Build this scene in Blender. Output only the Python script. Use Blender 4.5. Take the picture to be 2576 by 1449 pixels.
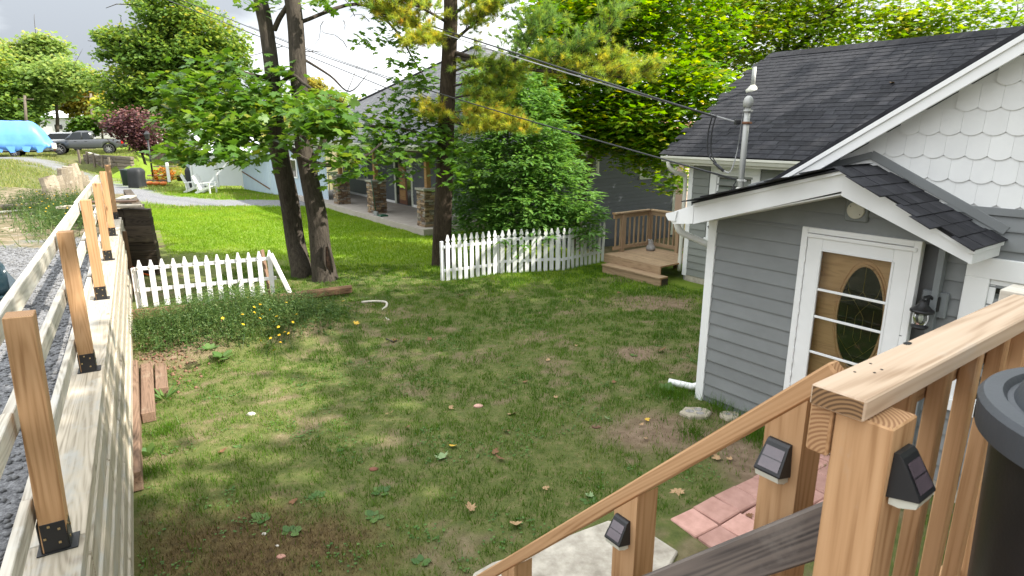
import bpy, math, random
import numpy as np
from mathutils import Matrix, Vector

# ------------------------------------------------------------------ camera, world, sun, exposure
for o in list(bpy.data.objects):
    bpy.data.objects.remove(o)
SC = bpy.context.scene
COL = SC.collection
PXW, PXH, FOC = 2576.0, 1449.0, 1540.0       # the photograph's display size and focal length in those pixels
HC = 3.2                                     # camera height above the yard
PITCH = math.atan((724.5 - 325.0) / FOC)
cam = bpy.data.cameras.new('camera')
cam.sensor_width = 36.0
cam.lens = 36.0 * FOC / PXW
cam.clip_start = 0.05
cam.clip_end = 2000
cam.dof.use_dof = True
cam.dof.focus_distance = 9.0
cam.dof.aperture_fstop = 11.0
camo = bpy.data.objects.new('camera', cam)
COL.objects.link(camo)
camo.location = (0, 0, HC)
camo.rotation_euler = (math.pi / 2 - PITCH, 0, 0)
SC.camera = camo

SUN_EL = math.radians(43)
SUN_H = np.array([0.975, -0.22]); SUN_H /= np.linalg.norm(SUN_H)
SUN_V = Vector((SUN_H[0] * math.cos(SUN_EL), SUN_H[1] * math.cos(SUN_EL), math.sin(SUN_EL)))
sun = bpy.data.lights.new('sun', 'SUN')
sun.energy = 3.1
sun.angle = math.radians(0.6)
sun.color = (1.0, 0.95, 0.86)
suno = bpy.data.objects.new('sun', sun)
COL.objects.link(suno)
suno.rotation_euler = SUN_V.to_track_quat('Z', 'Y').to_euler()
suno.location = (30, -8, 40)

world = bpy.data.worlds.new('World')
SC.world = world
world.use_nodes = True
wt = world.node_tree
wt.nodes.clear()
def wn(t, **k):
    n = wt.nodes.new(t)
    for a, b in k.items():
        setattr(n, a, b)
    return n
w_out = wn('ShaderNodeOutputWorld'); w_bg = wn('ShaderNodeBackground')
w_sky = wn('ShaderNodeTexSky', sky_type='NISHITA', sun_disc=False)
w_sky.sun_elevation = SUN_EL
w_sky.sun_rotation = math.atan2(SUN_H[0], SUN_H[1])
w_sky.air_density = 1.0; w_sky.dust_density = 1.5
w_tc = wn('ShaderNodeTexCoord')
w_map = wn('ShaderNodeMapping'); w_map.inputs['Scale'].default_value = (1.3, 1.3, 3.4)
w_map.inputs['Location'].default_value = (5.5, 7.5, 2.2); w_map.inputs['Rotation'].default_value = (0, 0, math.radians(-39))
w_n1 = wn('ShaderNodeTexNoise'); w_n1.inputs['Scale'].default_value = 1.5
w_n1.inputs['Detail'].default_value = 7.0; w_n1.inputs['Roughness'].default_value = 0.52
w_n2 = wn('ShaderNodeTexNoise'); w_n2.inputs['Scale'].default_value = 0.9
w_n2.inputs['Detail'].default_value = 5.0
w_r1 = wn('ShaderNodeValToRGB')               # cloud tone: slate undersides to white
w_r1.color_ramp.elements[0].position = 0.38; w_r1.color_ramp.elements[0].color = (1.6, 1.74, 1.92, 1)
w_r1.color_ramp.elements[1].position = 0.66; w_r1.color_ramp.elements[1].color = (5.6, 5.75, 5.9, 1)
w_r2 = wn('ShaderNodeValToRGB')               # cloud cover
w_r2.color_ramp.elements[0].position = 0.18; w_r2.color_ramp.elements[0].color = (0, 0, 0, 1)
w_r2.color_ramp.elements[1].position = 0.30; w_r2.color_ramp.elements[1].color = (1, 1, 1, 1)
w_mix = wn('ShaderNodeMixRGB')
L = wt.links.new
L(w_tc.outputs['Generated'], w_map.inputs['Vector'])
L(w_map.outputs['Vector'], w_n1.inputs['Vector']); L(w_map.outputs['Vector'], w_n2.inputs['Vector'])
L(w_n1.outputs['Fac'], w_r1.inputs['Fac']); L(w_n2.outputs['Fac'], w_r2.inputs['Fac'])
L(w_r2.outputs['Color'], w_mix.inputs['Fac'])
L(w_sky.outputs['Color'], w_mix.inputs['Color1']); L(w_r1.outputs['Color'], w_mix.inputs['Color2'])
w_sep = wn('ShaderNodeSeparateXYZ'); L(w_tc.outputs['Generated'], w_sep.inputs[0])     # overcast sky: brighter towards the zenith all round
w_mr = wn('ShaderNodeMapRange'); L(w_sep.outputs['Z'], w_mr.inputs['Value'])
w_mr.inputs['To Min'].default_value = 0.58; w_mr.inputs['To Max'].default_value = 1.74
w_mul = wn('ShaderNodeVectorMath', operation='SCALE'); L(w_mix.outputs['Color'], w_mul.inputs[0]); L(w_mr.outputs[0], w_mul.inputs['Scale'])
L(w_mul.outputs['Vector'], w_bg.inputs['Color'])
w_bg.inputs['Strength'].default_value = 0.15
L(w_bg.outputs['Background'], w_out.inputs['Surface'])

SC.view_settings.view_transform = 'Standard'
SC.view_settings.look = 'None'
SC.view_settings.gamma = 1.0
SC.view_settings.exposure = 1.8

# ------------------------------------------------------------------ measuring helpers
R = random.Random(11)
NR = np.random.default_rng(7)
cP, sP = math.cos(PITCH), math.sin(PITCH)
def ray(x, y):
    a = (x - PXW / 2) / FOC; b = -(y - 724.5) / FOC
    return np.array([a, cP + b * sP, -sP + b * cP])
def atz(x, y, z):                            # photo pixel -> point on the level z
    d = ray(x, y); t = (z - HC) / d[2]
    return d * t + np.array([0, 0, HC])
def atr(x, y, dist):                         # photo pixel -> point at a given distance straight ahead (metres along +Y)
    d = ray(x, y); return d * (dist / d[1]) + np.array([0, 0, HC])
AZ = math.radians(36)
UX = np.array([-math.sin(AZ), math.cos(AZ), 0.0])   # both houses share these axes
UY = np.array([math.cos(AZ), math.sin(AZ), 0.0])
UZ = np.array([0, 0, 1.0])
def hp(u, v, z):
    return UX * u + UY * v + UZ * z
def onv(x, y, v):                            # photo pixel -> (u, z) on a wall v = const
    d = ray(x, y); P = np.array([0, 0, HC]) + d * (v / (d @ UY)); return P @ UX, P[2]
def onu(x, y, u):
    d = ray(x, y); P = np.array([0, 0, HC]) + d * (u / (d @ UX)); return P @ UY, P[2]

def smooth(t):
    t = np.clip(t, 0, 1); return t * t * (3 - 2 * t)
_tab = np.random.default_rng(3).random((256, 256))
def vnoise(x, y):
    xi = np.floor(x).astype(int); yi = np.floor(y).astype(int)
    fx = smooth(x - xi); fy = smooth(y - yi)
    a = _tab[xi % 256, yi % 256]; b = _tab[(xi + 1) % 256, yi % 256]
    c = _tab[xi % 256, (yi + 1) % 256]; d = _tab[(xi + 1) % 256, (yi + 1) % 256]
    return (a * (1 - fx) + b * fx) * (1 - fy) + (c * (1 - fx) + d * fx) * fy
def fbm(x, y, o=4):
    x = np.asarray(x, float); y = np.asarray(y, float)
    s = 0; a = 1; t = 0
    for k in range(o):
        s = s + a * vnoise(x * 2 ** k + 17.3 * k, y * 2 ** k + 5.1 * k); t += a; a *= .5
    return s / t

# ------------------------------------------------------------------ objects
WM = {}
def _link(o, parent, M):
    COL.objects.link(o)
    if parent is not None:
        o.parent = parent
        o.matrix_parent_inverse = WM[parent.name].inverted()
    o.matrix_basis = M
    WM[o.name] = M.copy()
    return o
def tag(o, label=None, cat=None, group=None, kind=None):
    if label: o['label'] = label
    if cat: o['category'] = cat
    if group: o['group'] = group
    if kind: o['kind'] = kind
    return o
def thing(name, loc, label, cat, group=None):
    o = bpy.data.objects.new(name, None)
    o.empty_display_size = 0.1
    _link(o, None, Matrix.Translation(Vector(loc)))
    return tag(o, label, cat, group)
def obj(name, me, parent=None, M=None):
    return _link(bpy.data.objects.new(name, me), parent, M if M is not None else Matrix.Identity(4))
def mesh(name, v, f, mat, smooth_=False):
    me = bpy.data.meshes.new(name)
    me.from_pydata([tuple(map(float, p)) for p in v], [], [tuple(q) for q in f])
    me.materials.append(mat)
    if smooth_:
        me.polygons.foreach_set('use_smooth', [True] * len(me.polygons))
    me.update()
    return me
def npmesh(name, v, tri, mat, attr=None, smooth_=False, k=3):
    me = bpy.data.meshes.new(name)
    n = len(tri)
    me.vertices.add(len(v)); me.vertices.foreach_set('co', np.ascontiguousarray(v, dtype=np.float32).ravel())
    me.loops.add(n * k); me.loops.foreach_set('vertex_index', np.ascontiguousarray(tri, dtype=np.int32).ravel())
    me.polygons.add(n)
    me.polygons.foreach_set('loop_start', np.arange(0, n * k, k, dtype=np.int32))
    if smooth_:
        me.polygons.foreach_set('use_smooth', np.ones(n, dtype=bool))
    for an, av in (attr or {}).items():
        a = me.attributes.new(an, 'FLOAT', 'POINT'); a.data.foreach_set('value', np.ascontiguousarray(av, dtype=np.float32))
    me.materials.append(mat)
    me.update(calc_edges=True)
    me.validate()
    return me
def basis(x, up=(0, 0, 1), loc=(0, 0, 0)):   # matrix with local X along x, local Z near up
    x = Vector(x).normalized(); up = Vector(up)
    y = up.cross(x)
    if y.length < 1e-5:
        y = Vector((0, 1, 0)).cross(x)
        if y.length < 1e-5: y = Vector((1, 0, 0)).cross(x)
    y.normalize(); z = x.cross(y)
    M = Matrix((x, y, z)).transposed().to_4x4(); M.translation = Vector(loc)
    return M
_cbx = {}; ENDG = {}
def boxmesh(lx, ly, lz, mat, c=0.0025, nm='box'):      # chamfered box centred on the origin
    key = (round(lx, 3), round(ly, 3), round(lz, 3), mat.name, c)
    if key in _cbx: return _cbx[key]
    a = np.array([lx, ly, lz]) / 2; c = min(c, a.min() * .45)
    V = []; idx = {}
    for sx in (-1, 1):
        for sy in (-1, 1):
            for sz in (-1, 1):
                s = np.array([sx, sy, sz])
                for k in range(3):
                    p = (a - c) * s; p[k] = a[k] * s[k]
                    idx[(sx, sy, sz, k)] = len(V); V.append(p)
    F = []
    for k in range(3):
        i, j = [(1, 2), (2, 0), (0, 1)][k]
        for s in (-1, 1):
            q = []
            for (p, r) in ((-1, -1), (1, -1), (1, 1), (-1, 1)):
                t = [0, 0, 0]; t[k] = s; t[i] = p; t[j] = r; q.append(idx[(t[0], t[1], t[2], k)])
            F.append(q if s > 0 else q[::-1])
    for k in range(3):                       # edges along axis k
        i, j = [(1, 2), (2, 0), (0, 1)][k]
        for p in (-1, 1):
            for r in (-1, 1):
                t0 = [0, 0, 0]; t0[k] = -1; t0[i] = p; t0[j] = r
                t1 = list(t0); t1[k] = 1
                q = [idx[(*t0, i)], idx[(*t1, i)], idx[(*t1, j)], idx[(*t0, j)]]
                F.append(q if p * r < 0 else q[::-1])
    for sx in (-1, 1):
        for sy in (-1, 1):
            for sz in (-1, 1):
                q = [idx[(sx, sy, sz, k)] for k in range(3)]
                F.append(q if sx * sy * sz > 0 else q[::-1])
    me = mesh(nm, V, F, mat)
    if mat.name in ENDG:                     # sawn ends show end grain
        me.materials.append(ENDG[mat.name]); me.polygons[0].material_index = 1; me.polygons[1].material_index = 1
    _cbx[key] = me
    return me
def beam(name, p0, p1, w, t, mat, parent=None, up=(0, 0, 1), c=0.0025):   # board from p0 to p1: w wide (local Y), t thick (local Z)
    p0 = np.array(p0, float); p1 = np.array(p1, float)
    return obj(name, boxmesh(float(np.linalg.norm(p1 - p0)), w, t, mat, c, name), parent, basis(p1 - p0, up, (p0 + p1) / 2))
def hbox(name, u0, u1, v0, v1, z0, z1, mat, parent=None, c=0.0025):       # box in house axes, local X along u
    M = basis(UX, (0, 0, 1), hp((u0 + u1) / 2, (v0 + v1) / 2, (z0 + z1) / 2))
    return obj(name, boxmesh(abs(u1 - u0), abs(v1 - v0), abs(z1 - z0), mat, c, name), parent, M)
def tube(pts, rad, n=8, wob=0.0, seed=0, cap=True):
    pts = np.array(pts, float); m = len(pts)
    rad = np.full(m, rad) if np.isscalar(rad) else np.array(rad, float)
    T = np.gradient(pts, axis=0); T /= np.linalg.norm(T, axis=1)[:, None] + 1e-9
    ref = np.array([0.13, 0.99, 0.05]) if abs(T[0] @ np.array([0, 0, 1.])) > .6 else np.array([0, 0, 1.])
    V = []; rg = np.random.default_rng(seed); ph = rg.random(4) * 6
    a = np.arange(n) * 2 * np.pi / n
    for i in range(m):
        s = np.cross(T[i], ref); s /= np.linalg.norm(s) + 1e-9; b = np.cross(s, T[i])
        rr = rad[i] * (1 + wob * (np.sin(3 * a + ph[0] + i * .35) * .6 + np.sin(5 * a + ph[1] - i * .22) * .4) + wob * .5 * (rg.random(n) - .5))
        V.append(pts[i] + np.outer(np.cos(a) * rr, s) + np.outer(np.sin(a) * rr, b))
    V = np.concatenate(V)
    F = [(i * n + j, i * n + (j + 1) % n, (i + 1) * n + (j + 1) % n, (i + 1) * n + j) for i in range(m - 1) for j in range(n)]
    if cap:
        F += [tuple(range(n))[::-1], tuple(range((m - 1) * n, m * n))]
    return V, F
def tubeobj(name, pts, rad, mat, parent=None, n=8, wob=0.0, seed=0, sm=True):
    V, F = tube(pts, rad, n, wob, seed)
    c = V.mean(0) if parent is None else np.zeros(3)
    return obj(name, mesh(name, V - c, F, mat, sm), parent, Matrix.Translation(Vector(c)))
def lathe(prof, n=20):                       # prof: (r, z)
    V = []; F = []
    a = np.arange(n) * 2 * np.pi / n
    for r, z in prof:
        V += [(r * math.cos(t), r * math.sin(t), z) for t in a]
    m = len(prof)
    F = [(i * n + j, i * n + (j + 1) % n, (i + 1) * n + (j + 1) % n, (i + 1) * n + j) for i in range(m - 1) for j in range(n)]
    F += [tuple(range(n))[::-1], tuple(range((m - 1) * n, m * n))]
    return V, F
def merge(parts):
    V = []; F = []
    for v, f in parts:
        o = len(V); V += [tuple(p) for p in v]; F += [tuple(i + o for i in q) for q in f]
    return V, F
def prism(poly, t0, t1, M):                  # poly in local (x,z), extruded along y from t0 to t1; M 3x4-ish function
    n = len(poly)
    V = [M(x, t0, z) for x, z in poly] + [M(x, t1, z) for x, z in poly]
    F = [tuple(range(n)), tuple(range(2 * n - 1, n - 1, -1))] + [(i, i + n, (i + 1) % n + n, (i + 1) % n) for i in range(n)]
    return V, F
def bez(pts, k=6):                           # Catmull-Rom through the points
    P = [np.array(p, float) for p in pts]; P = [2 * P[0] - P[1]] + P + [2 * P[-1] - P[-2]]
    out = []
    for i in range(1, len(P) - 2):
        for s in range(k):
            t = s / k
            out.append(.5 * ((2 * P[i]) + (-P[i - 1] + P[i + 1]) * t + (2 * P[i - 1] - 5 * P[i] + 4 * P[i + 1] - P[i + 2]) * t * t + (-P[i - 1] + 3 * P[i] - 3 * P[i + 1] + P[i + 2]) * t ** 3))
    out.append(P[-2]); return np.array(out)

# ------------------------------------------------------------------ materials
def newmat(name):
    m = bpy.data.materials.new(name); m.use_nodes = True
    nt = m.node_tree
    return m, nt, nt.nodes['Principled BSDF']
def nd(nt, t, **k):
    n = nt.nodes.new(t)
    for a, b in k.items(): setattr(n, a, b)
    return n
def ramp(nt, fac, stops):
    r = nd(nt, 'ShaderNodeValToRGB'); e = r.color_ramp.elements
    while len(e) < len(stops): e.new(.5)
    for q, (p, c) in zip(e, stops):
        q.position = p; q.color = (*c, 1)
    nt.links.new(fac, r.inputs['Fac']); return r.outputs['Color']
def coords(nt, scale=(1, 1, 1), kind='Object', rnd=True):
    tc = nd(nt, 'ShaderNodeTexCoord'); mp = nd(nt, 'ShaderNodeMapping'); mp.inputs['Scale'].default_value = scale
    nt.links.new(tc.outputs[kind], mp.inputs['Vector'])
    if rnd:
        oi = nd(nt, 'ShaderNodeObjectInfo'); mu = nd(nt, 'ShaderNodeMath', operation='MULTIPLY'); mu.inputs[1].default_value = 37.0
        nt.links.new(oi.outputs['Random'], mu.inputs[0])
        cb = nd(nt, 'ShaderNodeCombineXYZ')
        for i in range(3): nt.links.new(mu.outputs[0], cb.inputs[i])
        nt.links.new(cb.outputs[0], mp.inputs['Location'])
    return mp.outputs['Vector']
def noise(nt, vec, s, d=4, r=.55, dist=0.0):
    n = nd(nt, 'ShaderNodeTexNoise'); n.inputs['Scale'].default_value = s; n.inputs['Detail'].default_value = d
    n.inputs['Roughness'].default_value = r; n.inputs['Distortion'].default_value = dist
    nt.links.new(vec, n.inputs['Vector']); return n.outputs['Fac']
def bump(nt, b, h, strength, dist=.01):
    bn = nd(nt, 'ShaderNodeBump'); bn.inputs['Strength'].default_value = strength; bn.inputs['Distance'].default_value = dist
    nt.links.new(h, bn.inputs['Height']); nt.links.new(bn.outputs['Normal'], b.inputs['Normal'])
def objvar(nt, col, amt):                    # brightness a little different on every piece
    oi = nd(nt, 'ShaderNodeObjectInfo'); mr = nd(nt, 'ShaderNodeMapRange')
    mr.inputs['To Min'].default_value = 1 - amt; mr.inputs['To Max'].default_value = 1 + amt
    nt.links.new(oi.outputs['Random'], mr.inputs['Value'])
    hs = nd(nt, 'ShaderNodeHueSaturation'); nt.links.new(mr.outputs[0], hs.inputs['Value']); nt.links.new(col, hs.inputs['Color'])
    return hs.outputs['Color']
def plain(name, c1, c2=None, rough=.6, s=4.0, var=.0, bmp=0.0, bs=60, spec=.4, kind='Object', metal=0):
    m, nt, b = newmat(name)
    c2 = c2 or tuple(x * .85 for x in c1)
    v = coords(nt, (1, 1, 1), kind)
    col = ramp(nt, noise(nt, v, s, 6, .6), [(.3, c2), (.7, c1)])
    if var: col = objvar(nt, col, var)
    nt.links.new(col, b.inputs['Base Color'])
    b.inputs['Roughness'].default_value = rough; b.inputs['Specular IOR Level'].default_value = spec; b.inputs['Metallic'].default_value = metal
    if bmp: bump(nt, b, noise(nt, v, bs, 4), bmp, .004)
    return m
def wood(name, light, dark, knot=None, var=.12, rough=.75, rings=9.0, grey=None, weather=0.0):
    m, nt, b = newmat(name)
    oy = coords(nt, (1, 1, 1))
    def sc(x, y, z):
        mp = nd(nt, 'ShaderNodeMapping'); mp.inputs['Scale'].default_value = (x, y, z); nt.links.new(oy, mp.inputs['Vector']); return mp.outputs['Vector']
    def mth(op, a, bb):
        q = nd(nt, 'ShaderNodeMath', operation=op); nt.links.new(a, q.inputs[0])
        if isinstance(bb, float): q.inputs[1].default_value = bb
        else: nt.links.new(bb, q.inputs[1])
        return q.outputs[0]
    bnd = noise(nt, sc(1.1, 34, 34), 1.0, 3, .55, .6)              # broad growth bands
    rg_ = noise(nt, sc(.45, 7, 7), 1.0, 1, .4, .4)
    sn = mth('SINE', mth('MULTIPLY', rg_, 105.0 + rings), 0.0)      # ring lines that open into cathedrals
    fib = noise(nt, sc(3.5, 120, 120), 1.0, 3, .6)
    tot = mth('ADD', mth('ADD', mth('MULTIPLY', bnd, .50), mth('MULTIPLY', fib, .30)), mth('MULTIPLY', sn, .075))
    class mi: outputs = [tot]
    col = ramp(nt, tot, [(.22, tuple(x * .85 for x in dark)), (.38, tuple(.62 * a + .38 * c for a, c in zip(light, dark))), (.56, light)])
    if grey:
        w = noise(nt, coords(nt, (1, 2, 2)), 3.0, 6, .65)
        mr = nd(nt, 'ShaderNodeMapRange'); mr.inputs['From Min'].default_value = .65 - weather; mr.inputs['From Max'].default_value = .85 - weather
        nt.links.new(w, mr.inputs['Value'])
        mg = nd(nt, 'ShaderNodeMixRGB'); nt.links.new(mr.outputs[0], mg.inputs['Fac']); nt.links.new(col, mg.inputs['Color1'])
        mg.inputs['Color2'].default_value = (*grey, 1); col = mg.outputs['Color']
    vo = nd(nt, 'ShaderNodeTexVoronoi'); vo.inputs['Scale'].default_value = 2.2; nt.links.new(coords(nt, (1, 3.2, 3.2)), vo.inputs['Vector'])
    kn = nd(nt, 'ShaderNodeMapRange'); kn.inputs['From Min'].default_value = .05; kn.inputs['From Max'].default_value = .12
    kn.inputs['To Min'].default_value = .75; kn.inputs['To Max'].default_value = 0
    nt.links.new(vo.outputs['Distance'], kn.inputs['Value'])
    mk = nd(nt, 'ShaderNodeMixRGB'); nt.links.new(kn.outputs[0], mk.inputs['Fac']); nt.links.new(col, mk.inputs['Color1'])
    mk.inputs['Color2'].default_value = (*(knot or tuple(x * .35 for x in dark)), 1)
    col = objvar(nt, mk.outputs['Color'], var)
    nt.links.new(col, b.inputs['Base Color']); b.inputs['Roughness'].default_value = rough; b.inputs['Specular IOR Level'].default_value = .25
    bump(nt, b, mi.outputs[0], .25, .003)
    return m
def leafmat(name, stops, trans=.45, gloss=.35):
    m, nt, b = newmat(name)
    at = nd(nt, 'ShaderNodeAttribute', attribute_name='rnd')
    col = ramp(nt, at.outputs['Fac'], stops)
    out = nt.nodes['Material Output']
    tr = nd(nt, 'ShaderNodeBsdfTranslucent'); mx = nd(nt, 'ShaderNodeMixShader'); mx.inputs['Fac'].default_value = trans
    hs = nd(nt, 'ShaderNodeHueSaturation'); hs.inputs['Hue'].default_value = .485; hs.inputs['Saturation'].default_value = 1.1; hs.inputs['Value'].default_value = 1.5
    nt.links.new(col, hs.inputs['Color']); nt.links.new(hs.outputs['Color'], tr.inputs['Color'])
    nt.links.new(col, b.inputs['Base Color']); b.inputs['Roughness'].default_value = .45; b.inputs['Specular IOR Level'].default_value = gloss
    nt.links.new(b.outputs['BSDF'], mx.inputs[1]); nt.links.new(tr.outputs['BSDF'], mx.inputs[2]); nt.links.new(mx.outputs[0], out.inputs['Surface'])
    return m
def glassmat(name, tint=(1, 1, 1), ior=1.5, refl=None):
    m, nt, b = newmat(name)
    nt.nodes.remove(b)
    out = nt.nodes['Material Output']
    fr = nd(nt, 'ShaderNodeFresnel'); fr.inputs['IOR'].default_value = ior
    tp = nd(nt, 'ShaderNodeBsdfTransparent'); tp.inputs['Color'].default_value = (*tint, 1)
    gl = nd(nt, 'ShaderNodeBsdfGlossy'); gl.inputs['Roughness'].default_value = .02
    mx = nd(nt, 'ShaderNodeMixShader')
    if refl is not None: mx.inputs['Fac'].default_value = refl
    else: nt.links.new(fr.outputs[0], mx.inputs['Fac'])
    nt.links.new(tp.outputs[0], mx.inputs[1]); nt.links.new(gl.outputs[0], mx.inputs[2]); nt.links.new(mx.outputs[0], out.inputs['Surface'])
    return m

M = {}
M['newwood'] = wood('cedar_toned_lumber', (.52, .315, .165), (.35, .185, .08), var=.10, rings=6, grey=(.44, .35, .26), weather=.04)
M['railtop'] = wood('sanded_rail_lumber', (.58, .44, .32), (.40, .265, .165), var=.06, rings=5, grey=(.52, .44, .36), weather=.08)
M['oldrail'] = wood('bleached_lumber', (.60, .56, .48), (.38, .33, .26), var=.10, grey=(.56, .55, .52), weather=.12)
M['cap'] = wood('weathered_cap_lumber', (.48, .42, .33), (.27, .225, .165), var=.12, grey=(.40, .39, .36), weather=.14)
M['greyboard'] = wood('grey_weathered_lumber', (.17, .14, .12), (.06, .052, .05), var=.05, grey=(.21, .185, .165), weather=.10)
M['deckwood'] = wood('back_deck_lumber', (.40, .28, .175), (.25, .165, .10), var=.10)
M['tie'] = wood('dark_railway_tie', (.085, .064, .044), (.024, .019, .014), var=.4, grey=(.11, .09, .055), weather=.10)
M['log'] = wood('brown_landscape_timber', (.20, .115, .065), (.085, .048, .03), var=.15, grey=(.22, .17, .12), weather=.05)
M['plank'] = wood('dirty_plank', (.25, .16, .11), (.12, .075, .05), var=.2, grey=(.32, .25, .18), weather=.05)
M['cedar'] = wood('cedar_post', (.34, .20, .085), (.22, .12, .045), var=.05)
M['door'] = wood('tan_door_wood', (.78, .46, .25), (.68, .38, .19), var=.0, rings=3)
M['tiewall'] = wood('grey_tie', (.20, .165, .125), (.085, .065, .05), var=.25, grey=(.26, .24, .20), weather=.08)
M['white'] = plain('white_trim_paint', (.80, .80, .79), (.74, .74, .73), .45, 3, var=.02)
M['picket'] = plain('white_picket_paint', (.82, .82, .83), (.66, .65, .63), .55, 6, var=.04, bmp=.15, bs=30)
M['scallop'] = plain('white_scallop_shingle', (.74, .74, .72), (.66, .66, .645), .6, 3, var=.035)
M['gutter'] = plain('cream_gutter_metal', (.70, .69, .62), (.60, .59, .52), .4, 4)
M['siding'] = plain('grey_vinyl_siding', (.212, .222, .222), (.172, .180, .180), .55, 2.0, var=.035, bmp=.06, bs=90)
M['siding_main'] = plain('olive_grey_siding', (.225, .235, .215), (.195, .205, .19), .55, 2.5, var=.03)
M['dark_siding'] = plain('slate_blue_siding', (.060, .068, .078), (.050, .057, .066), .5, 3, var=.06)
M['grey_trim'] = plain('grey_mount_block', (.20, .215, .22), None, .5)
M['shingle'] = plain('charcoal_shingle', (.040, .040, .045), (.021, .021, .025), .9, 9, var=.26, bmp=.6, bs=220, spec=.2)
M['roof_felt'] = plain('roof_underlay', (.02, .02, .022), None, .95)
M['black_metal'] = plain('black_powder_coat', (.012, .012, .013), None, .45, spec=.5)
M['screw'] = plain('bronze_screw_head', (.45, .33, .16), None, .4, metal=.6)
M['galv'] = plain('galvanised_pipe', (.42, .42, .40), (.33, .33, .31), .5, 8, metal=.25)
M['rust'] = plain('rusty_clamp', (.22, .10, .05), (.12, .06, .04), .8, 30)
M['wire'] = plain('black_cable', (.02, .02, .022), None, .5)
M['bare_wire'] = plain('bare_aluminium_cable', (.33, .33, .33), None, .45)
M['plastic'] = plain('black_bin_plastic', (.016, .016, .018), (.010, .010, .011), .42, 5, bmp=.1, bs=120)
M['lid'] = plain('charcoal_lid_plastic', (.060, .066, .074), (.044, .048, .054), .5, 5, bmp=.12, bs=160)
M['solar_body'] = plain('black_lamp_plastic', (.018, .018, .019), None, .5)
M['solar_cell'] = plain('solar_cell', (.10, .075, .085), (.07, .055, .065), .12, 30, spec=.7)
M['diffuser'] = plain('cloudy_diffuser', (.55, .55, .47), None, .3)
M['glass'] = glassmat('window_glass', (.92, .95, .93))
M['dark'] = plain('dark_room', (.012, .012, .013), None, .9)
M['curtain'] = plain('grey_curtain', (.10, .095, .09), (.05, .048, .046), .9, 14)
M['brass'] = plain('brass_came', (.40, .30, .10), None, .35, metal=.7)
M['ovalglass'] = plain('dark_leaded_glass', (.016, .019, .012), None, .08, spec=.7)
M['concrete'] = plain('pale_concrete', (.54, .49, .41), (.27, .235, .19), .9, 8, bmp=.7, bs=70)
M['slab'] = plain('porch_concrete', (.40, .36, .31), (.33, .29, .25), .9, 2.5)
M['paver'] = plain('faded_red_paver', (.52, .30, .25), (.38, .205, .165), .9, 9, var=.2, bmp=.3, bs=120)
M['steptone'] = plain('stepping_stone', (.46, .41, .31), (.30, .26, .20), .9, 14, bmp=.4, bs=60)
M['stepinset'] = plain('stone_inset', (.33, .31, .30), (.22, .21, .20), .8, 20)
M['rock'] = plain('pale_rock', (.62, .57, .50), (.44, .40, .34), .85, 9, bmp=.3, bs=40)
M['cord'] = plain('orange_cord', (.75, .13, .02), None, .5)
def endgrain(name, light, dark):
    m, nt, b = newmat(name)
    mp = nd(nt, 'ShaderNodeMapping'); mp.inputs['Scale'].default_value = (0.05, 1, 1); mp.inputs['Location'].default_value = (0, .03, .055)
    nt.links.new(nd(nt, 'ShaderNodeTexCoord').outputs['Object'], mp.inputs['Vector'])
    wv = nd(nt, 'ShaderNodeTexWave', wave_type='RINGS', rings_direction='X'); wv.inputs['Scale'].default_value = 42; wv.inputs['Distortion'].default_value = 1.2; wv.inputs['Detail'].default_value = 3
    nt.links.new(mp.outputs['Vector'], wv.inputs['Vector'])
    nt.links.new(ramp(nt, wv.outputs['Fac'], [(.15, dark), (.8, light)]), b.inputs['Base Color']); b.inputs['Roughness'].default_value = .85; return m
ENDG['cedar_toned_lumber'] = endgrain('cedar_end_grain', (.42, .245, .12), (.25, .125, .055))
ENDG['sanded_rail_lumber'] = endgrain('rail_end_grain', (.27, .155, .07), (.10, .052, .022))
ENDG['back_deck_lumber'] = ENDG['cedar_toned_lumber']
M['bark'] = None

# ------------------------------------------------------------------ terrain
WP1 = np.array([-2.03, 2.36]); WD = np.array([-.5155, .857]); WN = np.array([-.857, -.5155])   # retaining wall: start, run, uphill side
def wcoord(x, y):
    dx = x - WP1[0]; dy = y - WP1[1]
    return dx * WD[0] + dy * WD[1], dx * WN[0] + dy * WN[1]
def wpt(w, s, z):
    return np.array([WP1[0] + WD[0] * w + WN[0] * s, WP1[1] + WD[1] * w + WN[1] * s, z])
def bumpat(x, y, cx, cy, rx, ry, ang=0):
    c, s = math.cos(ang), math.sin(ang)
    a = ((x - cx) * c + (y - cy) * s) / rx; b = (-(x - cx) * s + (y - cy) * c) / ry
    return np.exp(-(a * a + b * b))
MOUND = (-4.45, 9.15, 1.75, .85, math.radians(25))
def edge(w):                                  # where the raised ground ends, and how steeply
    return .02 - .40 * smooth((w - 12.7) / .5) + 1.0 * smooth((w - 22) / 10), .16 + 5.0 * smooth((w - 19) / 9)
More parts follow.
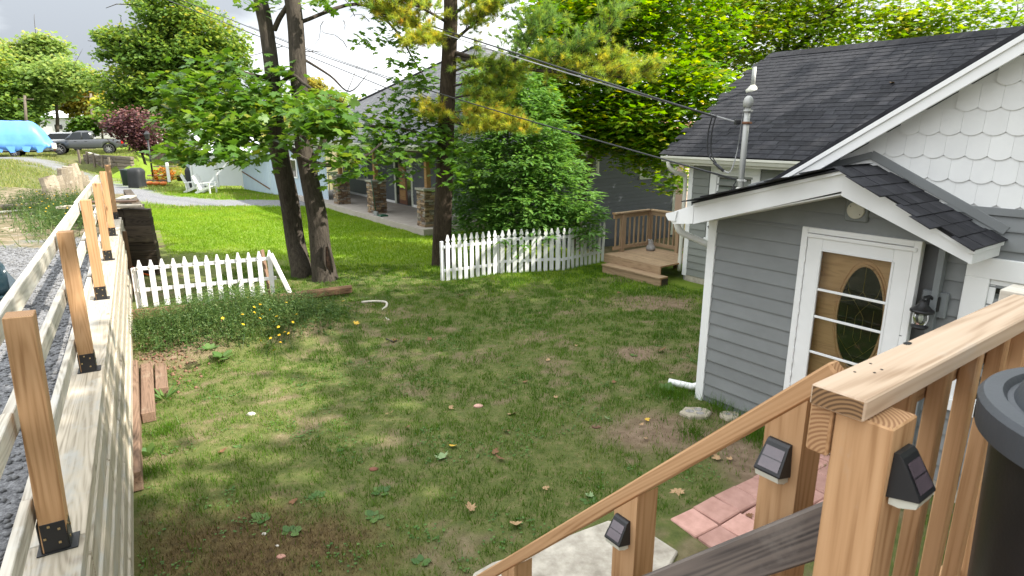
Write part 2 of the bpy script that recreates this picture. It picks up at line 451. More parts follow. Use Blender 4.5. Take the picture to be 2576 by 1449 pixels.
def height(x, y):
    x = np.asarray(x, float); y = np.asarray(y, float)
    w, s = wcoord(x, y)
    s0, wid = edge(w)
    up = smooth((s - s0) / wid)
    up = np.maximum(up, smooth((w - 46 - (s + .3) * 2.33) / .8) * smooth((s + 1.0) / .5))   # behind the tie terrace
    z = 1.22 * up
    z = z + .42 * bumpat(x, y, *MOUND) * (s < 0)
    z = z + (fbm(x * .9, y * .9, 3) - .5) * .07 + (fbm(x * 3.1, y * 3.1, 2) - .5) * .03
    far = smooth((np.hypot(x, y) - 68) / 80)
    z = z + far * (1.0 * smooth((-x + 5) / 60))                       # the ground climbs to the left rear
    rt = smooth((x - 16) / 14) * smooth((y - 5) / 20)
    z = z - 3.0 * rt                                                    # and drops to the lake side on the right
    u = x * UX[0] + y * UX[1]; v = x * UY[0] + y * UY[1]
    z = z - 1.3 * smooth((u - 10.4) / 2.0) * smooth((v - 10.9) / 1.6) * smooth((30 - u) / 4)     # the strip beside the dark house lies lower
    return z
def gz(x, y): return float(height(np.array([x]), np.array([y]))[0])
# gravel lane that comes down behind the lawn
LANE = np.array([(-4, 27.2), (-9.5, 27.5), (-14.0, 27.6), (-18, 29.8), (-21.5, 33.5), (-26, 38), (-33, 43), (-45, 48)])
def lane_d(x, y):
    d = np.full(np.shape(x), 1e9)
    for a, b in zip(LANE[:-1], LANE[1:]):
        ab = b - a; t = np.clip(((x - a[0]) * ab[0] + (y - a[1]) * ab[1]) / (ab @ ab), 0, 1)
        d = np.minimum(d, np.hypot(x - a[0] - t * ab[0], y - a[1] - t * ab[1]))
    return d
PATHDIRT = [(atz(1650, 1085, 0), .75, .55), (atz(1880, 1160, 0), .35, .8), (atz(1640, 760, 0), 1.2, .6), (atz(1560, 700, 0), 1.0, .4), (atz(1600, 890, 0), .5, .35)]
def masks(x, y):
    """bare soil, brown moss, gravel and lush-lawn weights"""
    w, s = wcoord(x, y)
    n1 = fbm(x * 1.7 + 3, y * 1.7, 4); n2 = fbm(x * 5.3, y * 5.3 + 9, 3) * .7 + fbm(x * 16, y * 16 + 3, 2) * .3
    lush = smooth((y + .32 * x - 11.6 + (n1 - .5) * 3.0) / 3.2) * (s < np.where(w < 20, -.1 - .8 * (w > 12.6), 1.5))     # the mown lawn beyond the picket line
    dirt = smooth((n1 * .45 + n2 * .55 - .56) / .09) * .62
    for P, rx, ry in PATHDIRT:
        dirt = np.maximum(dirt, smooth(1.4 * np.exp(-(((x - P[0]) / rx) ** 2 + ((y - P[1]) / ry) ** 2)) + (n2 - .5) * .9 - .25))
    dirt = np.maximum(dirt, smooth(1.25 * bumpat(x, y, -4.75, 8.1, 1.0, .42, .5) + (n2 - .5) * .8 - .35))
    ml = smooth(1.5 * bumpat(x, y, -2.0, 4.15, 1.35, .75, -.15) + (n2 - .5) * 1.0 - .45)
    moss = np.maximum(ml, .0)
    low = smooth((x * UX[0] + y * UX[1] - 10.3) / 1.0) * smooth((x * UY[0] + y * UY[1] - 10.6) / .8)
    lush = lush * (1 - low)
    dirt = np.maximum(dirt * (1 - lush) * (1 - .7 * moss), .8 * low * n1)
    gl = smooth((1.55 + (n2 - .5) * .8 - lane_d(x, y)) / .5)
    up = smooth((s - edge(w)[0]) / .12) * smooth((30 - w) / 8)
    gp = up * smooth((9 + (n1 - .5) * 3 - s) / 1.2) * smooth((11.5 + (n1 - .5) * 4 - w) / 1.5)
    gravel = np.maximum(gl, gp)
    scrub = up * (1 - gp)
    return dirt, moss, gravel, lush, scrub

def axis(segs):
    out = [segs[0][0]]
    for a, b, st in segs:
        n = max(1, int(round((b - a) / st))); out += list(np.linspace(a, b, n + 1)[1:])
    return np.array(out)
gx = axis([(-420, -80, 20), (-80, -24, 1.4), (-24, -9, .3), (-9, 4.5, .1), (4.5, 24, .9), (24, 80, 5), (80, 420, 25)])
gy = axis([(-80, -4, 8), (-4, 2, .6), (2, 15, .1), (15, 34, .3), (34, 80, 1.4), (80, 200, 8), (200, 700, 40)])
GX, GY = np.meshgrid(gx, gy); GZ = height(GX, GY)
nx, ny = len(gx), len(gy)
i0 = (np.arange(ny - 1)[:, None] * nx + np.arange(nx - 1)[None, :]).ravel()
quads = np.stack([i0, i0 + 1, i0 + nx + 1, i0 + nx], 1)
md, mm, mg, mlu, msc = [a.ravel() for a in masks(GX, GY)]

def ground_material():
    m, nt, b = newmat('yard_ground')
    v = coords(nt, (1, 1, 1), 'Object', rnd=False)
    def at(n): return nd(nt, 'ShaderNodeAttribute', attribute_name=n).outputs['Fac']
    def mix(f, a, c):
        q = nd(nt, 'ShaderNodeMixRGB'); nt.links.new(f, q.inputs['Fac']); nt.links.new(a, q.inputs['Color1']); nt.links.new(c, q.inputs['Color2']); return q.outputs['Color']
    thin = ramp(nt, noise(nt, v, 9, 8, .7), [(.30, (.065, .085, .024)), (.52, (.105, .120, .036)), (.74, (.19, .15, .08))])
    lush = ramp(nt, noise(nt, v, 2.2, 8, .7), [(.30, (.115, .185, .014)), (.7, (.17, .235, .03))])
    dirt = ramp(nt, noise(nt, v, 7, 9, .7), [(.28, (.11, .075, .048)), (.5, (.19, .135, .09)), (.72, (.28, .205, .145))])
    moss = ramp(nt, noise(nt, v, 11, 9, .72), [(.30, (.040, .028, .016)), (.5, (.105, .070, .032)), (.66, (.15, .115, .05))])
    grav = ramp(nt, noise(nt, v, 38, 4, .8), [(.30, (.05, .05, .052)), (.5, (.17, .17, .175)), (.7, (.33, .33, .335))])
    scr = ramp(nt, noise(nt, v, 3, 9, .7), [(.34, (.06, .085, .022)), (.47, (.13, .11, .06)), (.58, (.24, .19, .13)), (.7, (.36, .31, .25))])
    c = mix(at('lush'), thin, lush); c = mix(at('dirt'), c, dirt); c = mix(at('moss'), c, moss); c = mix(at('scrub'), c, scr); c = mix(at('gravel'), c, grav)
    nt.links.new(c, b.inputs['Base Color']); b.inputs['Roughness'].default_value = .95; b.inputs['Specular IOR Level'].default_value = .15
    bump(nt, b, noise(nt, v, 26, 8, .7), .7, .03)
    return m
M['ground'] = ground_material()
ground = obj('ground', npmesh('ground', np.stack([GX.ravel(), GY.ravel(), GZ.ravel()], 1), quads, M['ground'],
             {'dirt': md, 'moss': mm, 'gravel': mg, 'lush': mlu, 'scrub': msc}, True, 4))
tag(ground, kind='structure')

# ------------------------------------------------------------------ leaves and blades
def half(pts): return [(0, 0)] + pts + [(0, 1)] + [(-x, y) for x, y in pts[::-1]]
def fan(out, c=(0, .38), cup=.10):
    V = [(c[0], c[1], 0.0)] + [(x, y, -cup * (x * x * 2.2 + max(0, y - .4) ** 2 * 1.6)) for x, y in out]
    n = len(out)
    return np.array(V, float), np.array([(0, i + 1, (i + 1) % n + 1) for i in range(n)])
MAPLE = fan(half([(.14, -.10), (.32, -.06), (.28, .10), (.62, .22), (.47, .36), (.66, .62), (.36, .56), (.22, .52), (.24, .74)]))
MAPLE_S = fan(half([(.34, -.06), (.30, .16), (.64, .42), (.28, .48)]))
LANCE = (np.array([(0, 0, 0), (.14, .4, .03), (0, 1, -.06), (-.14, .4, .03)], float), np.array([(0, 1, 2), (0, 2, 3)]))
OVAL = fan(half([(.28, .18), (.38, .5), (.22, .84)]), (0, .5), .12)
CLUMP = (np.array([(-.5, -.4, 0), (.5, -.3, .1), (.35, .5, -.05), (-.35, .45, .08)], float), np.array([(0, 1, 2), (0, 2, 3)]))
def leaf_arrays(pos, size, tmpl, up=.7, droop=.25, seed=0, dirs=None, rnd=None):
    rg = np.random.default_rng(seed)
    pos = np.asarray(pos, float); n = len(pos)
    nrm = rg.normal(size=(n, 3)); nrm /= np.linalg.norm(nrm, axis=1)[:, None]
    nrm = nrm * (1 - up) + np.array([0, 0, up]); nrm /= np.linalg.norm(nrm, axis=1)[:, None]
    if dirs is None:
        d = rg.normal(size=(n, 3)); d[:, 2] = -abs(d[:, 2]) * droop
    else:
        d = dirs + rg.normal(size=(n, 3)) * .25
    d -= (d * nrm).sum(1)[:, None] * nrm; d /= np.linalg.norm(d, axis=1)[:, None] + 1e-9
    s = np.cross(d, nrm)
    sz = size * (rg.random(n) * .55 + .7) if np.isscalar(size) else size
    T, F = tmpl
    V = pos[:, None, :] + sz[:, None, None] * (T[None, :, 0, None] * s[:, None, :] + T[None, :, 1, None] * d[:, None, :] + T[None, :, 2, None] * nrm[:, None, :])
    tri = F[None] + (np.arange(n) * len(T))[:, None, None]
    r = rg.random(n) if rnd is None else rnd
    return V.reshape(-1, 3), tri.reshape(-1, 3), np.repeat(r, len(T))
def leaf_obj(name, arrs, mat, parent=None, kind='stuff'):
    V = []; T = []; A = []; o = 0
    for v, t, a in arrs:
        V.append(v); T.append(t + o); A.append(a); o += len(v)
    o_ = obj(name, npmesh(name, np.concatenate(V), np.concatenate(T), mat, {'rnd': np.concatenate(A)}), parent)
    if kind: o_['kind'] = kind
    return o_
M['grass'] = leafmat('thin_yard_grass', [(0, (.058, .135, .012)), (.62, (.098, .185, .020)), (.88, (.17, .20, .05)), (1, (.32, .25, .12))], .3, .2)
M['lawn'] = leafmat('mown_lawn_grass', [(0, (.11, .215, .010)), (.6, (.165, .285, .018)), (1, (.25, .33, .04))], .38, .2)
M['dry'] = leafmat('dry_moss_blades', [(0, (.06, .045, .022)), (.6, (.15, .11, .045)), (1, (.25, .20, .09))], .2, .1)
def blades(P, hgt, wid, seed, rnd=None):
    rg = np.random.default_rng(seed); n = len(P)
    a = rg.random(n) * 2 * np.pi; side = np.stack([np.cos(a), np.sin(a), np.zeros(n)], 1)
    b = rg.random(n) * 2 * np.pi; le = rg.random(n) * .75
    tip = np.stack([np.cos(b) * le, np.sin(b) * le, np.ones(n)], 1)
    h = hgt * (.5 + rg.random(n)); w = wid * (.6 + .8 * rg.random(n))
    V = np.stack([P - side * w[:, None] / 2, P + side * w[:, None] / 2, P + tip * h[:, None]], 1)
    r = rg.random(n) if rnd is None else rnd
    return V.reshape(-1, 3), np.arange(3 * n).reshape(-1, 3), np.repeat(r, 3)
def scatter(x0, x1, y0, y1, n, seed):
    rg = np.random.default_rng(seed)
    return rg.uniform(x0, x1, n), rg.uniform(y0, y1, n), rg
HOUSE_POLYS = []
def clear_of_buildings(x, y):
    u = x * UX[0] + y * UX[1]; v = x * UY[0] + y * UY[1]
    k = ~((v > 5.88) & (u < 4.27)) & ~((v > 10.6) & (u < 8.4)) & ~((v > 10.15) & (v < 12.2) & (u > 7.6) & (u < 10.4))
    k &= ~((v > 8.75) & (u > 16.8) & (u < 30.5)) & ~((v > 3.35) & (v < 5.4) & (u > 1.5) & (u < 2.9) & (v - 3.4 < 3)) & ~((v > 1.9) & (v < 3.55) & (u > 1.2) & (u < 3.3))
    return k
# thin, patchy yard grass
x, y, rg = scatter(-6.6, 4.6, 1.8, 14.5, 330000, 21)
d_, m_, g_, l_, s_ = masks(x, y); w_, ss_ = wcoord(x, y)
tuft = fbm(x * 6.5, y * 6.5, 3)
keep = (ss_ < -.14) & clear_of_buildings(x, y) & (rg.random(len(x)) < (1 - .85 * d_) * (1 - .80 * m_) * np.clip((tuft - .22) * 3.0, .25, 1)) & (np.hypot(x, y) > 2.6)
x, y, l_, tuft, d_ = x[keep], y[keep], l_[keep], tuft[keep], d_[keep]
P = np.stack([x, y, height(x, y) - .004], 1)
rn = np.clip(rg.random(len(x)) * .55 + (.62 - tuft) * .9 + d_ * .3 + (fbm(x * 1.1 + 40, y * 1.1, 2) - .5) * .9, 0, 1)
hh = .030 + .030 * smooth((tuft - .4) / .25)
tag(leaf_obj('yard_grass', [blades(P, hh, .0048 + .0004 * y, 5, rn)], M['grass']), 'thin patchy grass with bare soil showing across the shaded yard', 'grass')
x, y, rg = scatter(-5, .8, 2.4, 6.6, 110000, 23)
d_, m_, g_, l_, s_ = masks(x, y); w_, ss_ = wcoord(x, y)
keep = (ss_ < -.14) & (rg.random(len(x)) < m_ * .75)
x, y = x[keep], y[keep]
tag(leaf_obj('brown_moss', [blades(np.stack([x, y, height(x, y) - .004], 1), .032, .006, 6)], M['dry']), 'brown dead moss and straw patch in the yard corner by the retaining wall', 'moss')
x, y, rg = scatter(-6.4, 4.4, 2.2, 13.5, 60000, 29)
d_, m_, g_, l_, s_ = masks(x, y); w_, ss_ = wcoord(x, y)
keep = (ss_ < -.14) & clear_of_buildings(x, y) & (rg.random(len(x)) < .18 + .6 * d_) & (np.hypot(x, y) > 2.6) & (l_ < .5)
x, y = x[keep], y[keep]
tag(leaf_obj('thatch', [blades(np.stack([x, y, height(x, y) - .002], 1), .018, .007, 61)], M['dry']), 'straw coloured thatch lying between the grass blades of the yard', 'thatch')
x, y, rg = scatter(-6.4, 4.4, 2.2, 13.5, 30000, 30)
cl_ = fbm(x * 2.3 + 60, y * 2.3, 3); d_, m_, g_, l_, s_ = masks(x, y); w_, ss_ = wcoord(x, y)
keep = (ss_ < -.14) & clear_of_buildings(x, y) & (cl_ > .60) & (d_ < .4) & (np.hypot(x, y) > 2.6)
x, y = x[keep], y[keep]
CLOVER = leafmat('clover_leaf', [(0, (.05, .13, .03)), (1, (.11, .21, .05))], .3, .2)
tag(leaf_obj('clover', [leaf_arrays(np.stack([x, y, height(x, y) + .012 + .02 * rg.random(len(x))], 1), .026, OVAL, .85, .1, 62), blades(np.stack([x, y, height(x, y) - .004], 1)[::3], .085, .006, 63, rg.random(len(x[::3])) * .5)], CLOVER), 'patches of clover and taller grass in the yard', 'clover')
# the mown lawn beyond
x, y, rg = scatter(-18, 4.5, 10.5, 34, 420000, 25)
d_, m_, g_, l_, s_ = masks(x, y); w_, ss_ = wcoord(x, y)
keep = (ss_ < .6 + (w_ > 14) * 2.2) & ~((ss_ > -.9) & (w_ < 20)) & (height(x, y) < .7) & clear_of_buildings(x, y) & (rg.random(len(x)) < l_ * (1 - g_)) & (rg.random(len(x)) < np.clip(1.5 - (y - 10) / 26, .45, 1))
x, y = x[keep], y[keep]
nn = fbm(x * .9, y * .9, 3)
rn = np.clip(rg.random(len(x)) * .6 + (nn - .5) * 1.2 + .2, 0, 1)
tag(leaf_obj('mown_lawn', [blades(np.stack([x, y, height(x, y) - .004], 1), .055, .007 + .0006 * y, 7, rn)], M['lawn']), 'bright green mown lawn between the picket fences and the gravel lane', 'lawn')
# rough grass of the slope and far lots
x, y, rg = scatter(-46, -6, 14, 62, 150000, 27)
d_, m_, g_, l_, s_ = masks(x, y); w_, ss_ = wcoord(x, y)
keep = (ss_ > -8) & (rg.random(len(x)) < (1 - g_) * np.where(s_ > .5, .55, 1)) & ((ss_ > .3) | (w_ > 24)) & (fbm(x * .5, y * .5, 3) + (w_ > 26) * .15 > .49)
x, y = x[keep], y[keep]
tag(leaf_obj('rough_grass', [blades(np.stack([x, y, height(x, y) - .004], 1), .12, .03, 8)], leafmat('rough_bank_grass', [(0, (.10, .15, .03)), (.6, (.19, .22, .05)), (1, (.33, .30, .12))], .35, .2)), 'rough yellow green grass on the bank along the gravel lane', 'grass')

# ------------------------------------------------------------------ the grey house
house = thing('grey_house', hp(4.2, 6.25, 0), 'grey clapboard house with white scalloped gable, charcoal roof and small door porch', 'house')
def hb(*a, **k): return hbox(*a, parent=house, **k)
VP, VG, VM = 5.90, 5.98, 10.70               # wall planes: porch front, gable wing, main wall
EXPO = .152
def clap_mesh(L, mat, h=EXPO, name='clapboard'):   # wedge profile: thin at the top, proud at the butt with a small drip edge
    key = ('cl', round(L, 2), mat.name, h)
    if key in _cbx: return _cbx[key]
    pr = [(0, .004), (-.020, -.002), (-.026, .0), (-.0255, .010), (-.004, h + .012), (0, h + .012)]     # (y out of wall, z)
    n = len(pr); V = [(-L / 2, y, z) for y, z in pr] + [(L / 2, y, z) for y, z in pr]
    F = [tuple(range(n))[::-1], tuple(range(n, 2 * n))] + [(i, (i + 1) % n, (i + 1) % n + n, i + n) for i in range(n)]
    _cbx[key] = mesh(name, V, F, mat); return _cbx[key]
def claps(u0, u1, v, z0, z1, mat, parent, h=EXPO, axis='u', cut=None):
    """lap siding on a wall facing -v (axis u) or facing -u (axis v); cut(z) may give a narrower span"""
    z = z0
    while z < z1 - .02:
        a, b = (u0, u1) if cut is None else cut(z + h * .5, u0, u1)
        if b - a > .05:
            hh = min(h, z1 - z)
            if axis == 'u':
                obj('clapboard', clap_mesh(b - a, mat, h if hh == h else round(hh, 3)), parent, basis(-UX, (0, 0, 1), hp((a + b) / 2, v, z)))
            else:
                obj('clapboard', clap_mesh(b - a, mat, h if hh == h else round(hh, 3)), parent, basis(UY, (0, 0, 1), hp(v, (a + b) / 2, z)))
        z += h
# cores behind the siding
def poly_wall(name, pts, v0, v1, mat, parent):     # pts in (u,z)
    V, F = prism(pts, v0, v1, lambda a, t, z: hp(a, t, z))
    return obj(name, mesh(name, V, F, mat), parent)
RK = lambda u: 2.80 + .649 * (3.358 - abs(u - .23) - .23)        # top of the wing's rake at u
poly_wall('wall', [(4.2, 0), (4.2, RK(4.2) - .12), (.23, RK(.23) - .12), (-3.7, RK(-3.7) - .12), (-3.7, 0)], VG + .13, VG + 4.4, M['siding'], house)
hb('wall', 3.5, 8.35, VM, VM + 6.2, 0, 2.62, M['siding_main'])
hb('foundation', 4.3, 8.30, VM - .012, VM + .5, -.1, .14, M['concrete'])
# ---- main wall: clapboards, corner trim, window
claps(4.3, 7.66, VM, .14, 2.5, M['siding_main'], house)
claps(7.86, 8.26, VM, 1.0, 2.5, M['siding_main'], house)
claps(7.66, 8.26, VM, .14, 1.0, M['siding_main'], house)
hb('corner_trim', 8.26, 8.37, VM - .03, VM + .06, .12, 2.56, M['white'])
def window(parent, u0, u1, z0, z1, v, fr=.11, mat=None, axis='u', sash=True, rails=0, back='curtain', deep=.0):
    mat = mat or M['white']
    A = (lambda a, t, z: hp(a, t, z)) if axis == 'u' else (lambda a, t, z: hp(t, a, z))
    dx = UX if axis == 'u' else UY
    def bar(nm, a0, a1, t0, t1, z0_, z1_, m, p):
        Mx = basis(dx, (0, 0, 1), A((a0 + a1) / 2, (t0 + t1) / 2, (z0_ + z1_) / 2))
        return obj(nm, boxmesh(abs(a1 - a0), abs(t1 - t0), abs(z1_ - z0_), m, .004, nm), p, Mx)
    f = bar('window', u0, u1, v - .035, v + .01, z1 - fr, z1, mat, parent)       # head casing carries the rest
    bar('casing', u0, u0 + fr, v - .034, v + .01, z0, z1 - fr, mat, f); bar('casing', u1 - fr, u1, v - .034, v + .01, z0, z1 - fr, mat, f)
    bar('sill', u0 - .03, u1 + .03, v - .06, v + .01, z0 - fr * .6, z0, mat, f)
    a0, a1, b0, b1 = u0 + fr, u1 - fr, z0, z1 - fr
    if sash:
        s = .045
        bar('sash', a0, a1, v - .012, v + .012, b1 - s, b1 - .002, mat, f); bar('sash', a0, a1, v - .012, v + .012, b0 + .002, b0 + s, mat, f)
        bar('sash', a0 + .001, a0 + s, v - .011, v + .011, b0 + s, b1 - s, mat, f); bar('sash', a1 - s, a1 - .001, v - .011, v + .011, b0 + s, b1 - s, mat, f)
        if rails:
            for k in range(rails):
                q = b0 + (b1 - b0) * (k + 1) / (rails + 1); bar('sash', a0 + s, a1 - s, v - .011, v + .011, q - .02, q + .02, mat, f)
    bar('pane', a0 + .01, a1 - .01, v - .004, v - .001, b0 + .01, b1 - .01, M['glass'], f)
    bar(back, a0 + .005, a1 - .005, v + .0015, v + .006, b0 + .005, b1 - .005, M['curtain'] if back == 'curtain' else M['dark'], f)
    return f
uL, _ = onv(1793, 412, VM); uR, _ = onv(1918, 420, VM)
window(house, uR, uL, 1.02, 2.50, VM - .012, .15)
# ---- roofs
TAB = {}
def tab_mesh(w, h, mat, t=.011):
    key = ('tab', round(w, 3), h, mat.name)
    if key not in _cbx:
        V = [(-w / 2, 0, 0), (w / 2, 0, 0), (w / 2, h, 0), (-w / 2, h, 0), (-w / 2, 0, t), (w / 2, 0, t), (w / 2, h, t * .25), (-w / 2, h, t * .25)]
        F = [(3, 2, 1, 0), (4, 5, 6, 7), (0, 1, 5, 4), (1, 2, 6, 5), (2, 3, 7, 6), (3, 0, 4, 7)]
        _cbx[key] = mesh('shingle', V, F, mat)
    return _cbx[key]
def shingle_roof(o, e, s, Lw, Ls, expo, tw, parent, mat, inside, near, cap=300, seed=1):
    """tabs on the plane o + a*e + b*s; inside(a,b) says what exists; near(P) sorts the largest in view first"""
    rg = random.Random(seed); nrm = np.cross(e, s); nrm /= np.linalg.norm(nrm)
    if nrm[2] < 0: nrm = -nrm
    C = []
    r = 0
    while r * expo < Ls:
        a = -rg.random() * tw
        while a < Lw:
            w = tw * rg.choice([.6, .8, 1.0, 1.0, 1.25])
            if inside(a + w / 2, r * expo + expo / 2):
                P = o + e * (a + w / 2) + s * (r * expo) + nrm * (.004 + .004 * (rg.random()))
                C.append((near(P), P, w))
            a += w + .004
        r += 1
    C.sort(key=lambda q: q[0])
    Mx = Matrix((Vector(e), Vector(s), Vector(nrm))).transposed().to_4x4()
    rest = []
    for k, (_, P, w) in enumerate(C):
        if np.cross(e, s) @ nrm < 0: pass
        if k < cap:
            Mt = Mx.copy(); Mt.translation = Vector(P); obj('shingle', tab_mesh(w - .004, expo + .03, mat), parent, Mt)
        else:
            me = tab_mesh(w - .004, expo + .03, mat)
            rest.append(([P + e * q.co[0] + s * q.co[1] + nrm * q.co[2] for q in me.vertices], [tuple(p.vertices) for p in me.polygons]))
    if rest:
        V, F = merge(rest); obj('shingles', mesh('shingles', V, F, mat), parent)['kind'] = 'stuff'
def slab(name, quad, t, mat, parent):
    q = [np.array(p, float) for p in quad]; n = np.cross(q[1] - q[0], q[3] - q[0]); n /= np.linalg.norm(n)
    if n[2] < 0: n = -n
    V = q + [p - n * t for p in q]
    F = [(0, 1, 2, 3), (7, 6, 5, 4)] + [(i, i + 4, (i + 1) % 4 + 4, (i + 1) % 4) for i in range(4)]
    return obj(name, mesh(name, V, F, mat), parent)
EAVE_V, EAVE_Z, RDG_V, RDG_Z = 10.30, 2.68, 13.75, 4.86
rs = hp(0, RDG_V - EAVE_V, RDG_Z - EAVE_Z); RSL = float(np.linalg.norm(rs)); rs = rs / RSL
roof = slab('roof', [hp(8.66, EAVE_V, EAVE_Z), hp(.3, EAVE_V, EAVE_Z), hp(.3, RDG_V, RDG_Z), hp(8.66, RDG_V, RDG_Z)], .06, M['roof_felt'], house)
slab('roof', [hp(8.66, 17.2, EAVE_Z), hp(.3, 17.2, EAVE_Z), hp(.3, RDG_V + .004, RDG_Z - .004), hp(8.66, RDG_V + .004, RDG_Z - .004)], .06, M['shingle'], house)
def main_in(a, b):                            # a runs from u=8.68 towards the wing
    u = 8.68 - a; z = EAVE_Z + (RDG_Z - EAVE_Z) * b / RSL
    return u > 2.6 and z > RK(u) - .15
shingle_roof(hp(8.68, EAVE_V - .02, EAVE_Z), -UX, rs, 6.2, RSL - .1, .142, .30, roof, M['shingle'], main_in, lambda P: np.linalg.norm(P - np.array([0, 0, HC])), 300, 5)
for k in range(17):                           # ridge caps
    a = 8.68 - k * .36
    V, F = prism([(-.17, -.10), (0, .022), (.17, -.10), (.17, -.118), (0, .0), (-.17, -.118)], 0, .40, lambda x, t, z, a=a, k=k: hp(a - t, RDG_V + x, RDG_Z + z + .035 + .006 * (t / .4)))
    obj('ridge_cap', mesh('ridge_cap', V, F, M['shingle']), roof)
# far rake trim, eave fascia, gutter
beam('rake_trim', hp(8.67, EAVE_V, EAVE_Z - .09), hp(8.67, RDG_V, RDG_Z - .09), .03, .15, M['white'], house)
def gutter(name, u0, u1, v, z, mat, parent, d=.12, hgt=.11):
    pr = [(0, 0), (-.0, -hgt), (-.075, -hgt), (-.10, -.055), (-d, -.035), (-d, 0), (-d + .012, 0), (-d + .012, -.012), (-.012, -hgt + .02), (-.012, 0)]
    V, F = prism([(a, b) for a, b in pr], u0, u1, lambda x, t, zz: hp(t, v + x, z + zz))
    return obj(name, mesh(name, V, F, mat), parent)
hb('soffit', 3.6, 8.62, 10.33, VM - .002, 2.535, 2.56, M['white'])
hb('fascia', 3.6, 8.64, 10.30, 10.328, 2.50, 2.645, M['gutter'])
gutter('gutter', 3.7, 8.74, 10.298, 2.662, M['gutter'], house)
pth = [hp(8.58, 10.24, 2.55), hp(8.56, 10.26, 2.44), hp(8.50, 10.40, 2.33), hp(8.45, 10.58, 2.27), hp(8.44, 10.66, 2.15), hp(8.44, 10.66, 1.2), hp(8.44, 10.66, .2)]
tubeobj('downspout', bez(pth, 5), .042, M['gutter'], house, 10)
# vent pipe on the main roof
ctr, q = hp(8.1, 11.9, 0), None
d = ray(1893, 226); nR = np.cross(-UX, rs); nR = nR if nR[2] > 0 else -nR
t_ = ((hp(8.68, EAVE_V, EAVE_Z) - np.array([0, 0, HC])) @ nR) / (d @ nR); vb = np.array([0, 0, HC]) + d * t_
vp_ = tubeobj('vent_pipe', [vb - UZ * .05, vb + UZ * .47], .045, M['galv'], roof, 12)
V, F = lathe([(.15, -.06), (.14, .0), (.075, .07), (.05, .10)], 14); obj('flashing', mesh('flashing', [vb + np.array(p) for p in V], F, M['gutter'], True), vp_)
beam('flashing', vb - rs * .22 + nR * .016, vb + rs * .08 + nR * .016, .34, .01, M['gutter'], vp_, up=tuple(nR))
# ---- the gable wing facing the yard
VO = 5.76                                     # overhang plane of its rake
wl = slab('roof', [hp(3.8, VO - .03, RK(3.8)), hp(.23, VO - .03, RK(.23)), hp(.23, 13.6, RK(.23)), hp(3.8, 10.7, RK(3.8))], .035, M['shingle'], house)
wr = slab('roof', [hp(-4.1, VO - .03, RK(-4.1)), hp(.226, VO - .03, RK(.226)), hp(.226, 13.6, RK(.226)), hp(-4.1, 10.7, RK(-4.1))], .035, M['shingle'], house)
slab('roof', [hp(4.45, VG + .1, RK(4.45)), hp(3.797, VG + .1, RK(3.797)), hp(3.797, 10.7, RK(3.797)), hp(4.45, 10.7, RK(4.45))], .035, M['shingle'], house)
for a, b in (((3.78), (.24)), ((.22), (-4.05))):
    za, zb = RK(a) - .037 - .075, RK(b) - .037 - .075
    beam('rake_board', hp(a, VO, za), hp(b, VO, zb), .028, .125, M['white'], house)
    beam('rake_moulding', hp(a, VO - .022, za + .045), hp(b, VO - .022, zb + .045), .018, .04, M['white'], house)
    beam('soffit', hp(a, (VO + VG) / 2, za - .0), hp(b, (VO + VG) / 2, zb - .0), VG - VO - .03, .012, M['white'], house)
SZ = 2.588
# scalloped shingles in courses
def scallop_mesh(w, h, mat):
    key = ('sc', round(w, 3), h)
    if key not in _cbx:
        pts = [(-w / 2, h + .02), (-w / 2, .030)] + [(w / 2 * q, .030 * q * q) for q in np.linspace(-.9, .9, 11)] + [(w / 2, .030), (w / 2, h + .02)]
        n = len(pts)
        fr = lambda x, z: -.013 + .010 * max(0, z) / h
        V = [(x, 0.001, z) for x, z in pts] + [(x, fr(x, z) - .001, z) for x, z in pts]
        F = [tuple(range(n)), tuple(range(2 * n - 1, n - 1, -1))] + [(i, i + n, (i + 1) % n + n, (i + 1) % n) for i in range(n)]
        _cbx[key] = mesh('scallop_shingle', V, F, mat)
    return _cbx[key]
poly_wall('gable_board', [(3.7, SZ), (3.7, RK(3.7) - .14), (.23, RK(.23) - .14), (-3.3, RK(-3.3) - .14), (-3.3, SZ)], VG - .003, VG + .02, M['scallop'], house)
SW, SH = .152, .188
row = 0
while SZ + row * SH < 4.6:
    z = SZ + row * SH
    half_w = (RK(.23) - .17 - (z + .10)) / .649
    u = .23 - half_w + ((row % 2) * .5) * SW - SW
    while u < .23 + half_w + SW * .2:
        if abs(u - .23) < half_w and u > -.6:
            o_ = obj('scallop_shingle', scallop_mesh(SW - .0012, SH, M['scallop']), house, basis(-UX, (0, 0, 1), hp(u, VG - .004, z)))
        u += SW
    row += 1
def wing_cut(z, a, b):
    return a, min(b, .23 + (RK(.23) - .17 - z) / .649)
claps(-3.7, 1.95, VG, .14, SZ - .03, M['siding'], house, cut=lambda z, a, b: (a, b + max(0, z - 2.5) * 1.7))
hb('trim_strip', -3.7, 2.2, VG - .03, VG + .004, SZ - .05, SZ + .01, M['siding'])
hb('foundation', -3.7, 1.95, VG - .01, VG + .3, -.1, .14, M['concrete'])
u0, z1_ = onv(2443, 640, VG)
window(house, u0 - 1.35, u0, .95, z1_, VG - .014, .17, back='dark_room')
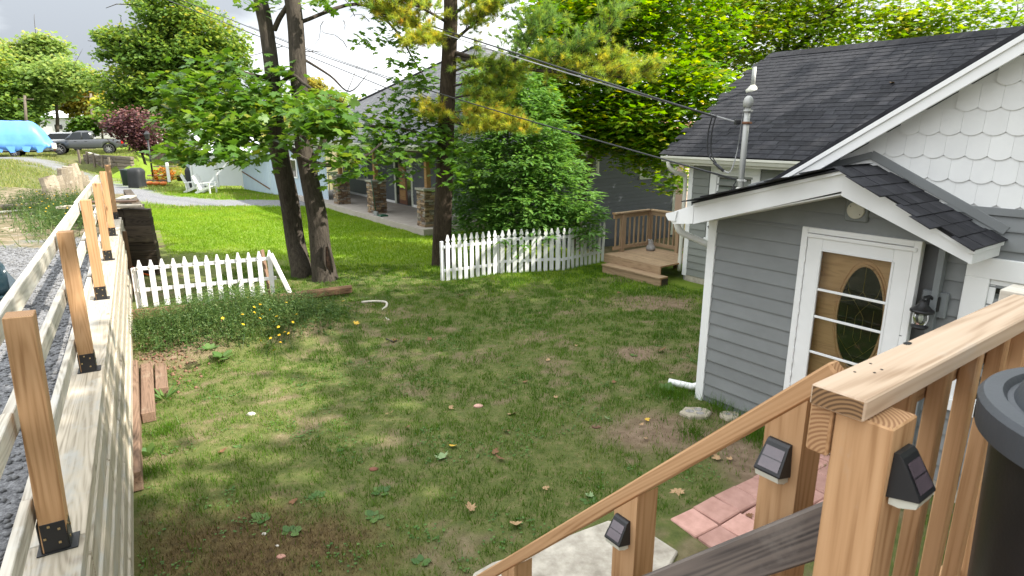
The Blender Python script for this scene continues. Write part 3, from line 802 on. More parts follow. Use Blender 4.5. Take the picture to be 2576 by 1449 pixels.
# ---- the little door porch
VF = 5.38                                     # porch roof overhang
PA = (2.61, 2.885)                            # ridge (u, top z)
PLft = (4.12, 2.455); PRgt = (1.605, 2.36)
zl = lambda u: PA[1] + (PLft[1] - PA[1]) / (PLft[0] - PA[0]) * (u - PA[0]) if u > PA[0] else PA[1] + (PRgt[1] - PA[1]) / (PRgt[0] - PA[0]) * (u - PA[0])
porch = poly_wall('porch_wall', [(4.22, .06), (4.22, zl(4.22) - .06), (PA[0], zl(PA[0]) - .06), (1.96, zl(1.96) - .06), (1.96, .06)], VP + .12, VG + .14, M['siding'], house)
DU0, DZ1 = onv(2025, 568, VP); DU1, _ = onv(2327, 608, VP)
DZ0 = .16
poly_wall('porch_front', [(4.22, .05), (4.22, zl(4.22) - .06), (PA[0], zl(PA[0]) - .06), (1.96, zl(1.96) - .06), (1.96, DZ1 - .02), (DU0 - .02, DZ1 - .02), (DU0 - .02, .05)], VP, VP + .115, M['siding'], house)
def pcut(z, a, b):
    if z < zl(1.9) - .1: return a, b
    lo, hi = a, b
    f = lambda u: zl(u) - .08 > z
    while lo < PA[0] and not f(lo): lo += .02
    while hi > PA[0] and not f(hi): hi -= .02
    return lo, hi
claps(DU0, 4.18, VP, .10, DZ1, M['siding'], house, cut=pcut)
claps(1.97, 4.18, VP, DZ1, PA[1] - .1, M['siding'], house, cut=pcut)
hb('skirt', DU0, 4.18, VP - .006, VP + .05, -.08, .10, M['grey_trim'])
hb('corner_trim', 4.17, 4.275, VP - .035, VP + .08, .0, zl(4.2) - .09, M['white'])
hb('corner_trim', 1.935, 1.985, VP - .02, VP + .06, .1, zl(1.96) - .12, M['grey_trim'])
hb('sill', DU1 - .02, DU0 + .02, VP - .10, VP + .03, .06, DZ0, M['white'])
# rake boards and roof of the porch
for (a, b) in ((PLft, PA), (PA, PRgt)):
    za, zb = a[1], b[1]
    sg = 1
    hgt = .205
    hb2 = .135 if b is PRgt else hgt
    V, F = prism([(a[0], za - .03), (b[0], zb - .03), (b[0], zb - .03 - hb2 + .035), (a[0], za - .03 - hgt)], VF, VF + .022, lambda x, t, z: hp(x, t, z))
    rb = obj('rake_board', mesh('rake_board', V, F, M['white']), house)
    V, F = prism([(a[0], za - .004), (b[0], zb - .004), (b[0], zb - .05), (a[0], za - .05)], VF - .02, VF - .001, lambda x, t, z: hp(x, t, z))
    obj('drip_moulding', mesh('drip_moulding', V, F, M['white']), rb)
    V, F = prism([(a[0], za - .215), (b[0], zb - .215 + (.105 if b is PRgt else 0)), (b[0], zb - .228 + (.105 if b is PRgt else 0)), (a[0], za - .228)], VF + .024, VP - .001, lambda x, t, z: hp(x, t, z))
    obj('soffit', mesh('soffit', V, F, M['white']), house)
hb('rake_return', PRgt[0] - .012, PRgt[0] + .012, VF + .001, VG - .02, PRgt[1] - .135, PRgt[1] - .032, M['white'])
hb('drip_edge', PRgt[0] - .03, PRgt[0] + .02, VF - .022, VG - .02, PRgt[1] - .05, PRgt[1] - .006, M['white'])
prl = slab('roof', [hp(PLft[0] + .02, VF - .03, PLft[1]), hp(PA[0], VF - .03, PA[1]), hp(PA[0], VG - .002, PA[1]), hp(PLft[0] + .02, VG + .02, PLft[1])], .02, M['shingle'], house)
prr = slab('roof', [hp(PRgt[0] - .03, VF - .03, PRgt[1] - .015), hp(PA[0], VF - .03, PA[1]), hp(PA[0], VG - .002, PA[1]), hp(PRgt[0] - .03, VG - .002, PRgt[1] - .015)], .02, M['roof_felt'], house)
sl = hp(PA[0] - PRgt[0] + .03, 0, PA[1] - PRgt[1] + .015); sll = float(np.linalg.norm(sl)); sl /= sll
shingle_roof(hp(PRgt[0] - .04, VF - .035, PRgt[1] - .018), UY, sl, VG - VF + .02, sll - .02, .145, .21, prr, M['shingle'], lambda a, b: a < VG - VF + .03, lambda P: 0, 300, 9)
sl2 = hp(PA[0] - PLft[0], 0, PA[1] - PLft[1]); sll2 = float(np.linalg.norm(sl2)); sl2 /= sll2
shingle_roof(hp(PLft[0] + .03, VF - .035, PLft[1] + .002), UY, sl2, VG - VF + .02, sll2 - .02, .145, .25, prl, M['shingle'], lambda a, b: a < VG - VF + .03, lambda P: 0, 300, 10)
# step flashing against the gable wall
beam('wall_flashing', hp(PA[0] + .06, VG - .026, PA[1] + .095), hp(PRgt[0] - .03, VG - .026, PRgt[1] + .065), .012, .075, M['siding'], house)
beam('wall_flashing', hp(PA[0] + .05, VG - .026, PA[1] + .09), hp(PLft[0] - .25, VG - .026, PLft[1] + .14), .012, .06, M['siding'], house)
# porch gutter with its end cap, downspout and ground elbow
def pgut(v): pass
pr = [(0, .0), (.30, -.115), (.33, -.13), (.335, -.17), (.26, -.235), (.0, -.20)]
V, F = prism(pr, VF - .005, VG + .5, lambda x, t, z: hp(PLft[0] + .003 + x, t, PLft[1] - .03 + z))
pg = obj('gutter', mesh('gutter', V, F, M['white']), house)
V, F = prism([(.20, -.085), (.345, -.125), (.35, -.15), (.31, -.20), (.22, -.20)], VF - .024, VF - .006, lambda x, t, z: hp(PLft[0] + .005 + x, t, PLft[1] - .03 + z)); obj('end_cap', mesh('end_cap', V, F, M['white']), pg)
tubeobj('downspout', bez([hp(4.40, 5.47, 2.25), hp(4.40, 5.48, 2.15), hp(4.39, 5.58, 2.06), hp(4.33, 5.92, 1.92), hp(4.315, 6.04, 1.82), hp(4.315, 6.06, 1.6), hp(4.315, 6.06, .3), hp(4.32, 6.04, .16), hp(4.40, 5.96, .10)], 4), .036, M['white'], house, 10)
a, b = atz(1752, 975, .08), atz(1683, 960, .07)
tubeobj('downspout_outlet', [a + (a - b) * .25, a, b], .042, M['white'], house, 10)
# round vent cover on a mounting block
vu, vz = onv(2160, 528, VP)
blk = hb('mounting_block', vu - .105, vu + .105, VP - .045, VP + .002, vz - .105, vz + .105, M['grey_trim'], c=.012)
V, F = lathe([(.078, 0), (.08, .012), (.072, .02), (.03, .024)], 22)
Mx = basis(UX, -UY, hp(vu, VP - .044, vz)); obj('round_cover', mesh('round_cover', V, F, plain('cream_cover', (.62, .60, .53), None, .6), True), blk, Mx)
for sx in (-1, 1): obj('screw', boxmesh(.008, .008, .004, M['black_metal'], .001), blk, basis(UX, -UY, hp(vu + sx * .045, VP - .0655, vz + sx * .035)))
# ---- storm door over the wooden door
door = hb('door', DU1 + .045, DU0 - .045, VP + .075, VP + .10, DZ0, DZ1 - .05, M['door'])
hb_ = lambda n, a0, a1, b0, b1, c0, c1, m, p=door, c=.004: hbox(n, a0, a1, b0, b1, c0, c1, m, p, c)
hb_('casing', DU0 - .06, DU0, VP - .045, VP + .03, DZ0, DZ1, M['white']); hb_('casing', DU1, DU1 + .06, VP - .045, VP + .03, DZ0, DZ1, M['white'])
hb_('casing', DU1 + .06, DU0 - .06, VP - .044, VP + .03, DZ1 - .055, DZ1 - .001, M['white'])
hb_('drip_cap', DU1 + .03, DU0 - .06, VP - .055, VP - .044, DZ1 - .095, DZ1 - .06, M['white'])
S0, S1, ST = DU0 - .064, DU1 + .064, DZ1 - .06
G0, GT = onv(2072, 630, VP); G1, _ = onv(2249, 660, VP)
hb_('stile', G0, S0, VP - .035, VP - .005, DZ0 + .02, ST, M['white']); hb_('stile', S1, G1, VP - .035, VP - .005, DZ0 + .02, ST, M['white'])
hb_('rail', G1, G0, VP - .034, VP - .006, GT, ST - .002, M['white']); hb_('rail', G1, G0, VP - .034, VP - .006, DZ0 + .02, .42, M['white'])
for a0, a1, c0, c1 in ((G0 - .002, G0 + .018, .42, GT), (G1 - .018, G1 + .002, .42, GT), (G1, G0, GT - .002, GT + .016)):
    hb_('bead', a0, a1, VP - .043, VP - .0345, c0, c1, M['white'])
for k in range(14): hb_('hinge_knuckle', S0 - .004, S0 + .006, VP - .05, VP - .04, .3 + k * .135, .35 + k * .135, M['white'], c=.002)
hb_('storm_pane', G1, G0, VP - .022, VP - .019, .42, GT, M['glass'])
for py in ((2068, 728), (2064, 797), (2045, 888)):
    _, zz = onv(py[0] if py[0] > 2060 else 2062, py[1], VP)
    hb_('storm_bar', G1 + .002, G0 - .002, VP - .036, VP - .015, zz - .012, zz + .012, M['white'])
# oval leaded light
oc, oz = onv(2163, 800, VP + .08); ru, rz = .205, .50
def oval(r0, r1, t0, t1, n=40):
    V = []; a = np.linspace(0, 2 * np.pi, n, endpoint=False)
    for (ru_, rz_, t) in ((ru * r0, rz * r0, t0), (ru * r0, rz * r0, t1), (ru * r1, rz * (1 + (r1 - 1) * .5), t1), (ru * r1, rz * (1 + (r1 - 1) * .5), t0)):
        V += [hp(oc + ru_ * math.cos(q), t, oz + rz_ * math.sin(q)) for q in a]
    F = [(k * n + i, k * n + (i + 1) % n, ((k + 1) % 4) * n + (i + 1) % n, ((k + 1) % 4) * n + i) for k in range(4) for i in range(n)]
    return V, F
V, F = oval(1.0, 1.09, VP + .0755, VP + .058); obj('oval_moulding', mesh('oval_moulding', V, F, M['door'], True), door)
V, F = oval(1.12, 1.2, VP + .0755, VP + .068); obj('oval_moulding', mesh('oval_moulding', V, F, M['door'], True), door)
aa = np.linspace(0, 2 * np.pi, 40, endpoint=False)
og = obj('oval_glass', mesh('oval_glass', [hp(oc + ru * 1.005 * math.cos(q), VP + .070, oz + rz * 1.005 * math.sin(q)) for q in aa], [tuple(range(40))], M['ovalglass']), door)
def came(pts):
    V, F = tube([hp(oc + a, VP + .067, oz + b) for a, b in pts], .0022, 4); return V, F
cs = [came(p) for p in ([(0, .5), (0, .26), (.07, .16), (0, .07), (-.07, .16), (0, .26)], [(-.07, .16), (-.13, .24), (-.15, .33)], [(.07, .16), (.13, .24), (.15, .33)], [(-.07, .16), (-.2, .13)], [(.07, .16), (.2, .13)],
      [(0, .07), (-.035, .01), (-.035, -.2), (0, -.26)], [(0, .07), (.035, .01), (.035, -.2), (0, -.26)], [(-.12, .1), (-.12, -.2)], [(.12, .1), (.12, -.2)], [(0, -.26), (.08, -.34), (0, -.42), (-.08, -.34), (0, -.26)], [(-.08, -.34), (-.19, -.2)], [(.08, -.34), (.19, -.2)], [(0, -.42), (0, -.5)])]
V, F = merge(cs); obj('leaded_came', mesh('leaded_came', V, F, M['brass']), og)
hb_('panel_moulding', DU1 + .13, DU0 - .13, VP + .066, VP + .0755, DZ1 - .20, DZ1 - .17, M['door'])
# ---- wall lantern beside the door
lu, lz = onv(2352, 760, VG - .03)
lb = hb('mounting_block', lu - .10, lu + .10, VG - .06, VG - .01, lz - .13, lz + .10, M['grey_trim'], c=.012)
lan = hb('wall_lantern', lu - .05, lu + .05, VG - .085, VG - .058, lz - .07, lz + .06, M['black_metal'], c=.015)
C_ = hp(lu + .03, VG - .19, lz - .02)
tubeobj('lantern_arm', bez([hp(lu, VG - .07, lz + .01), hp(lu + .01, VG - .12, lz + .06), hp(lu + .035, VG - .19, lz + .055), C_ + UZ * .04], 5), .012, M['black_metal'], lan, 8)
V, F = lathe([(.012, .06), (.03, .045), (.035, .02), (.075, -.02), (.092, -.03), (.092, -.045), (.06, -.045)], 16); obj('lantern_hood', mesh('lantern_hood', [C_ + np.array(p) for p in V], F, M['black_metal'], True), lan)
V, F = lathe([(.058, -.045), (.065, -.10), (.058, -.17)], 12); obj('lantern_glass', mesh('lantern_glass', [C_ + np.array(p) for p in V], F, M['glass'], True), lan)
V, F = lathe([(.066, -.17), (.06, -.19), (.02, -.205)], 12); obj('lantern_base', mesh('lantern_base', [C_ + np.array(p) for p in V], F, M['black_metal'], True), lan)
V, F = lathe([(.012, -.06), (.02, -.10), (.012, -.14)], 8); obj('bulb', mesh('bulb', [C_ + np.array(p) for p in V], F, M['diffuser'], True), lan)
# ---- service mast through the porch roof, with its clamps and cables
mu, mv = 4.27, 6.40
mb = hp(mu, mv, 2.36); mt = hp(mu, mv, 3.47)
mast = tubeobj('service_mast', [mb, mt], .034, M['galv'], house, 14)
V, F = lathe([(.038, 0), (.052, .005), (.056, .06), (.045, .10), (.02, .125)], 14); obj('weatherhead', mesh('weatherhead', [mt - UZ * .03 + np.array(p) for p in V], F, M['galv'], True), mast)
for z, m in ((3.40, 'galv'), (3.27, 'rust'), (2.62, 'galv')):
    V, F = lathe([(.034, -.014), (.044, -.014), (.044, .014), (.034, .014)], 14); cl = obj('clamp', mesh('clamp', [hp(mu, mv, z) + np.array(p) for p in V], F, M[m], True), mast)
    beam('clamp_bolt', hp(mu - .07, mv, z), hp(mu + .055, mv, z), .016, .02, M[m], cl)
V, F = lathe([(.16, -.02), (.15, .01), (.07, .05), (.042, .10)], 14); obj('mast_boot', mesh('mast_boot', [hp(mu, mv, zl(mu) + .03) + np.array(p) for p in V], F, M['gutter'], True), mast)
INS = hp(mu + .10, mv - .02, 3.28)
obj('insulator', boxmesh(.07, .05, .06, M['black_metal'], .012), mast, Matrix.Translation(Vector(INS)))
for k, (dx, dz) in enumerate(((0.0, 0.0), (.05, .03))):
    lp = bez([hp(mu + .38 + dx, mv - .05, 3.36), hp(mu + .42 + dx, mv - .05, 3.15), hp(mu + .40 + dx, mv - .05, 2.92), hp(mu + .30 + dx, mv - .05, 2.78 + dz)], 6)
    tubeobj('drip_loop', lp, .008, M['wire'], mast, 6)
    tubeobj('connector', [lp[-1], lp[-1] + (hp(-.09, 0, -.06))], .018, M['wire'], mast, 8)
    tubeobj('drip_loop', bez([lp[-1] + hp(-.09, 0, -.06), hp(mu + .12, mv - .05, 2.72), hp(mu + .06, mv - .04, 2.95), hp(mu + .04, mv - .03, 3.3), hp(mu + .02, mv - .02, 3.52)], 6), .006, M['bare_wire'], mast, 5)
tubeobj('drip_loop', bez([hp(mu + .04, mv - .03, 2.62), hp(mu + .09, mv - .04, 2.50), hp(mu + .03, mv - .05, 2.42), hp(mu + .06, mv - .05, 2.58), hp(mu + .035, mv - .05, 2.3)], 6), .006, M['wire'], mast, 5)

# ------------------------------------------------------------------ the dark blue-grey neighbour house with the stone-pier porch
nb = thing('dark_house', hp(17.2, 9.0, .1), 'dark slate blue house with hipped grey roof and stone pier porch', 'house')
NZ = .20
NV, NU = 11.2, 17.1                           # front wall plane, near side wall plane
def nbx(*a, **k): return hbox(*a, parent=nb, **k)
nbx('wall', NU, 29.5, NV, 21.0, -1.6, 2.75, M['dark_siding'])
pf = nbx('porch_floor', 16.75, 31.0, 8.80, NV + .02, -.25, NZ, M['slab'])
NEX = .14
claps(NU + .12, 22.05, NV, NZ + .10, 2.62, M['dark_siding'], nb, NEX)
claps(23.72, 26.42, NV, NZ + .10, 2.62, M['dark_siding'], nb, NEX)
claps(27.65, 29.4, NV, NZ + .10, 2.62, M['dark_siding'], nb, NEX)
claps(26.42, 27.65, NV, NZ + .10, 1.0, M['dark_siding'], nb, NEX)
nbx('base_trim', NU, 22.05, NV - .03, NV, NZ, NZ + .10, M['white']); nbx('base_trim', 23.72, 29.4, NV - .03, NV, NZ, NZ + .10, M['white'])
M['bluetrim'] = plain('pale_window_trim', (.52, .54, .46), None, .5)
window(nb, 26.42, 27.65, 1.0, 2.48, NV - .012, .12, M['bluetrim'], rails=1, back='dark_room')
# entrance: dark frame, brown door, pale casings
nbx('casing', 22.05, 22.2, NV - .03, NV + .01, NZ, 2.5, M['bluetrim']); nbx('casing', 23.57, 23.72, NV - .03, NV + .01, NZ, 2.5, M['bluetrim'])
nd_ = nbx('door', 22.58, 23.3, NV - .02, NV + .02, NZ + .03, 2.3, plain('brown_stained_door', (.13, .05, .025), (.08, .03, .015), .4))
hbox('sidelight', 22.2, 22.58, NV - .012, NV + .01, NZ + .03, 2.35, M['ovalglass'], nd_); hbox('sidelight', 23.3, 23.57, NV - .012, NV + .01, NZ + .03, 2.35, M['ovalglass'], nd_)
for k in range(4): hbox('door_panel', 22.68, 23.2, NV - .035, NV - .02, .4 + k * .48, .8 + k * .48, M['cedar'] if k < 3 else M['ovalglass'], nd_)
# side wall towards the yard
claps(NV + .1, 20.9, NU, -1.0, 2.7, M['dark_siding'], nb, NEX, axis='v')
nbx('corner_trim', NU - .03, NU + .12, 20.82, 20.98, -1.2, 2.72, M['bluetrim'])
v0_, z0_ = onu(1607, 447, NU); v1_, _ = onu(1672, 447, NU)
M['blackframe'] = plain('black_window_frame', (.014, .015, .018), None, .4)
wn_ = window(nb, v0_, v1_ + .3, z0_, 2.62, NU - .012, .12, M['bluetrim'], axis='v', back='sky_reflection_backing' if False else 'curtain')
for a in (.0, .47):
    for t in ((v0_ + .14, v0_ + .20), (v0_ + .60, v0_ + .72), (v0_ + 1.0, v0_ + 1.06)):
        pass
def vbar(a0, a1, c0, c1, m, p, t0=.03, t1=.014):
    return obj('mullion', boxmesh(abs(a1 - a0), abs(t0 - t1), abs(c1 - c0), m, .003, 'mullion'), p, basis(UY, (0, 0, 1), hp(NU - (t0 + t1) / 2, (a0 + a1) / 2, (c0 + c1) / 2)))
span = v1_ + .3 - v0_
for q in (.12, .5, .86): vbar(v0_ + span * q, v0_ + span * q + .06, z0_ + .02, 2.49, M['blackframe'], wn_)
vbar(v0_ + .12, v1_ + .18, z0_ + .6, z0_ + .63, M['blackframe'], wn_, .028, .015)
v2_, z2_ = onu(1460, 440, NU); v3_, z3_ = onu(1505, 436, NU)
window(nb, v3_ - 1.3, v3_, z3_, z3_ + .85, NU - .012, .10, M['bluetrim'], axis='v', back='dark_room')
# beam, fascia and ceiling of the porch
nbx('porch_beam', 16.9, 30.6, 9.15, 9.5, 2.48, 2.72, plain('porch_beam_paint', (.09, .055, .04), None, .6))
nbx('porch_ceiling', 16.7, 31.0, 8.85, NV, 2.72, 2.76, M['cedar'])
nbx('fascia', 16.4, 30.3, 8.56, 8.60, 2.58, 2.74, M['bluetrim'])
gutter('gutter', 16.4, 30.3, 8.555, 2.74, M['bluetrim'], nb)
# hipped roof
def shingle_mat():
    m, nt, b = newmat('grey_brown_shingle_courses')
    br = nd(nt, 'ShaderNodeTexBrick'); br.inputs['Scale'].default_value = 1.0
    br.inputs['Brick Width'].default_value = .34; br.inputs['Row Height'].default_value = .145; br.inputs['Mortar Size'].default_value = .012
    br.inputs['Color1'].default_value = (.125, .128, .135, 1); br.inputs['Color2'].default_value = (.082, .085, .092, 1); br.inputs['Mortar'].default_value = (.035, .033, .034, 1)
    uv = nd(nt, 'ShaderNodeUVMap'); nt.links.new(uv.outputs[0], br.inputs['Vector'])
    nt.links.new(br.outputs['Color'], b.inputs['Base Color']); b.inputs['Roughness'].default_value = .9
    bump(nt, b, br.outputs['Fac'], -.6, .02); return m
M['nroof'] = shingle_mat()
def roofpoly(name, pts, parent, e, s, o):
    me = mesh(name, pts, [tuple(range(len(pts)))], M['nroof'])
    uv = me.uv_layers.new(name='UVMap')
    for l in me.loops:
        p = np.array(me.vertices[l.vertex_index].co) - o
        uv.data[l.index].uv = (p @ e, p @ s)
    return obj(name, me, parent)
HS = .58; EU0, EU1, EV0, EV1, EZ = 16.3, 30.4, 8.55, 21.8, 2.75
dd = (EV1 - EV0) / 2
A_, B_, C2, D_ = hp(EU1, EV0, EZ), hp(EU0, EV0, EZ), hp(EU0, EV1, EZ), hp(EU1, EV1, EZ)
E1, E2 = hp(EU1 - dd, EV0 + dd, EZ + HS * dd), hp(EU0 + dd, EV0 + dd, EZ + HS * dd)
def unit(a): return a / np.linalg.norm(a)
rf = roofpoly('roof', [A_, B_, E2, E1], nb, -UX, unit(hp(0, 1, HS)), A_)
roofpoly('roof', [B_, C2, E2], nb, UY, unit(hp(1, 0, HS)), B_)
roofpoly('roof', [C2, D_, E1, E2], nb, UX, unit(hp(0, -1, HS)), C2)
roofpoly('roof', [D_, A_, E1], nb, UY, unit(hp(-1, 0, HS)), A_)
for a, b in ((A_, E1), (E1, E2), (B_, E2)): beam('ridge_cap', a + UZ * .02, b + UZ * .02, .28, .04, plain('cap_shingle', (.11, .113, .12), None, .9) if 'cap_shingle' not in bpy.data.materials else bpy.data.materials['cap_shingle'], nb)
nbx('soffit', EU0 + .02, EU1 - .02, EV0 + .02, EV1, EZ - .03, EZ - .012, M['white'])
# stone piers: every stone its own piece
M['stones'] = [plain('ledge_stone_tan', (.33, .235, .145), (.21, .145, .09), .9, 9, var=.25, bmp=.5, bs=40), plain('ledge_stone_brown', (.19, .125, .08), (.11, .07, .045), .9, 9, var=.25, bmp=.5, bs=40), plain('ledge_stone_grey', (.27, .235, .195), (.17, .145, .12), .9, 9, var=.2, bmp=.5, bs=40)]
M['mortar'] = plain('pier_core', (.07, .055, .045), None, .95)
capm = plain('pier_cap_stone', (.32, .31, .26), (.25, .24, .20), .85, 8, bmp=.2)
SM = {}
def stone_mesh(w, h, k, d=.07):
    key = (round(w, 2), round(h, 2), k)
    if key not in SM:
        rg = np.random.default_rng(hash(key) % 9999); a = np.array([w, d, h]) / 2
        me0 = boxmesh(w, d, h, M['stones'][k % 3], .013, 'stone')
        me = me0.copy(); 
        for q in me.vertices: q.co = Vector(q.co) + Vector((rg.normal() * .006, rg.normal() * .007, rg.normal() * .004))
        SM[key] = me
    return SM[key]
for pi, (pu, pv) in enumerate(((17.36, 9.32), (21.32, 9.32), (24.85, 9.32), (28.75, 9.32))):
    HW, PH = .27, 1.14
    pier = hbox('pier', pu - HW + .05, pu + HW - .05, pv - HW + .05, pv + HW - .05, NZ, NZ + PH, M['mortar'], nb)
    rg = random.Random(40 + pi)
    for face in range(2):                     # -v face and -u face (the two that look out to the yard) and the mirror sides
        for side in (0, 1):
            z = NZ
            while z < NZ + PH - .02:
                h = rg.choice([.06, .075, .09]); h = min(h, NZ + PH - z)
                t = -HW - (.0 if face else .0)
                while t < HW - .02:
                    w = min(rg.choice([.10, .15, .2, .26, .3]), HW - t)
                    if HW - t - w < .06: w = HW - t
                    mw, mh = round(w - .012, 2), round(h - .010, 2)
                    pos = t + w / 2
                    off = HW - .032 + rg.uniform(-.008, .010)
                    sg = 1 if side else -1
                    if face == 0: Mx = basis(UX, (0, 0, 1), hp(pu + pos, pv + sg * off, z + h / 2))
                    else: Mx = basis(UY, (0, 0, 1), hp(pu + sg * off, pv + pos, z + h / 2))
                    if side == 0: obj('stone', stone_mesh(max(mw, .04), max(mh, .03), rg.randrange(9)), pier, Mx)
                    t += w
                z += h
    hbox('cap', pu - HW - .04, pu + HW + .04, pv - HW - .04, pv + HW + .04, NZ + PH, NZ + PH + .07, capm, pier, .01)
    hbox('post', pu - .075, pu + .075, pv - .075, pv + .075, NZ + PH + .07, 2.48, M['cedar'], pier)
# porch things
br_ = thing('broom', hp(20.65, 9.02, NZ), 'green broom and dustpan leaning on a stone porch pier', 'broom')
M['greenp'] = plain('dark_green_plastic', (.015, .09, .05), None, .4)
tubeobj('handle', [hp(20.62, 8.95, NZ + .12), hp(21.0, 9.0, NZ + 1.3)], .014, M['greenp'], br_, 6)
hbox('bristle_head', 20.45, 20.75, 8.9, 8.98, NZ, NZ + .15, plain('grey_bristle', (.25, .26, .25), None, .8), br_, .02)
hbox('dustpan', 20.15, 20.5, 8.92, 9.2, NZ, NZ + .05, M['greenp'], br_, .01)
# outdoor sign / barbecue end on the porch far end is hidden by leaves: railing of the far side
rl = thing('porch_railing', hp(30.2, 10.2, NZ), 'black metal railing with white balusters at the far end of the stone porch', 'railing')
for k in range(9): hbox('baluster', 30.18, 30.22, 9.5 + k * .2, 9.53 + k * .2, NZ, NZ + .9, M['white'], rl)
hbox('rail', 30.16, 30.24, 9.4, 11.2, NZ + .9, NZ + .95, M['black_metal'], rl); hbox('newel', 30.15, 30.25, 9.36, 9.45, NZ, NZ + 1.0, M['black_metal'], rl)

# ------------------------------------------------------------------ small wooden stoop against the main wall
DZ = .38
dk = thing('wooden_stoop', hp(8.9, 10.4, 0), 'brown wooden stoop with railing and two steps beside the grey main wall', 'stoop')
def dbx(*a, **k): return hbox(*a, parent=dk, **k)
DU_0, DU_1, DV_0, DV_1 = 8.42, 10.12, 10.05, 11.55
for k in range(10):
    a = DV_0 + k * .15
    dbx('deck_board', DU_0, DU_1, a, a + .143, DZ - .035, DZ, M['deckwood'])
dbx('rim_joist', DU_0, DU_1, DV_0 - .035, DV_0 - .002, DZ - .2, DZ - .002, M['deckwood']); dbx('rim_joist', DU_1 - .04, DU_1 - .002, DV_0, DV_1, DZ - .2, DZ - .04, M['deckwood'])
dbx('skirt', DU_0 + .05, DU_1 - .06, DV_0 + .02, DV_0 + .05, 0, DZ - .2, M['tie'])
dbx('step_tread', DU_0 - .22, DU_1 - .2, DV_0 - .30, DV_0 - .03, .165, .20, M['deckwood']); dbx('step_riser', DU_0 - .22, DU_1 - .2, DV_0 - .27, DV_0 - .235, -.03, .165, M['deckwood'])
dbx('step_end', DU_0 - .22, DU_0 - .18, DV_0 - .235, DV_0 - .03, -.03, .16, M['tie'])
RT = DZ + .92
def railing(parent, p0, p1, z0, zt, n, mat):
    p0 = np.array(p0); p1 = np.array(p1)
    beam('top_rail', (*p0, zt), (*p1, zt), .12, .038, mat, parent); beam('under_rail', (*p0, zt - .075), (*p1, zt - .075), .038, .09, mat, parent); beam('bottom_rail', (*p0, z0 + .10), (*p1, z0 + .10), .038, .085, mat, parent)
    for k in range(n):
        q = p0 + (p1 - p0) * (k + .5) / n
        beam('baluster', (*q, z0 + .07), (*q, zt - .03), .035, .035, mat, parent, up=tuple(UX))
def xy(u, v): return hp(u, v, 0)[:2]
for (u, v) in ((10.08, 10.55), (10.08, 11.5), (9.2, 11.5), (8.46, 11.5)):
    beam('post', (*xy(u, v), 0), (*xy(u, v), RT - .02), .095, .095, M['deckwood'], dk, up=tuple(UX))
railing(dk, xy(10.08, 10.25), xy(10.08, 11.5), DZ, RT, 8, M['deckwood'])
railing(dk, xy(10.08, 11.5), xy(8.46, 11.5), DZ, RT, 12, M['deckwood'])
fz = thing('frog_figure', hp(9.75, 11.2, DZ), 'small stone frog figure on the wooden stoop corner', 'figurine')
V, F = lathe([(.02, 0), (.10, .01), (.115, .06), (.085, .12), (.06, .16), (.068, .20), (.04, .245), (.01, .25)], 12)
obj('body', mesh('body', [np.array(p) * np.array([1, 1.25, 1]) + hp(9.75, 11.2, DZ) for p in V], F, M['stepinset'], True), fz)
for s in (-1, 1):
    V, F = lathe([(.01, 0), (.03, .015), (.028, .04), (.008, .05)], 8); obj('eye', mesh('eye', [np.array(p) + hp(9.75 + .04 * s, 11.17, DZ + .225) for p in V], F, M['stepinset'], True), fz)

# ------------------------------------------------------------------ picket fences
def picket_mesh(h, w=.075, t=.018):
    key = ('pk', round(h, 2), w)
    if key in _cbx: return _cbx[key]
    hw = w / 2
    out = [(-hw, 0), (hw, 0), (hw, h - .17), (hw * .45, h - .165), (hw * .45, h - .15), (hw, h - .125), (hw, h - .11), (hw * .6, h - .05), (hw * .35, h), (-hw * .35, h), (-hw * .6, h - .05), (-hw, h - .11), (-hw, h - .125), (-hw * .45, h - .15), (-hw * .45, h - .165), (-hw, h - .17)]
    n = len(out); V = [(x, -t / 2, z) for x, z in out] + [(x, t / 2, z) for x, z in out]
    F = [(i, (i + 1) % n, (i + 1) % n + n, i + n) for i in range(n)]
    F += [(0, 1, 2, 15)[::1], (2, 3, 14, 15), (3, 4, 13, 14), (4, 5, 12, 13), (5, 6, 11, 12), (6, 7, 10, 11), (7, 8, 9, 10)]
    F += [tuple(i + n for i in q)[::-1] for q in [(0, 1, 2, 15), (2, 3, 14, 15), (3, 4, 13, 14), (4, 5, 12, 13), (5, 6, 11, 12), (6, 7, 10, 11), (7, 8, 9, 10)]]
    _cbx[key] = mesh('picket', V, F, M['picket']); return _cbx[key]
def picket_panel(label, a, b, n, h, rails, w=.075, post0=True, post1=False, za=None, zb=None, jit=.012, lean=0.0, seed=1, tilt=None):
    a = np.array(a[:2]); b = np.array(b[:2]); d = b - a; Ln = np.linalg.norm(d); d /= Ln
    za = gz(*a) if za is None else za; zb = gz(*b) if zb is None else zb
    nv = np.array([d[1], -d[0]])              # towards the yard when d runs to the right
    t = thing('picket_fence', (*((a + b) / 2), (za + zb) / 2), label, 'fence', 'white picket fence panels')
    rg = random.Random(seed)
    for r in rails:
        beam('rail', (*(a - nv * .03), za + r), (*(b - nv * .03), zb + r), .035, .06, M['picket'], t)
    for k in range(n):
        f = (k + .5) / n
        p = a + d * Ln * f; z = za + (zb - za) * f
        Mx = basis((*d, rg.uniform(-jit, jit)), (rg.uniform(-jit, jit), rg.uniform(-jit, jit) + lean, 1), (*p, z - .02 + rg.uniform(-.01, .01)))
        obj('picket', picket_mesh(h, w), t, Mx)
    for s, q, z in ((post0, a, za), (post1, b, zb)):
        if s: beam('post', (*(q - d * .02 - nv * .08), z - .05), (*(q - d * .02 - nv * .08), z + h - .16), .07, .07, M['picket'], t, up=(*d, 0))
    return t
g = lambda x, y, z=0.0: atz(x, y, z)
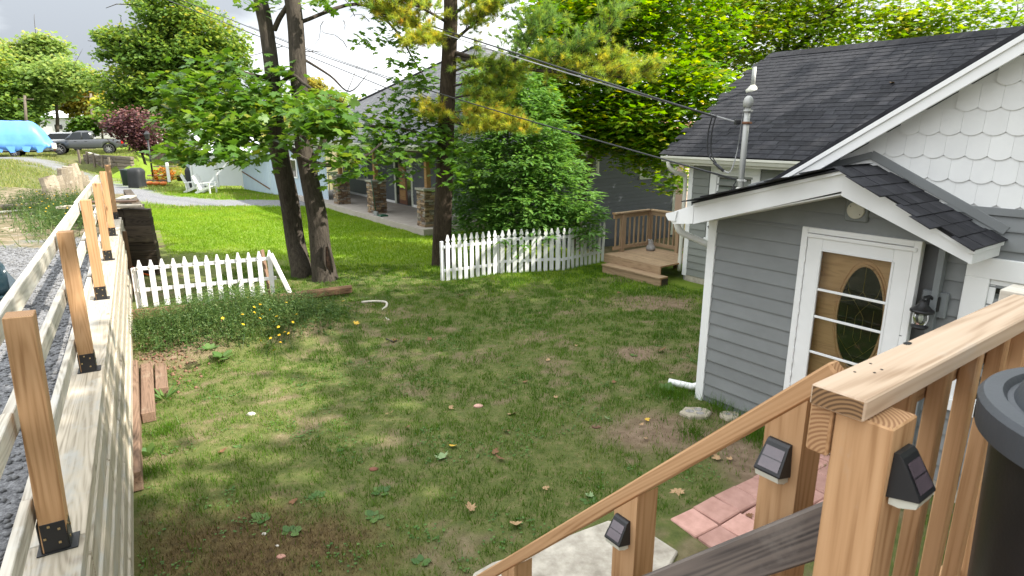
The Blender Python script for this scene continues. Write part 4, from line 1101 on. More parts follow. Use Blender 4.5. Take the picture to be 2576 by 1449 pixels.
picket_panel('white picket fence panel ending at the pine trunk', g(1120, 707), g(1252, 688), 9, 1.02, (.22, .74), w=.088, post0=True, seed=3)
picket_panel('white picket fence panel grown through by the leafy ash', g(1256, 687), g(1410, 682), 10, 1.02, (.27, .78), w=.092, seed=4)
picket_panel('white picket fence panel running up to the wooden stoop', g(1412, 682), g(1520, 657), 10, 1.0, (.25, .77), w=.088, jit=.03, seed=5)
# the loose panel on the old timber by the retaining wall
TA, TB = atz(318, 790, .16), atz(760, 752, .16)
za_ = .22
tl = thing('landscape_timber', (TA + TB) / 2 - UZ * .1, 'long brown landscape timber under the loose picket panel', 'timber', 'brown timbers edging the yard')
dTL = TB - TA; dTL[2] = 0; LTL = np.linalg.norm(dTL); dTL /= LTL
beam('timber', TA - UZ * .03 - dTL * .3, TA + dTL * LTL * .66 - UZ * .0, .15, .16, M['log'], tl, c=.02)
tl2 = thing('landscape_timber', atz(800, 745, .1), 'short split brown timber lying end-on past the picket panel', 'timber', 'brown timbers edging the yard')
p0, p1 = atz(690, 752, .17), atz(884, 727, .14)
beam('timber', p0, p1, .14, .15, M['log'], tl2, c=.025)
for k in range(3): beam('split', p0 + (p1 - p0) * (.35 + .1 * k) + UZ * (.077 - .001 * k), p1 + UZ * (.073 - .004 * k) + np.array([0, .03 * (k - 1), 0]), .03, .02, M['log'], tl2, c=.006)
fa, fb = atz(352, 776, .16), atz(700, 744, .16)
fp = picket_panel('loose white picket panel standing on a timber above the weedy mound', fa, fb, 13, .83, (.28, .66), w=.082, post0=True, za=.2, zb=.22, jit=.006, seed=8)
lp = thing('leaning_board', atz(722, 745, .15), 'white board leaning against the end of the loose picket panel', 'board')
q0, q1 = atz(722, 746, .14), None
q1 = fb + np.array([-.05, -.02, .74])
beam('board', q0 + np.array([.12, -.06, 0]), np.array([q1[0] + .02, q1[1] - .06, .98]), .11, .05, M['picket'], lp)
beam('back_board', np.array([fb[0] - .18, fb[1] + .10, .1]), np.array([fb[0] - .26, fb[1] + .10, 1.02]), .12, .03, M['plank'], lp)

# ------------------------------------------------------------------ retaining wall with the post-and-rail guard fence
WZ = 1.40
rw = thing('retaining_wall', wpt(4, 0, 0), 'weathered timber retaining wall with a thick pale cap below the gravel', 'wall')
for k in range(6):
    a = -2.4 + k * 2.44
    beam('cap', wpt(a, .02, WZ - .045), wpt(a + 2.435, .02, WZ - .045), .24, .09, M['cap'], rw, c=.003)
for r in range(7):
    a = -2.4 - (r % 2) * 1.1; z = WZ - .19 - r * .19
    while a < 12.3:
        b = min(a + 2.44, 12.6)
        off = -.03 - .012 * (r % 3) - .005 * R.random()
        beam('timber', wpt(a, .02 + off, z), wpt(b - .008, .02 + off, z), .19, .183, M['cap'], rw, c=.012)
        a += 2.44
for a in (10.9,): beam('brace', wpt(a, -.145, .0), wpt(a + .03, -.135, WZ - .12), .09, .04, M['log'], rw, up=(*WD, 0))
gf = thing('guard_fence', wpt(4.8, 0, WZ), 'new cedar posts in black brackets with three pale bleached rails on the retaining wall', 'fence')
PH_ = 1.08
for k in range(6):
    hgt = PH_ if k < 4 else PH_ + .02
    c0 = wpt(k * 2.4, 0, WZ)
    lean = np.array([0.0, 0.0, 0.0])
    p = beam('post', c0 + UZ * .004, c0 + UZ * hgt + np.array([.045 if k == 0 else .012, 0, 0]), .098, .098, M['newwood'], gf, up=(*WD, 0), c=.003)
    bk = thing  # bracket: two cheek plates and a foot
    fr = WN * -1
    Mx = basis((*WD, 0), (0, 0, 1), c0)
    plate = obj('bracket', boxmesh(.10, .006, .14, M['black_metal'], .002, 'bracket'), gf, Mx @ Matrix.Translation((0, -.050, .075)))
    obj('bracket_cheek', boxmesh(.006, .09, .14, M['black_metal'], .002), plate, Mx @ Matrix.Translation((-.051, -.004, .075))); obj('bracket_cheek', boxmesh(.006, .09, .14, M['black_metal'], .002), plate, Mx @ Matrix.Translation((.051, -.004, .075)))
    obj('bracket_back', boxmesh(.10, .006, .14, M['black_metal'], .002), plate, Mx @ Matrix.Translation((0, .050, .075)))
    obj('bracket_foot', boxmesh(.125, .15, .006, M['black_metal'], .002), plate, Mx @ Matrix.Translation((0, -.005, .004)))
    for sx, sz in ((-.025, .11), (.03, .075), (-.02, .045), (.01, .13)):
        obj('screw', boxmesh(.010, .004, .010, M['screw'], .003), plate, Mx @ Matrix.Translation((sx, -.055, sz)))
        obj('screw', boxmesh(.004, .010, .010, M['screw'], .003), plate, Mx @ Matrix.Translation((-.056, sx, sz)))
for z in (WZ + .995, WZ + .60, WZ + .20):
    for k in range(5):
        a = -2.4 + k * 2.4 + .02
        q = R.uniform(-.012, .012)
        beam('rail', wpt(a, .075 + .001 * k, z + q), wpt(a + 2.39, .075 + .001 * k, z + q * .5), .04, .108, M['oldrail'], gf, c=.004)
# wooden timbers and dirt at the wall's foot
def lying(name, label, a, b, w, t, mat, group=None, cat='timber'):
    o = beam(name, a, b, w, t, mat, None, c=.01); tag(o, label, cat, group); return o
lying('foot_timber', 'long dirty timber lying along the foot of the retaining wall', atz(330, 925, .10), atz(331, 1215, .10), .17, .2, M['plank'], 'timbers by the wall foot')
lying('foot_timber', 'short grey timber end beside the long dirty wall-foot timber', atz(370, 925, .06), atz(374, 1050, .06), .14, .13, M['plank'], 'timbers by the wall foot')
lying('foot_timber', 'half buried pale timber outermost of the wall-foot timbers', atz(404, 920, .03), atz(408, 985, .03), .14, .11, M['plank'], 'timbers by the wall foot')
# clods of soil around them
cl = []
rg = np.random.default_rng(5)
def pebble(c, r, seed, flat=.7):
    rg = np.random.default_rng(seed)
    V = np.array([(1, 0, 0), (-1, 0, 0), (0, 1, 0), (0, -1, 0), (0, 0, 1), (0, 0, -1)], float) * (r * (.7 + .6 * rg.random((6, 1)))) * np.array([1, 1, flat])
    a = rg.random() * 6; Rm = np.array([[math.cos(a), -math.sin(a), 0], [math.sin(a), math.cos(a), 0], [0, 0, 1]])
    V = V @ Rm.T + np.array(c)
    return V, np.array([(0, 2, 4), (2, 1, 4), (1, 3, 4), (3, 0, 4), (2, 0, 5), (1, 2, 5), (3, 1, 5), (0, 3, 5)])
def pebbles(name, pts, rad, mat, seed, flat=.7):
    V = []; T = []; o = 0
    for k, (p, r) in enumerate(zip(pts, rad)):
        v, t = pebble(p, r, seed + k, flat); V.append(v); T.append(t + o); o += 6
    return npmesh(name, np.concatenate(V), np.concatenate(T), mat)
pts = []; rad = []
for k in range(420):
    c = atz(rg.normal(395, 55), rg.normal(905, 38), .02)
    w_, s_ = wcoord(c[0], c[1])
    if s_ > -.2: continue
    c[2] = gz(c[0], c[1]) + .005; pts.append(c); rad.append(rg.uniform(.008, .035))
M['soil'] = plain('red_brown_soil', (.22, .12, .075), (.13, .07, .045), .95, 9)
tag(obj('soil_clods', pebbles('soil_clods', pts, rad, M['soil'], 100)), 'loose red brown soil clods below the weedy mound', 'soil', kind='stuff')
# gravel of the upper parking
rg = np.random.default_rng(8); pts = []; rad = []
while len(pts) < 11000:
    w_ = rg.uniform(-1.5, 11); s_ = .18 + abs(rg.normal()) * 2.6
    p = wpt(w_, s_, 0); _, _, gk, _, _ = masks(np.array([p[0]]), np.array([p[1]]))
    if gk[0] < .4: continue
    p[2] = gz(p[0], p[1]) + .004; pts.append(p); rad.append(rg.uniform(.010, .026))
M['gravel'] = plain('crushed_grey_gravel', (.225, .225, .225), (.07, .07, .072), .85, 9, kind='Object')
tag(obj('gravel', pebbles('gravel', pts, rad, M['gravel'], 5000)), 'crushed dark grey gravel of the parking place above the wall', 'gravel', kind='stuff')
# field stone by the rail
V, F = lathe([(.03, 0), (.13, .02), (.15, .06), (.11, .11), (.03, .125)], 12)
p = wpt(1.95, .30, 1.22); o = obj('field_stone', mesh('field_stone', [np.array(q) * np.array([1, .7, .8]) * (1 + .1 * R.random()) for q in V], F, M['rock'], True), None, Matrix.Translation(Vector(p))); tag(o, 'rounded tan stone on the gravel behind the guard fence', 'stone')

# old railway-tie return at the end of the wall
tb = thing('tie_wall', atz(365, 690, 0), 'dark stacked railway tie wall with a loose plank on top', 'wall')
bR = atz(404, 690, 0); dB = np.array([.985, .17]); bL = bR[:2] - dB * 1.75; nB = np.array([-dB[1], dB[0]])
def bpt(f, dpt, z): q = bL + dB * f + nB * dpt; return np.array([q[0], q[1], z])
rg = random.Random(4)
def bside(L2, a, z): q = bL + dB * (L2 - .12) + np.array([-.56, .83]) * a; return np.array([q[0], q[1], z])
for r in range(8):
    z = .09 + r * .185; ins = r * .012
    cut = rg.choice([.55, 1.15, 1.9])
    L2 = 1.75 - ins
    for (a, b) in ((0, min(cut, L2)), (min(cut, L2) + .012, L2)):
        if b - a > .1: beam('tie', bpt(a, .1 + ins * .6 + rg.uniform(-.015, .015), z), bpt(b, .1 + ins * .6 + rg.uniform(-.015, .015), z), .2, .184, M['tie'], tb, c=.006)
    a = .25
    while a < 5.5:                            # the side that runs back up the lane
        b = min(a + rg.choice([1.2, 1.8, 2.3]), 5.6)
        beam('tie', bside(L2, a, z + .003), bside(L2, b - .012, z + .003), .2, .184, M['tie'], tb, c=.006); a = b
beam('top_board', bpt(-.1, .05, 1.56), bpt(1.56, .05, 1.56), .28, .05, M['cap'], tb, c=.003)
beam('loose_plank', bpt(.15, .32, 1.63), bpt(1.35, .36, 1.63), .2, .04, M['plank'], tb); beam('loose_plank', bpt(.95, .5, 1.66), bpt(.62, 1.9, 1.60), .24, .035, M['oldrail'], tb)
cpx = [(335, 522), (352, 545), (372, 585), (384, 630), (395, 665), (418, 682), (450, 692)]
cw = [bpt(.42, -.10, 1.60), bpt(.62, -.12, 1.40), bpt(.86, -.07, 1.0), bpt(.98, -.07, .62), bpt(1.12, -.10, .34), bpt(1.42, -.25, .12), bpt(1.8, -.5, .07)]
tag(tubeobj('extension_cord', bez(cw, 6), .019, M['cord'], None, 6), 'orange extension cord hanging down the dark tie wall', 'cord')

# ------------------------------------------------------------------ the deck, rail and stair in the foreground
DKZ = 1.86; RU, RV0, RZ = .44, .985, 2.78
dr = thing('deck_railing', hp(RU, RV0, DKZ), 'cedar deck railing with a thick sanded top rail, newel post and square balusters', 'railing')
def rb(n, u0, u1, v0, v1, z0, z1, m, c=.003): # local X along the long side
    Ls = [abs(u1 - u0), abs(v1 - v0), abs(z1 - z0)]; k = int(np.argmax(Ls))
    P0 = [(u0 + u1) / 2, (v0 + v1) / 2, (z0 + z1) / 2]; P1 = list(P0)
    P0[k] = (u0, v0, z0)[k]; P1[k] = (u1, v1, z1)[k]
    oth = [(1, 2), (0, 2), (0, 1)][k]
    up = [UZ, UZ, UY][k]
    return beam(n, hp(*P0), hp(*P1), Ls[oth[0]], Ls[oth[1]], m, dr, up=tuple(up), c=min(c, .003))
rb('top_rail', RU - .045, RU + .045, RV0, RV0 + 1.0, RZ - .038, RZ, M['railtop'], .007)
tr2 = rb('top_rail', RU - 1.2, RU + .075, RV0 + 1.005, RV0 + 1.10, RZ - .034, RZ + .006, M['oldrail'], .007)
rb('under_rail', RU + .010, RU + .048, RV0 + .012, RV0 + 1.0, RZ - .128, RZ - .0395, M['newwood'])
rb('newel_post', RU - .083, RU + .008, RV0 + .018, RV0 + .109, .0, RZ - .0395, M['newwood'], .006)
rb('corner_post', RU - .06, RU + .032, RV0 + 1.0, RV0 + 1.09, .0, RZ - .036, M['newwood'], .006)
for k in range(5):
    a = RV0 + .235 + k * .168
    rb('baluster', RU - .026, RU + .008, a, a + .034, DKZ - .1, RZ - .0395, M['newwood'])
rb('bottom_rail', RU + .010, RU + .046, RV0 + .11, RV0 + 1.0, DKZ + .05, DKZ + .138, M['newwood'])
for k in range(5):
    a = RU - .25 - k * .13
    rb('baluster', a, a + .038, RV0 + 1.012, RV0 + 1.05, DKZ - .1, RZ - .036, M['newwood'])
rb('under_rail', RU - 1.2, RU - .062, RV0 + 1.052, RV0 + 1.09, RZ - .128, RZ - .036, M['newwood'])
# knot hole and nail marks of the rail
Mx = basis(UX, (0, 0, 1), hp(*(lambda q: (q @ UX, q @ UY))(atz(2283, 864, RZ)), RZ + .0006))
V, F = lathe([(.0085, -.001), (.0085, 0)], 12); obj('knot_hole', mesh('knot_hole', [(x * .8, y * 1.5, z) for x, y, z in V], F, M['dark']), tr2, Mx)
for px in ((2265, 845), (2150, 936), (2190, 915), (2200, 938), (2218, 930), (2130, 921), (2360, 800)):
    q = atz(px[0], px[1], RZ); obj('nail_mark', boxmesh(.004, .004, .001, M['dark'], .0003), tr2, Matrix.Translation((q[0], q[1], RZ + .0005)))
# deck floor
dkf = thing('upper_deck', hp(-.6, 1.0, DKZ), 'wooden upper deck floor behind the cedar railing', 'deck')
for k in range(20):
    a = RU - .1 - k * .146
    beam('deck_board', hp(a, -1.5, DKZ - .02), hp(a, RV0 + 1.1, DKZ - .02), .14, .035, M['deckwood'], dkf)
# stair with its rail
st = thing('stair', hp(1.5, .6, 0), 'steep wooden stair with sloping handrail and weathered lower rail', 'stair')
SV = 1.25
def spt(u, z): return hp(u, SV, z)
h0 = onv(2088, 915, SV); h1 = onv(1205, 1446, SV)
hd = np.array([h1[0] - h0[0], h1[1] - h0[1]]); hl = np.linalg.norm(hd); hd /= hl
hn = np.array([-hd[1], hd[0]]); hn = hn if hn[1] > 0 else -hn
c0 = np.array(h0) - hn * .020 - hd * .01; c1 = np.array(h0) + hd * 2.75 - hn * .020
nup = hp(hn[0], 0, hn[1])
beam('handrail', spt(*c0), spt(*c1), .040, .044, M['newwood'], st, up=tuple(nup), c=.005)
PST = []
for px in (2003, 1597, 1297):
    u, z = onv(px, 915 + (2088 - px) * (1446 - 915) / (2088 - 1205) + 46, SV + .01)
    PST.append((u, z))
for k, (u, z) in enumerate(PST):
    zr = lambda q: c0[1] + (q - c0[0]) * hd[1] / hd[0] - .0225 / abs(hd[0])        # underside of the handrail
    Mp = basis((0, 0, 1), tuple(UY), hp(u, SV + .015, 0)); hw_ = .0445
    W = [hp(u + a_ * hw_, SV + .015 + b_ * hw_, zz_) for a_, b_ in ((-1, -1), (1, -1), (1, 1), (-1, 1)) for zz_ in (-.05, zr(u + a_ * hw_))]
    obj('post', mesh('post', [tuple(Mp.inverted() @ Vector(q)) for q in W], [(0, 2, 3, 1), (2, 4, 5, 3), (4, 6, 7, 5), (6, 0, 1, 7), (1, 3, 5, 7), (0, 6, 4, 2)], M['newwood']), st, Mp)
b0 = onv(2075, 1262, 1.16); b1 = onv(1640, 1440, 1.16)
bd = np.array([b1[0] - b0[0], b1[1] - b0[1]]); bd /= np.linalg.norm(bd); bn = np.array([-bd[1], bd[0]]); bn = bn if bn[1] > 0 else -bn
e0 = np.array(b0) - bn * .047 - bd * .02; e1 = np.array(b0) + bd * 2.5 - bn * .047
beam('lower_rail', hp(e0[0], 1.165, e0[1]), hp(e1[0], 1.165, e1[1]), .036, .094, M['greyboard'], st, up=tuple(hp(bn[0], 0, bn[1])), c=.004)
for k in range(9):
    u = RU + .12 + k * .21; z = DKZ - .2 * (k + 1)
    beam('tread', hp(u, .2, z), hp(u, 1.13, z), .26, .036, M['deckwood'], st)
beam('stringer', hp(RU - .05, 1.12, DKZ - .2), hp(RU + 1.95, 1.12, -.1), .038, .24, M['deckwood'], st); beam('stringer', hp(RU - .05, .2, DKZ - .2), hp(RU + 1.95, .2, -.1), .038, .24, M['deckwood'], st)
# solar post lights: wedge housing, cell panel, diffuser
def solar(label, P, nrm, ux):
    nrm = np.array(nrm); ux = np.array(ux)
    t = thing('solar_light', P, label, 'light', 'solar post lights')
    W_, H_, D_ = .062, .082, .048
    T = lambda x, d, z: P + ux * x + nrm * d + UZ * z
    pr = [(0, 0), (.008, .0), (.014, -.005), (D_, -.062), (D_, -.066), (.0, -.078)]
    hw = W_ / 2
    V = [T(-hw * (.86 if z > -.02 else 1), d, z) for d, z in pr] + [T(hw * (.86 if z > -.02 else 1), d, z) for d, z in pr]
    n = len(pr)
    F = [tuple(range(n)), tuple(range(2 * n - 1, n - 1, -1))] + [(i, (i + 1) % n, (i + 1) % n + n, i + n)[::-1] for i in range(n)]
    obj('housing', mesh('housing', V, F, M['solar_body']), t)
    sn = unit(nrm * .057 + UZ * .034) * .0015
    def q(x, f): return T(x, .014 + (D_ - .014) * f, -.005 - .057 * f) + sn
    V = [q(-hw * .72, .14), q(hw * .72, .14), q(hw * .78, .9), q(-hw * .78, .9)]
    cell = obj('solar_panel', mesh('solar_panel', V, [(0, 1, 2, 3)], M['solar_cell']), t)
    s2 = unit(sn) * .0008
    obj('panel_seam', mesh('panel_seam', [q(-hw * .75, .50) + s2, q(hw * .75, .50) + s2, q(hw * .75, .525) + s2, q(-hw * .75, .525) + s2], [(0, 1, 2, 3)], M['black_metal']), cell)
    V, F = prism([(.004, -.0785), (D_ - .001, -.067), (D_ - .004, -.080), (.02, -.090), (.004, -.090)], -hw * .9, hw * .9, lambda d, x, z: T(x, d, z))
    obj('diffuser', mesh('diffuser', V, F, M['diffuser']), t)
u2, z2 = onv(1990, 1118, SV - .03); solar('black solar light on the post under the top of the handrail', hp(PST[0][0] + .002, SV - .030, z2), -UY, -UX)
u3, z3 = onv(1576, 1305, SV - .03); solar('black solar light on the lower stair post above the concrete pad', hp(PST[1][0] + .004, SV - .030, z3), -UY, -UX)
solar('black solar light on the side of the newel post by the bin', hp(RU - .0835, RV0 + .062, RZ - .085), -UX, UY)
# black bin
bc = hp(.078, 1.31, DKZ)
bn_ = thing('trash_bin', bc, 'round black plastic bin with a charcoal lid beside the railing', 'bin')
V, F = lathe([(.19, 0), (.195, .02), (.228, .85), (.23, .87)], 40); obj('barrel', mesh('barrel', [np.array(p) + bc for p in V], F, M['plastic'], True), bn_)
V, F = lathe([(.234, .845), (.252, .85), (.255, .898), (.248, .908), (.222, .910), (.214, .900), (.206, .902), (.196, .930), (.185, .936), (.05, .938)], 72); ld = obj('lid', mesh('lid', [np.array(p) + bc for p in V], F, M['lid']), bn_)
for a_ in (.6, 2.2, 3.8, 5.4): obj('rim_clip', boxmesh(.05, .012, .05, M['plastic'], .004, 'rim_clip'), ld, Matrix.Translation(Vector(bc)) @ Matrix.Rotation(a_, 4, 'Z') @ Matrix.Translation((0, .252, .85)))

# ------------------------------------------------------------------ pads and stones on the ground
def polyslab(name, px, z, t, mat, bev=.012, w=True):
    P = [atz(x, y, z) for x, y in px]; c = sum(P) / len(P); n = len(P)
    V = [p - c for p in P] + [(p - c) * 1.0 - UZ * .012 + (p - c) / np.linalg.norm(p - c) * .012 for p in P] + [p - c - UZ * t for p in P]
    F = [tuple(range(n))] + [(i + n * k, i + n * (k + 1), (i + 1) % n + n * (k + 1), (i + 1) % n + n * k) for k in range(2) for i in range(n)]
    me = mesh(name, V, F, mat)
    o = obj(name, me, None, Matrix.Translation(Vector(c))); return o
o = polyslab('concrete_pad', [(1195, 1440), (1240, 1415), (1340, 1385), (1455, 1338), (1530, 1310), (1570, 1316), (1640, 1345), (1702, 1385), (1690, 1405), (1600, 1560), (1400, 1640), (1150, 1560)], .06, .16, M['concrete']); tag(o, 'pale rough concrete pad at the foot of the stair', 'concrete pad')
pv = thing('paver_path', atz(1840, 1270, 0), 'faded red square paver path between the concrete pad and the house', 'path')
pA, pB = atz(1684, 1308, .03), atz(1950, 1172, .03)
ea = unit((pB - pA) * np.array([1, 1, 0])); eb = np.array([ea[1], -ea[0], 0])
if (atz(1755, 1372, .03) - pA) @ eb < 0: eb = -eb
PS = .285
for i in range(8):
    for j in range(3):
        c = pA + ea * (PS * (i + .5 + (j % 2) * .0)) + eb * (PS * (j + .5)); c[2] = .022 + R.uniform(-.008, .008)
        if i == 0 and j == 2: pass
        obj('paver', boxmesh(PS - .007, PS - .007, .05, M['paver'], .009, 'paver'), pv, basis(ea + eb * R.uniform(-.05, .05), (R.uniform(-.03, .03), R.uniform(-.03, .03), 1), c))
def stepstone(label, px, py, rx, ry, inset):
    c = atz(px, py, .02); t = thing('stepping_stone', c, label, 'stone')
    n = 12; V = []; rg = random.Random(px)
    rr = [1 + rg.uniform(-.14, .14) for _ in range(n)]
    for z, s in ((.0, 1.0), (.035, 1.0), (.05, .92)):
        V += [c + np.array([rx * s * rr[i] * math.cos(i * 2 * math.pi / n), ry * s * rr[i] * math.sin(i * 2 * math.pi / n), z - .02]) for i in range(n)]
    F = [(k * n + i, k * n + (i + 1) % n, (k + 1) * n + (i + 1) % n, (k + 1) * n + i) for k in range(2) for i in range(n)] + [tuple(range(2 * n, 3 * n))]
    obj('slab', mesh('slab', V, F, M['steptone']), t)
    for k, (a, b, s) in enumerate(inset):
        q = 7; W = [c + np.array([rx * (a + s * math.cos(i * 2 * math.pi / q)), ry * (b + s * math.sin(i * 2 * math.pi / q)), .033 + .0 * k]) for i in range(q)]
        obj('inset', mesh('inset', W + [w - UZ * .01 for w in W], [tuple(range(q))] + [(i, i + q, (i + 1) % q + q, (i + 1) % q) for i in range(q)], M['stepinset']), t)
stepstone('cream mosaic stepping stone with grey insets by the porch corner', 1748, 1040, .17, .13, [(-.35, 0, .33), (.3, .3, .3), (.25, -.4, .28)])
stepstone('small mottled stepping stone tucked in grass against the porch', 1836, 1048, .12, .10, [(-.2, .1, .3), (.4, -.1, .2)])
def stone(label, px, py, r, mat, flat=.55, nm='stone', z=None):
    c = atz(px, py, 0); c[2] = gz(c[0], c[1]) + r * .1
    V, F = lathe([(.25, -.5), (.85, -.3), (1, 0), (.8, .35), (.3, .5)], 9); rg = random.Random(px)
    o = obj(nm, mesh(nm, [np.array(p) * r * np.array([1.1, .8, flat * 1.6]) * (1 + rg.uniform(-.12, .12)) for p in V], F, mat, True), None, Matrix.Translation(Vector(c))); return tag(o, label, 'stone')
stone('round pale stone half sunk in the lawn', 632, 1044, .05, M['rock'])
stone('flat pink stone flake on the bare corner soil', 707, 1397, .035, plain('pink_stone', (.48, .25, .19), None, .8), .3)
stone('lumpy pink sandstone pieces in the middle of the lawn', 1203, 1022, .055, plain('pink_sandstone', (.62, .38, .30), (.48, .28, .22), .9), .35)
stone('dark red stone sunk in the lawn', 940, 1180, .045, plain('red_stone', (.20, .08, .05), None, .9), .3)
stone('white quartz stones beside a weed on bare soil', 665, 1345, .022, M['rock'])
stone('white quartz pebble on bare soil', 697, 1372, .016, M['rock'])
stone('grey clod with pine litter on the lawn', 1500, 1075, .05, M['soil'], .3)

# ------------------------------------------------------------------ trees
def bark(name, c1, c2, sc=1.0):
    m, nt, b = newmat(name)
    v = coords(nt, (5 * sc, 5 * sc, 1.1 * sc), 'Object', rnd=False); v2 = coords(nt, (1, 1, 1), 'Object', rnd=False)
    f = noise(nt, v, 5, 8, .7, .6); g_ = noise(nt, v2, 1.7, 6, .65)
    col = ramp(nt, f, [(.30, c2), (.52, tuple((a + b_) / 2 for a, b_ in zip(c1, c2))), (.75, c1)])
    mx = nd(nt, 'ShaderNodeMixRGB', blend_type='MULTIPLY'); mx.inputs['Fac'].default_value = .6
    nt.links.new(col, mx.inputs['Color1']); nt.links.new(ramp(nt, g_, [(.3, (.6, .6, .6)), (.7, (1.25, 1.22, 1.15))]), mx.inputs['Color2'])
    nt.links.new(mx.outputs['Color'], b.inputs['Base Color']); b.inputs['Roughness'].default_value = .95; b.inputs['Specular IOR Level'].default_value = .1
    bump(nt, b, f, .9, .03); return m
M['bark'] = bark('maple_bark', (.115, .098, .08), (.036, .030, .025))
M['pinebark'] = bark('pine_bark', (.105, .08, .06), (.032, .025, .019), 1.3)
M['twig'] = plain('dark_twig', (.07, .055, .045), (.04, .032, .026), .9)
GREENMAPLE = [(0, (.06, .14, .018)), (.5, (.10, .20, .028)), (.85, (.16, .25, .035)), (1, (.30, .26, .04))]
M['maple'] = leafmat('maple_leaf', GREENMAPLE, .42, .35)
M['maple2'] = leafmat('sunlit_maple_leaf', [(0, (.075, .19, .010)), (.55, (.13, .26, .014)), (.85, (.23, .33, .02)), (1, (.38, .36, .035))], .55, .4)
M['maple3'] = leafmat('yellowing_maple_leaf', [(0, (.10, .20, .014)), (.5, (.17, .28, .022)), (.85, (.30, .36, .04)), (1, (.46, .38, .08))], .5, .35)
M['ash'] = leafmat('ash_leaflet', [(0, (.075, .18, .03)), (.6, (.125, .26, .05)), (1, (.22, .36, .08))], .38, .5)
M['needle'] = leafmat('pine_needle', [(0, (.12, .23, .06)), (.35, (.22, .34, .06)), (.62, (.42, .45, .06)), (.85, (.56, .50, .07)), (1, (.58, .36, .09))], .45, .2)
M['oak'] = leafmat('oak_foliage', [(0, (.09, .17, .04)), (.5, (.16, .26, .05)), (.8, (.27, .33, .055)), (1, (.46, .40, .07))], .5, .2)
M['woods'] = leafmat('far_woods_foliage', [(0, (.13, .21, .06)), (.5, (.22, .32, .09)), (.85, (.33, .38, .10)), (1, (.46, .40, .13))], .5, .1)
M['yellow'] = leafmat('yellow_poplar_foliage', [(0, (.15, .17, .04)), (.5, (.30, .27, .05)), (1, (.45, .33, .07))], .45, .1)
M['plum'] = leafmat('purple_plum_foliage', [(0, (.055, .025, .030)), (.5, (.10, .045, .048)), (.85, (.17, .075, .065)), (1, (.24, .14, .10))], .3, .25)
M['hedge'] = leafmat('cedar_bush_foliage', [(0, (.03, .075, .008)), (.6, (.06, .12, .012)), (1, (.10, .16, .02))], .2, .1)

def sprays(c, rad, n_spray, per, flat, rg, out=None, sr=.22):
    """positions and tip directions of leaves held in flat sprays inside an ellipsoid"""
    c = np.array(c, float); rad = np.array(rad, float)
    d = rg.normal(size=(n_spray, 3)); d /= np.linalg.norm(d, axis=1)[:, None]
    k = rg.random(n_spray) ** .45
    S = c + d * rad * k[:, None]
    P = np.repeat(S, per, 0); o = rg.normal(size=(len(P), 3)) * np.array([sr, sr, sr * flat])
    dirs = o * np.array([1, 1, .3]) + np.repeat(d, per, 0) * .12 + np.array([0, 0, -.10])
    return P + o, dirs
def limb(p0, p1, r0, r1, rg, k=7, bend=.12):
    p0 = np.array(p0, float); p1 = np.array(p1, float); L_ = np.linalg.norm(p1 - p0)
    t = np.linspace(0, 1, k)[:, None]
    w = np.cumsum(rg.normal(size=(k, 3)), 0) * bend * L_ / k; w -= w[0]; w = w - t * w[-1]
    up = np.array([0, 0, 1]) * (np.sin(t * np.pi) * .10 * L_)
    return p0 + (p1 - p0) * t + w + up, np.linspace(r0, r1, k)
def grow(name, parent, segs, mat, n=6):
    V, F = merge([tube(p, r, n, .06, i) for i, (p, r) in enumerate(segs)])
    o_ = obj(name, mesh(name, V, F, mat, True), parent)
    if len(segs) > 1: o_['kind'] = 'stuff'
    return o_

# ---- the twin-stemmed maple in the middle of the lawn
rg = np.random.default_rng(31)
tm = thing('maple_tree', atz(790, 698, 0), 'twin stemmed maple with low hanging leafy branches between the two fence lines', 'tree')
def pxcurve(lst): return [atr(x, y, d) for x, y, d in lst]
bA = atz(760, 697, -.02); bB = atz(818, 706, -.02)
cA = [bA - UZ * .1, bA + UZ * .15] + pxcurve([(742, 600, 13.6), (727, 500, 13.5), (706, 400, 13.45), (692, 300, 13.4), (688, 220, 13.35), (676, 120, 13.3), (662, 30, 13.3)])
cA += [cA[-1] + np.array([-.25, 0, 1.6]), cA[-1] + np.array([-.7, .1, 3.6])]
rA = [.27, .23, .205, .20, .195, .175, .15, .145, .14, .11, .05]
V, F = tube(bez(cA, 5), np.interp(np.linspace(0, 1, (len(cA) - 1) * 5 + 1), np.linspace(0, 1, len(rA)), rA), 16, .05, 3); trA = obj('trunk', mesh('trunk', V, F, M['bark'], True), tm)
cB = [bB - UZ * .1, bB + UZ * .12] + pxcurve([(806, 620, 13.1), (797, 540, 13.1), (778, 450, 13.15), (764, 360, 13.2), (756, 260, 13.2), (748, 150, 13.2), (738, 20, 13.2)])
cB += [cB[-1] + np.array([-.15, 0, 1.8]), cB[-1] + np.array([.1, .2, 4.2])]
rB = [.34, .27, .22, .205, .19, .175, .165, .165, .155, .12, .05]
V, F = tube(bez(cB, 5), np.interp(np.linspace(0, 1, (len(cB) - 1) * 5 + 1), np.linspace(0, 1, len(rB)), rB), 16, .05, 4); trB = obj('trunk', mesh('trunk', V, F, M['bark'], True), tm)
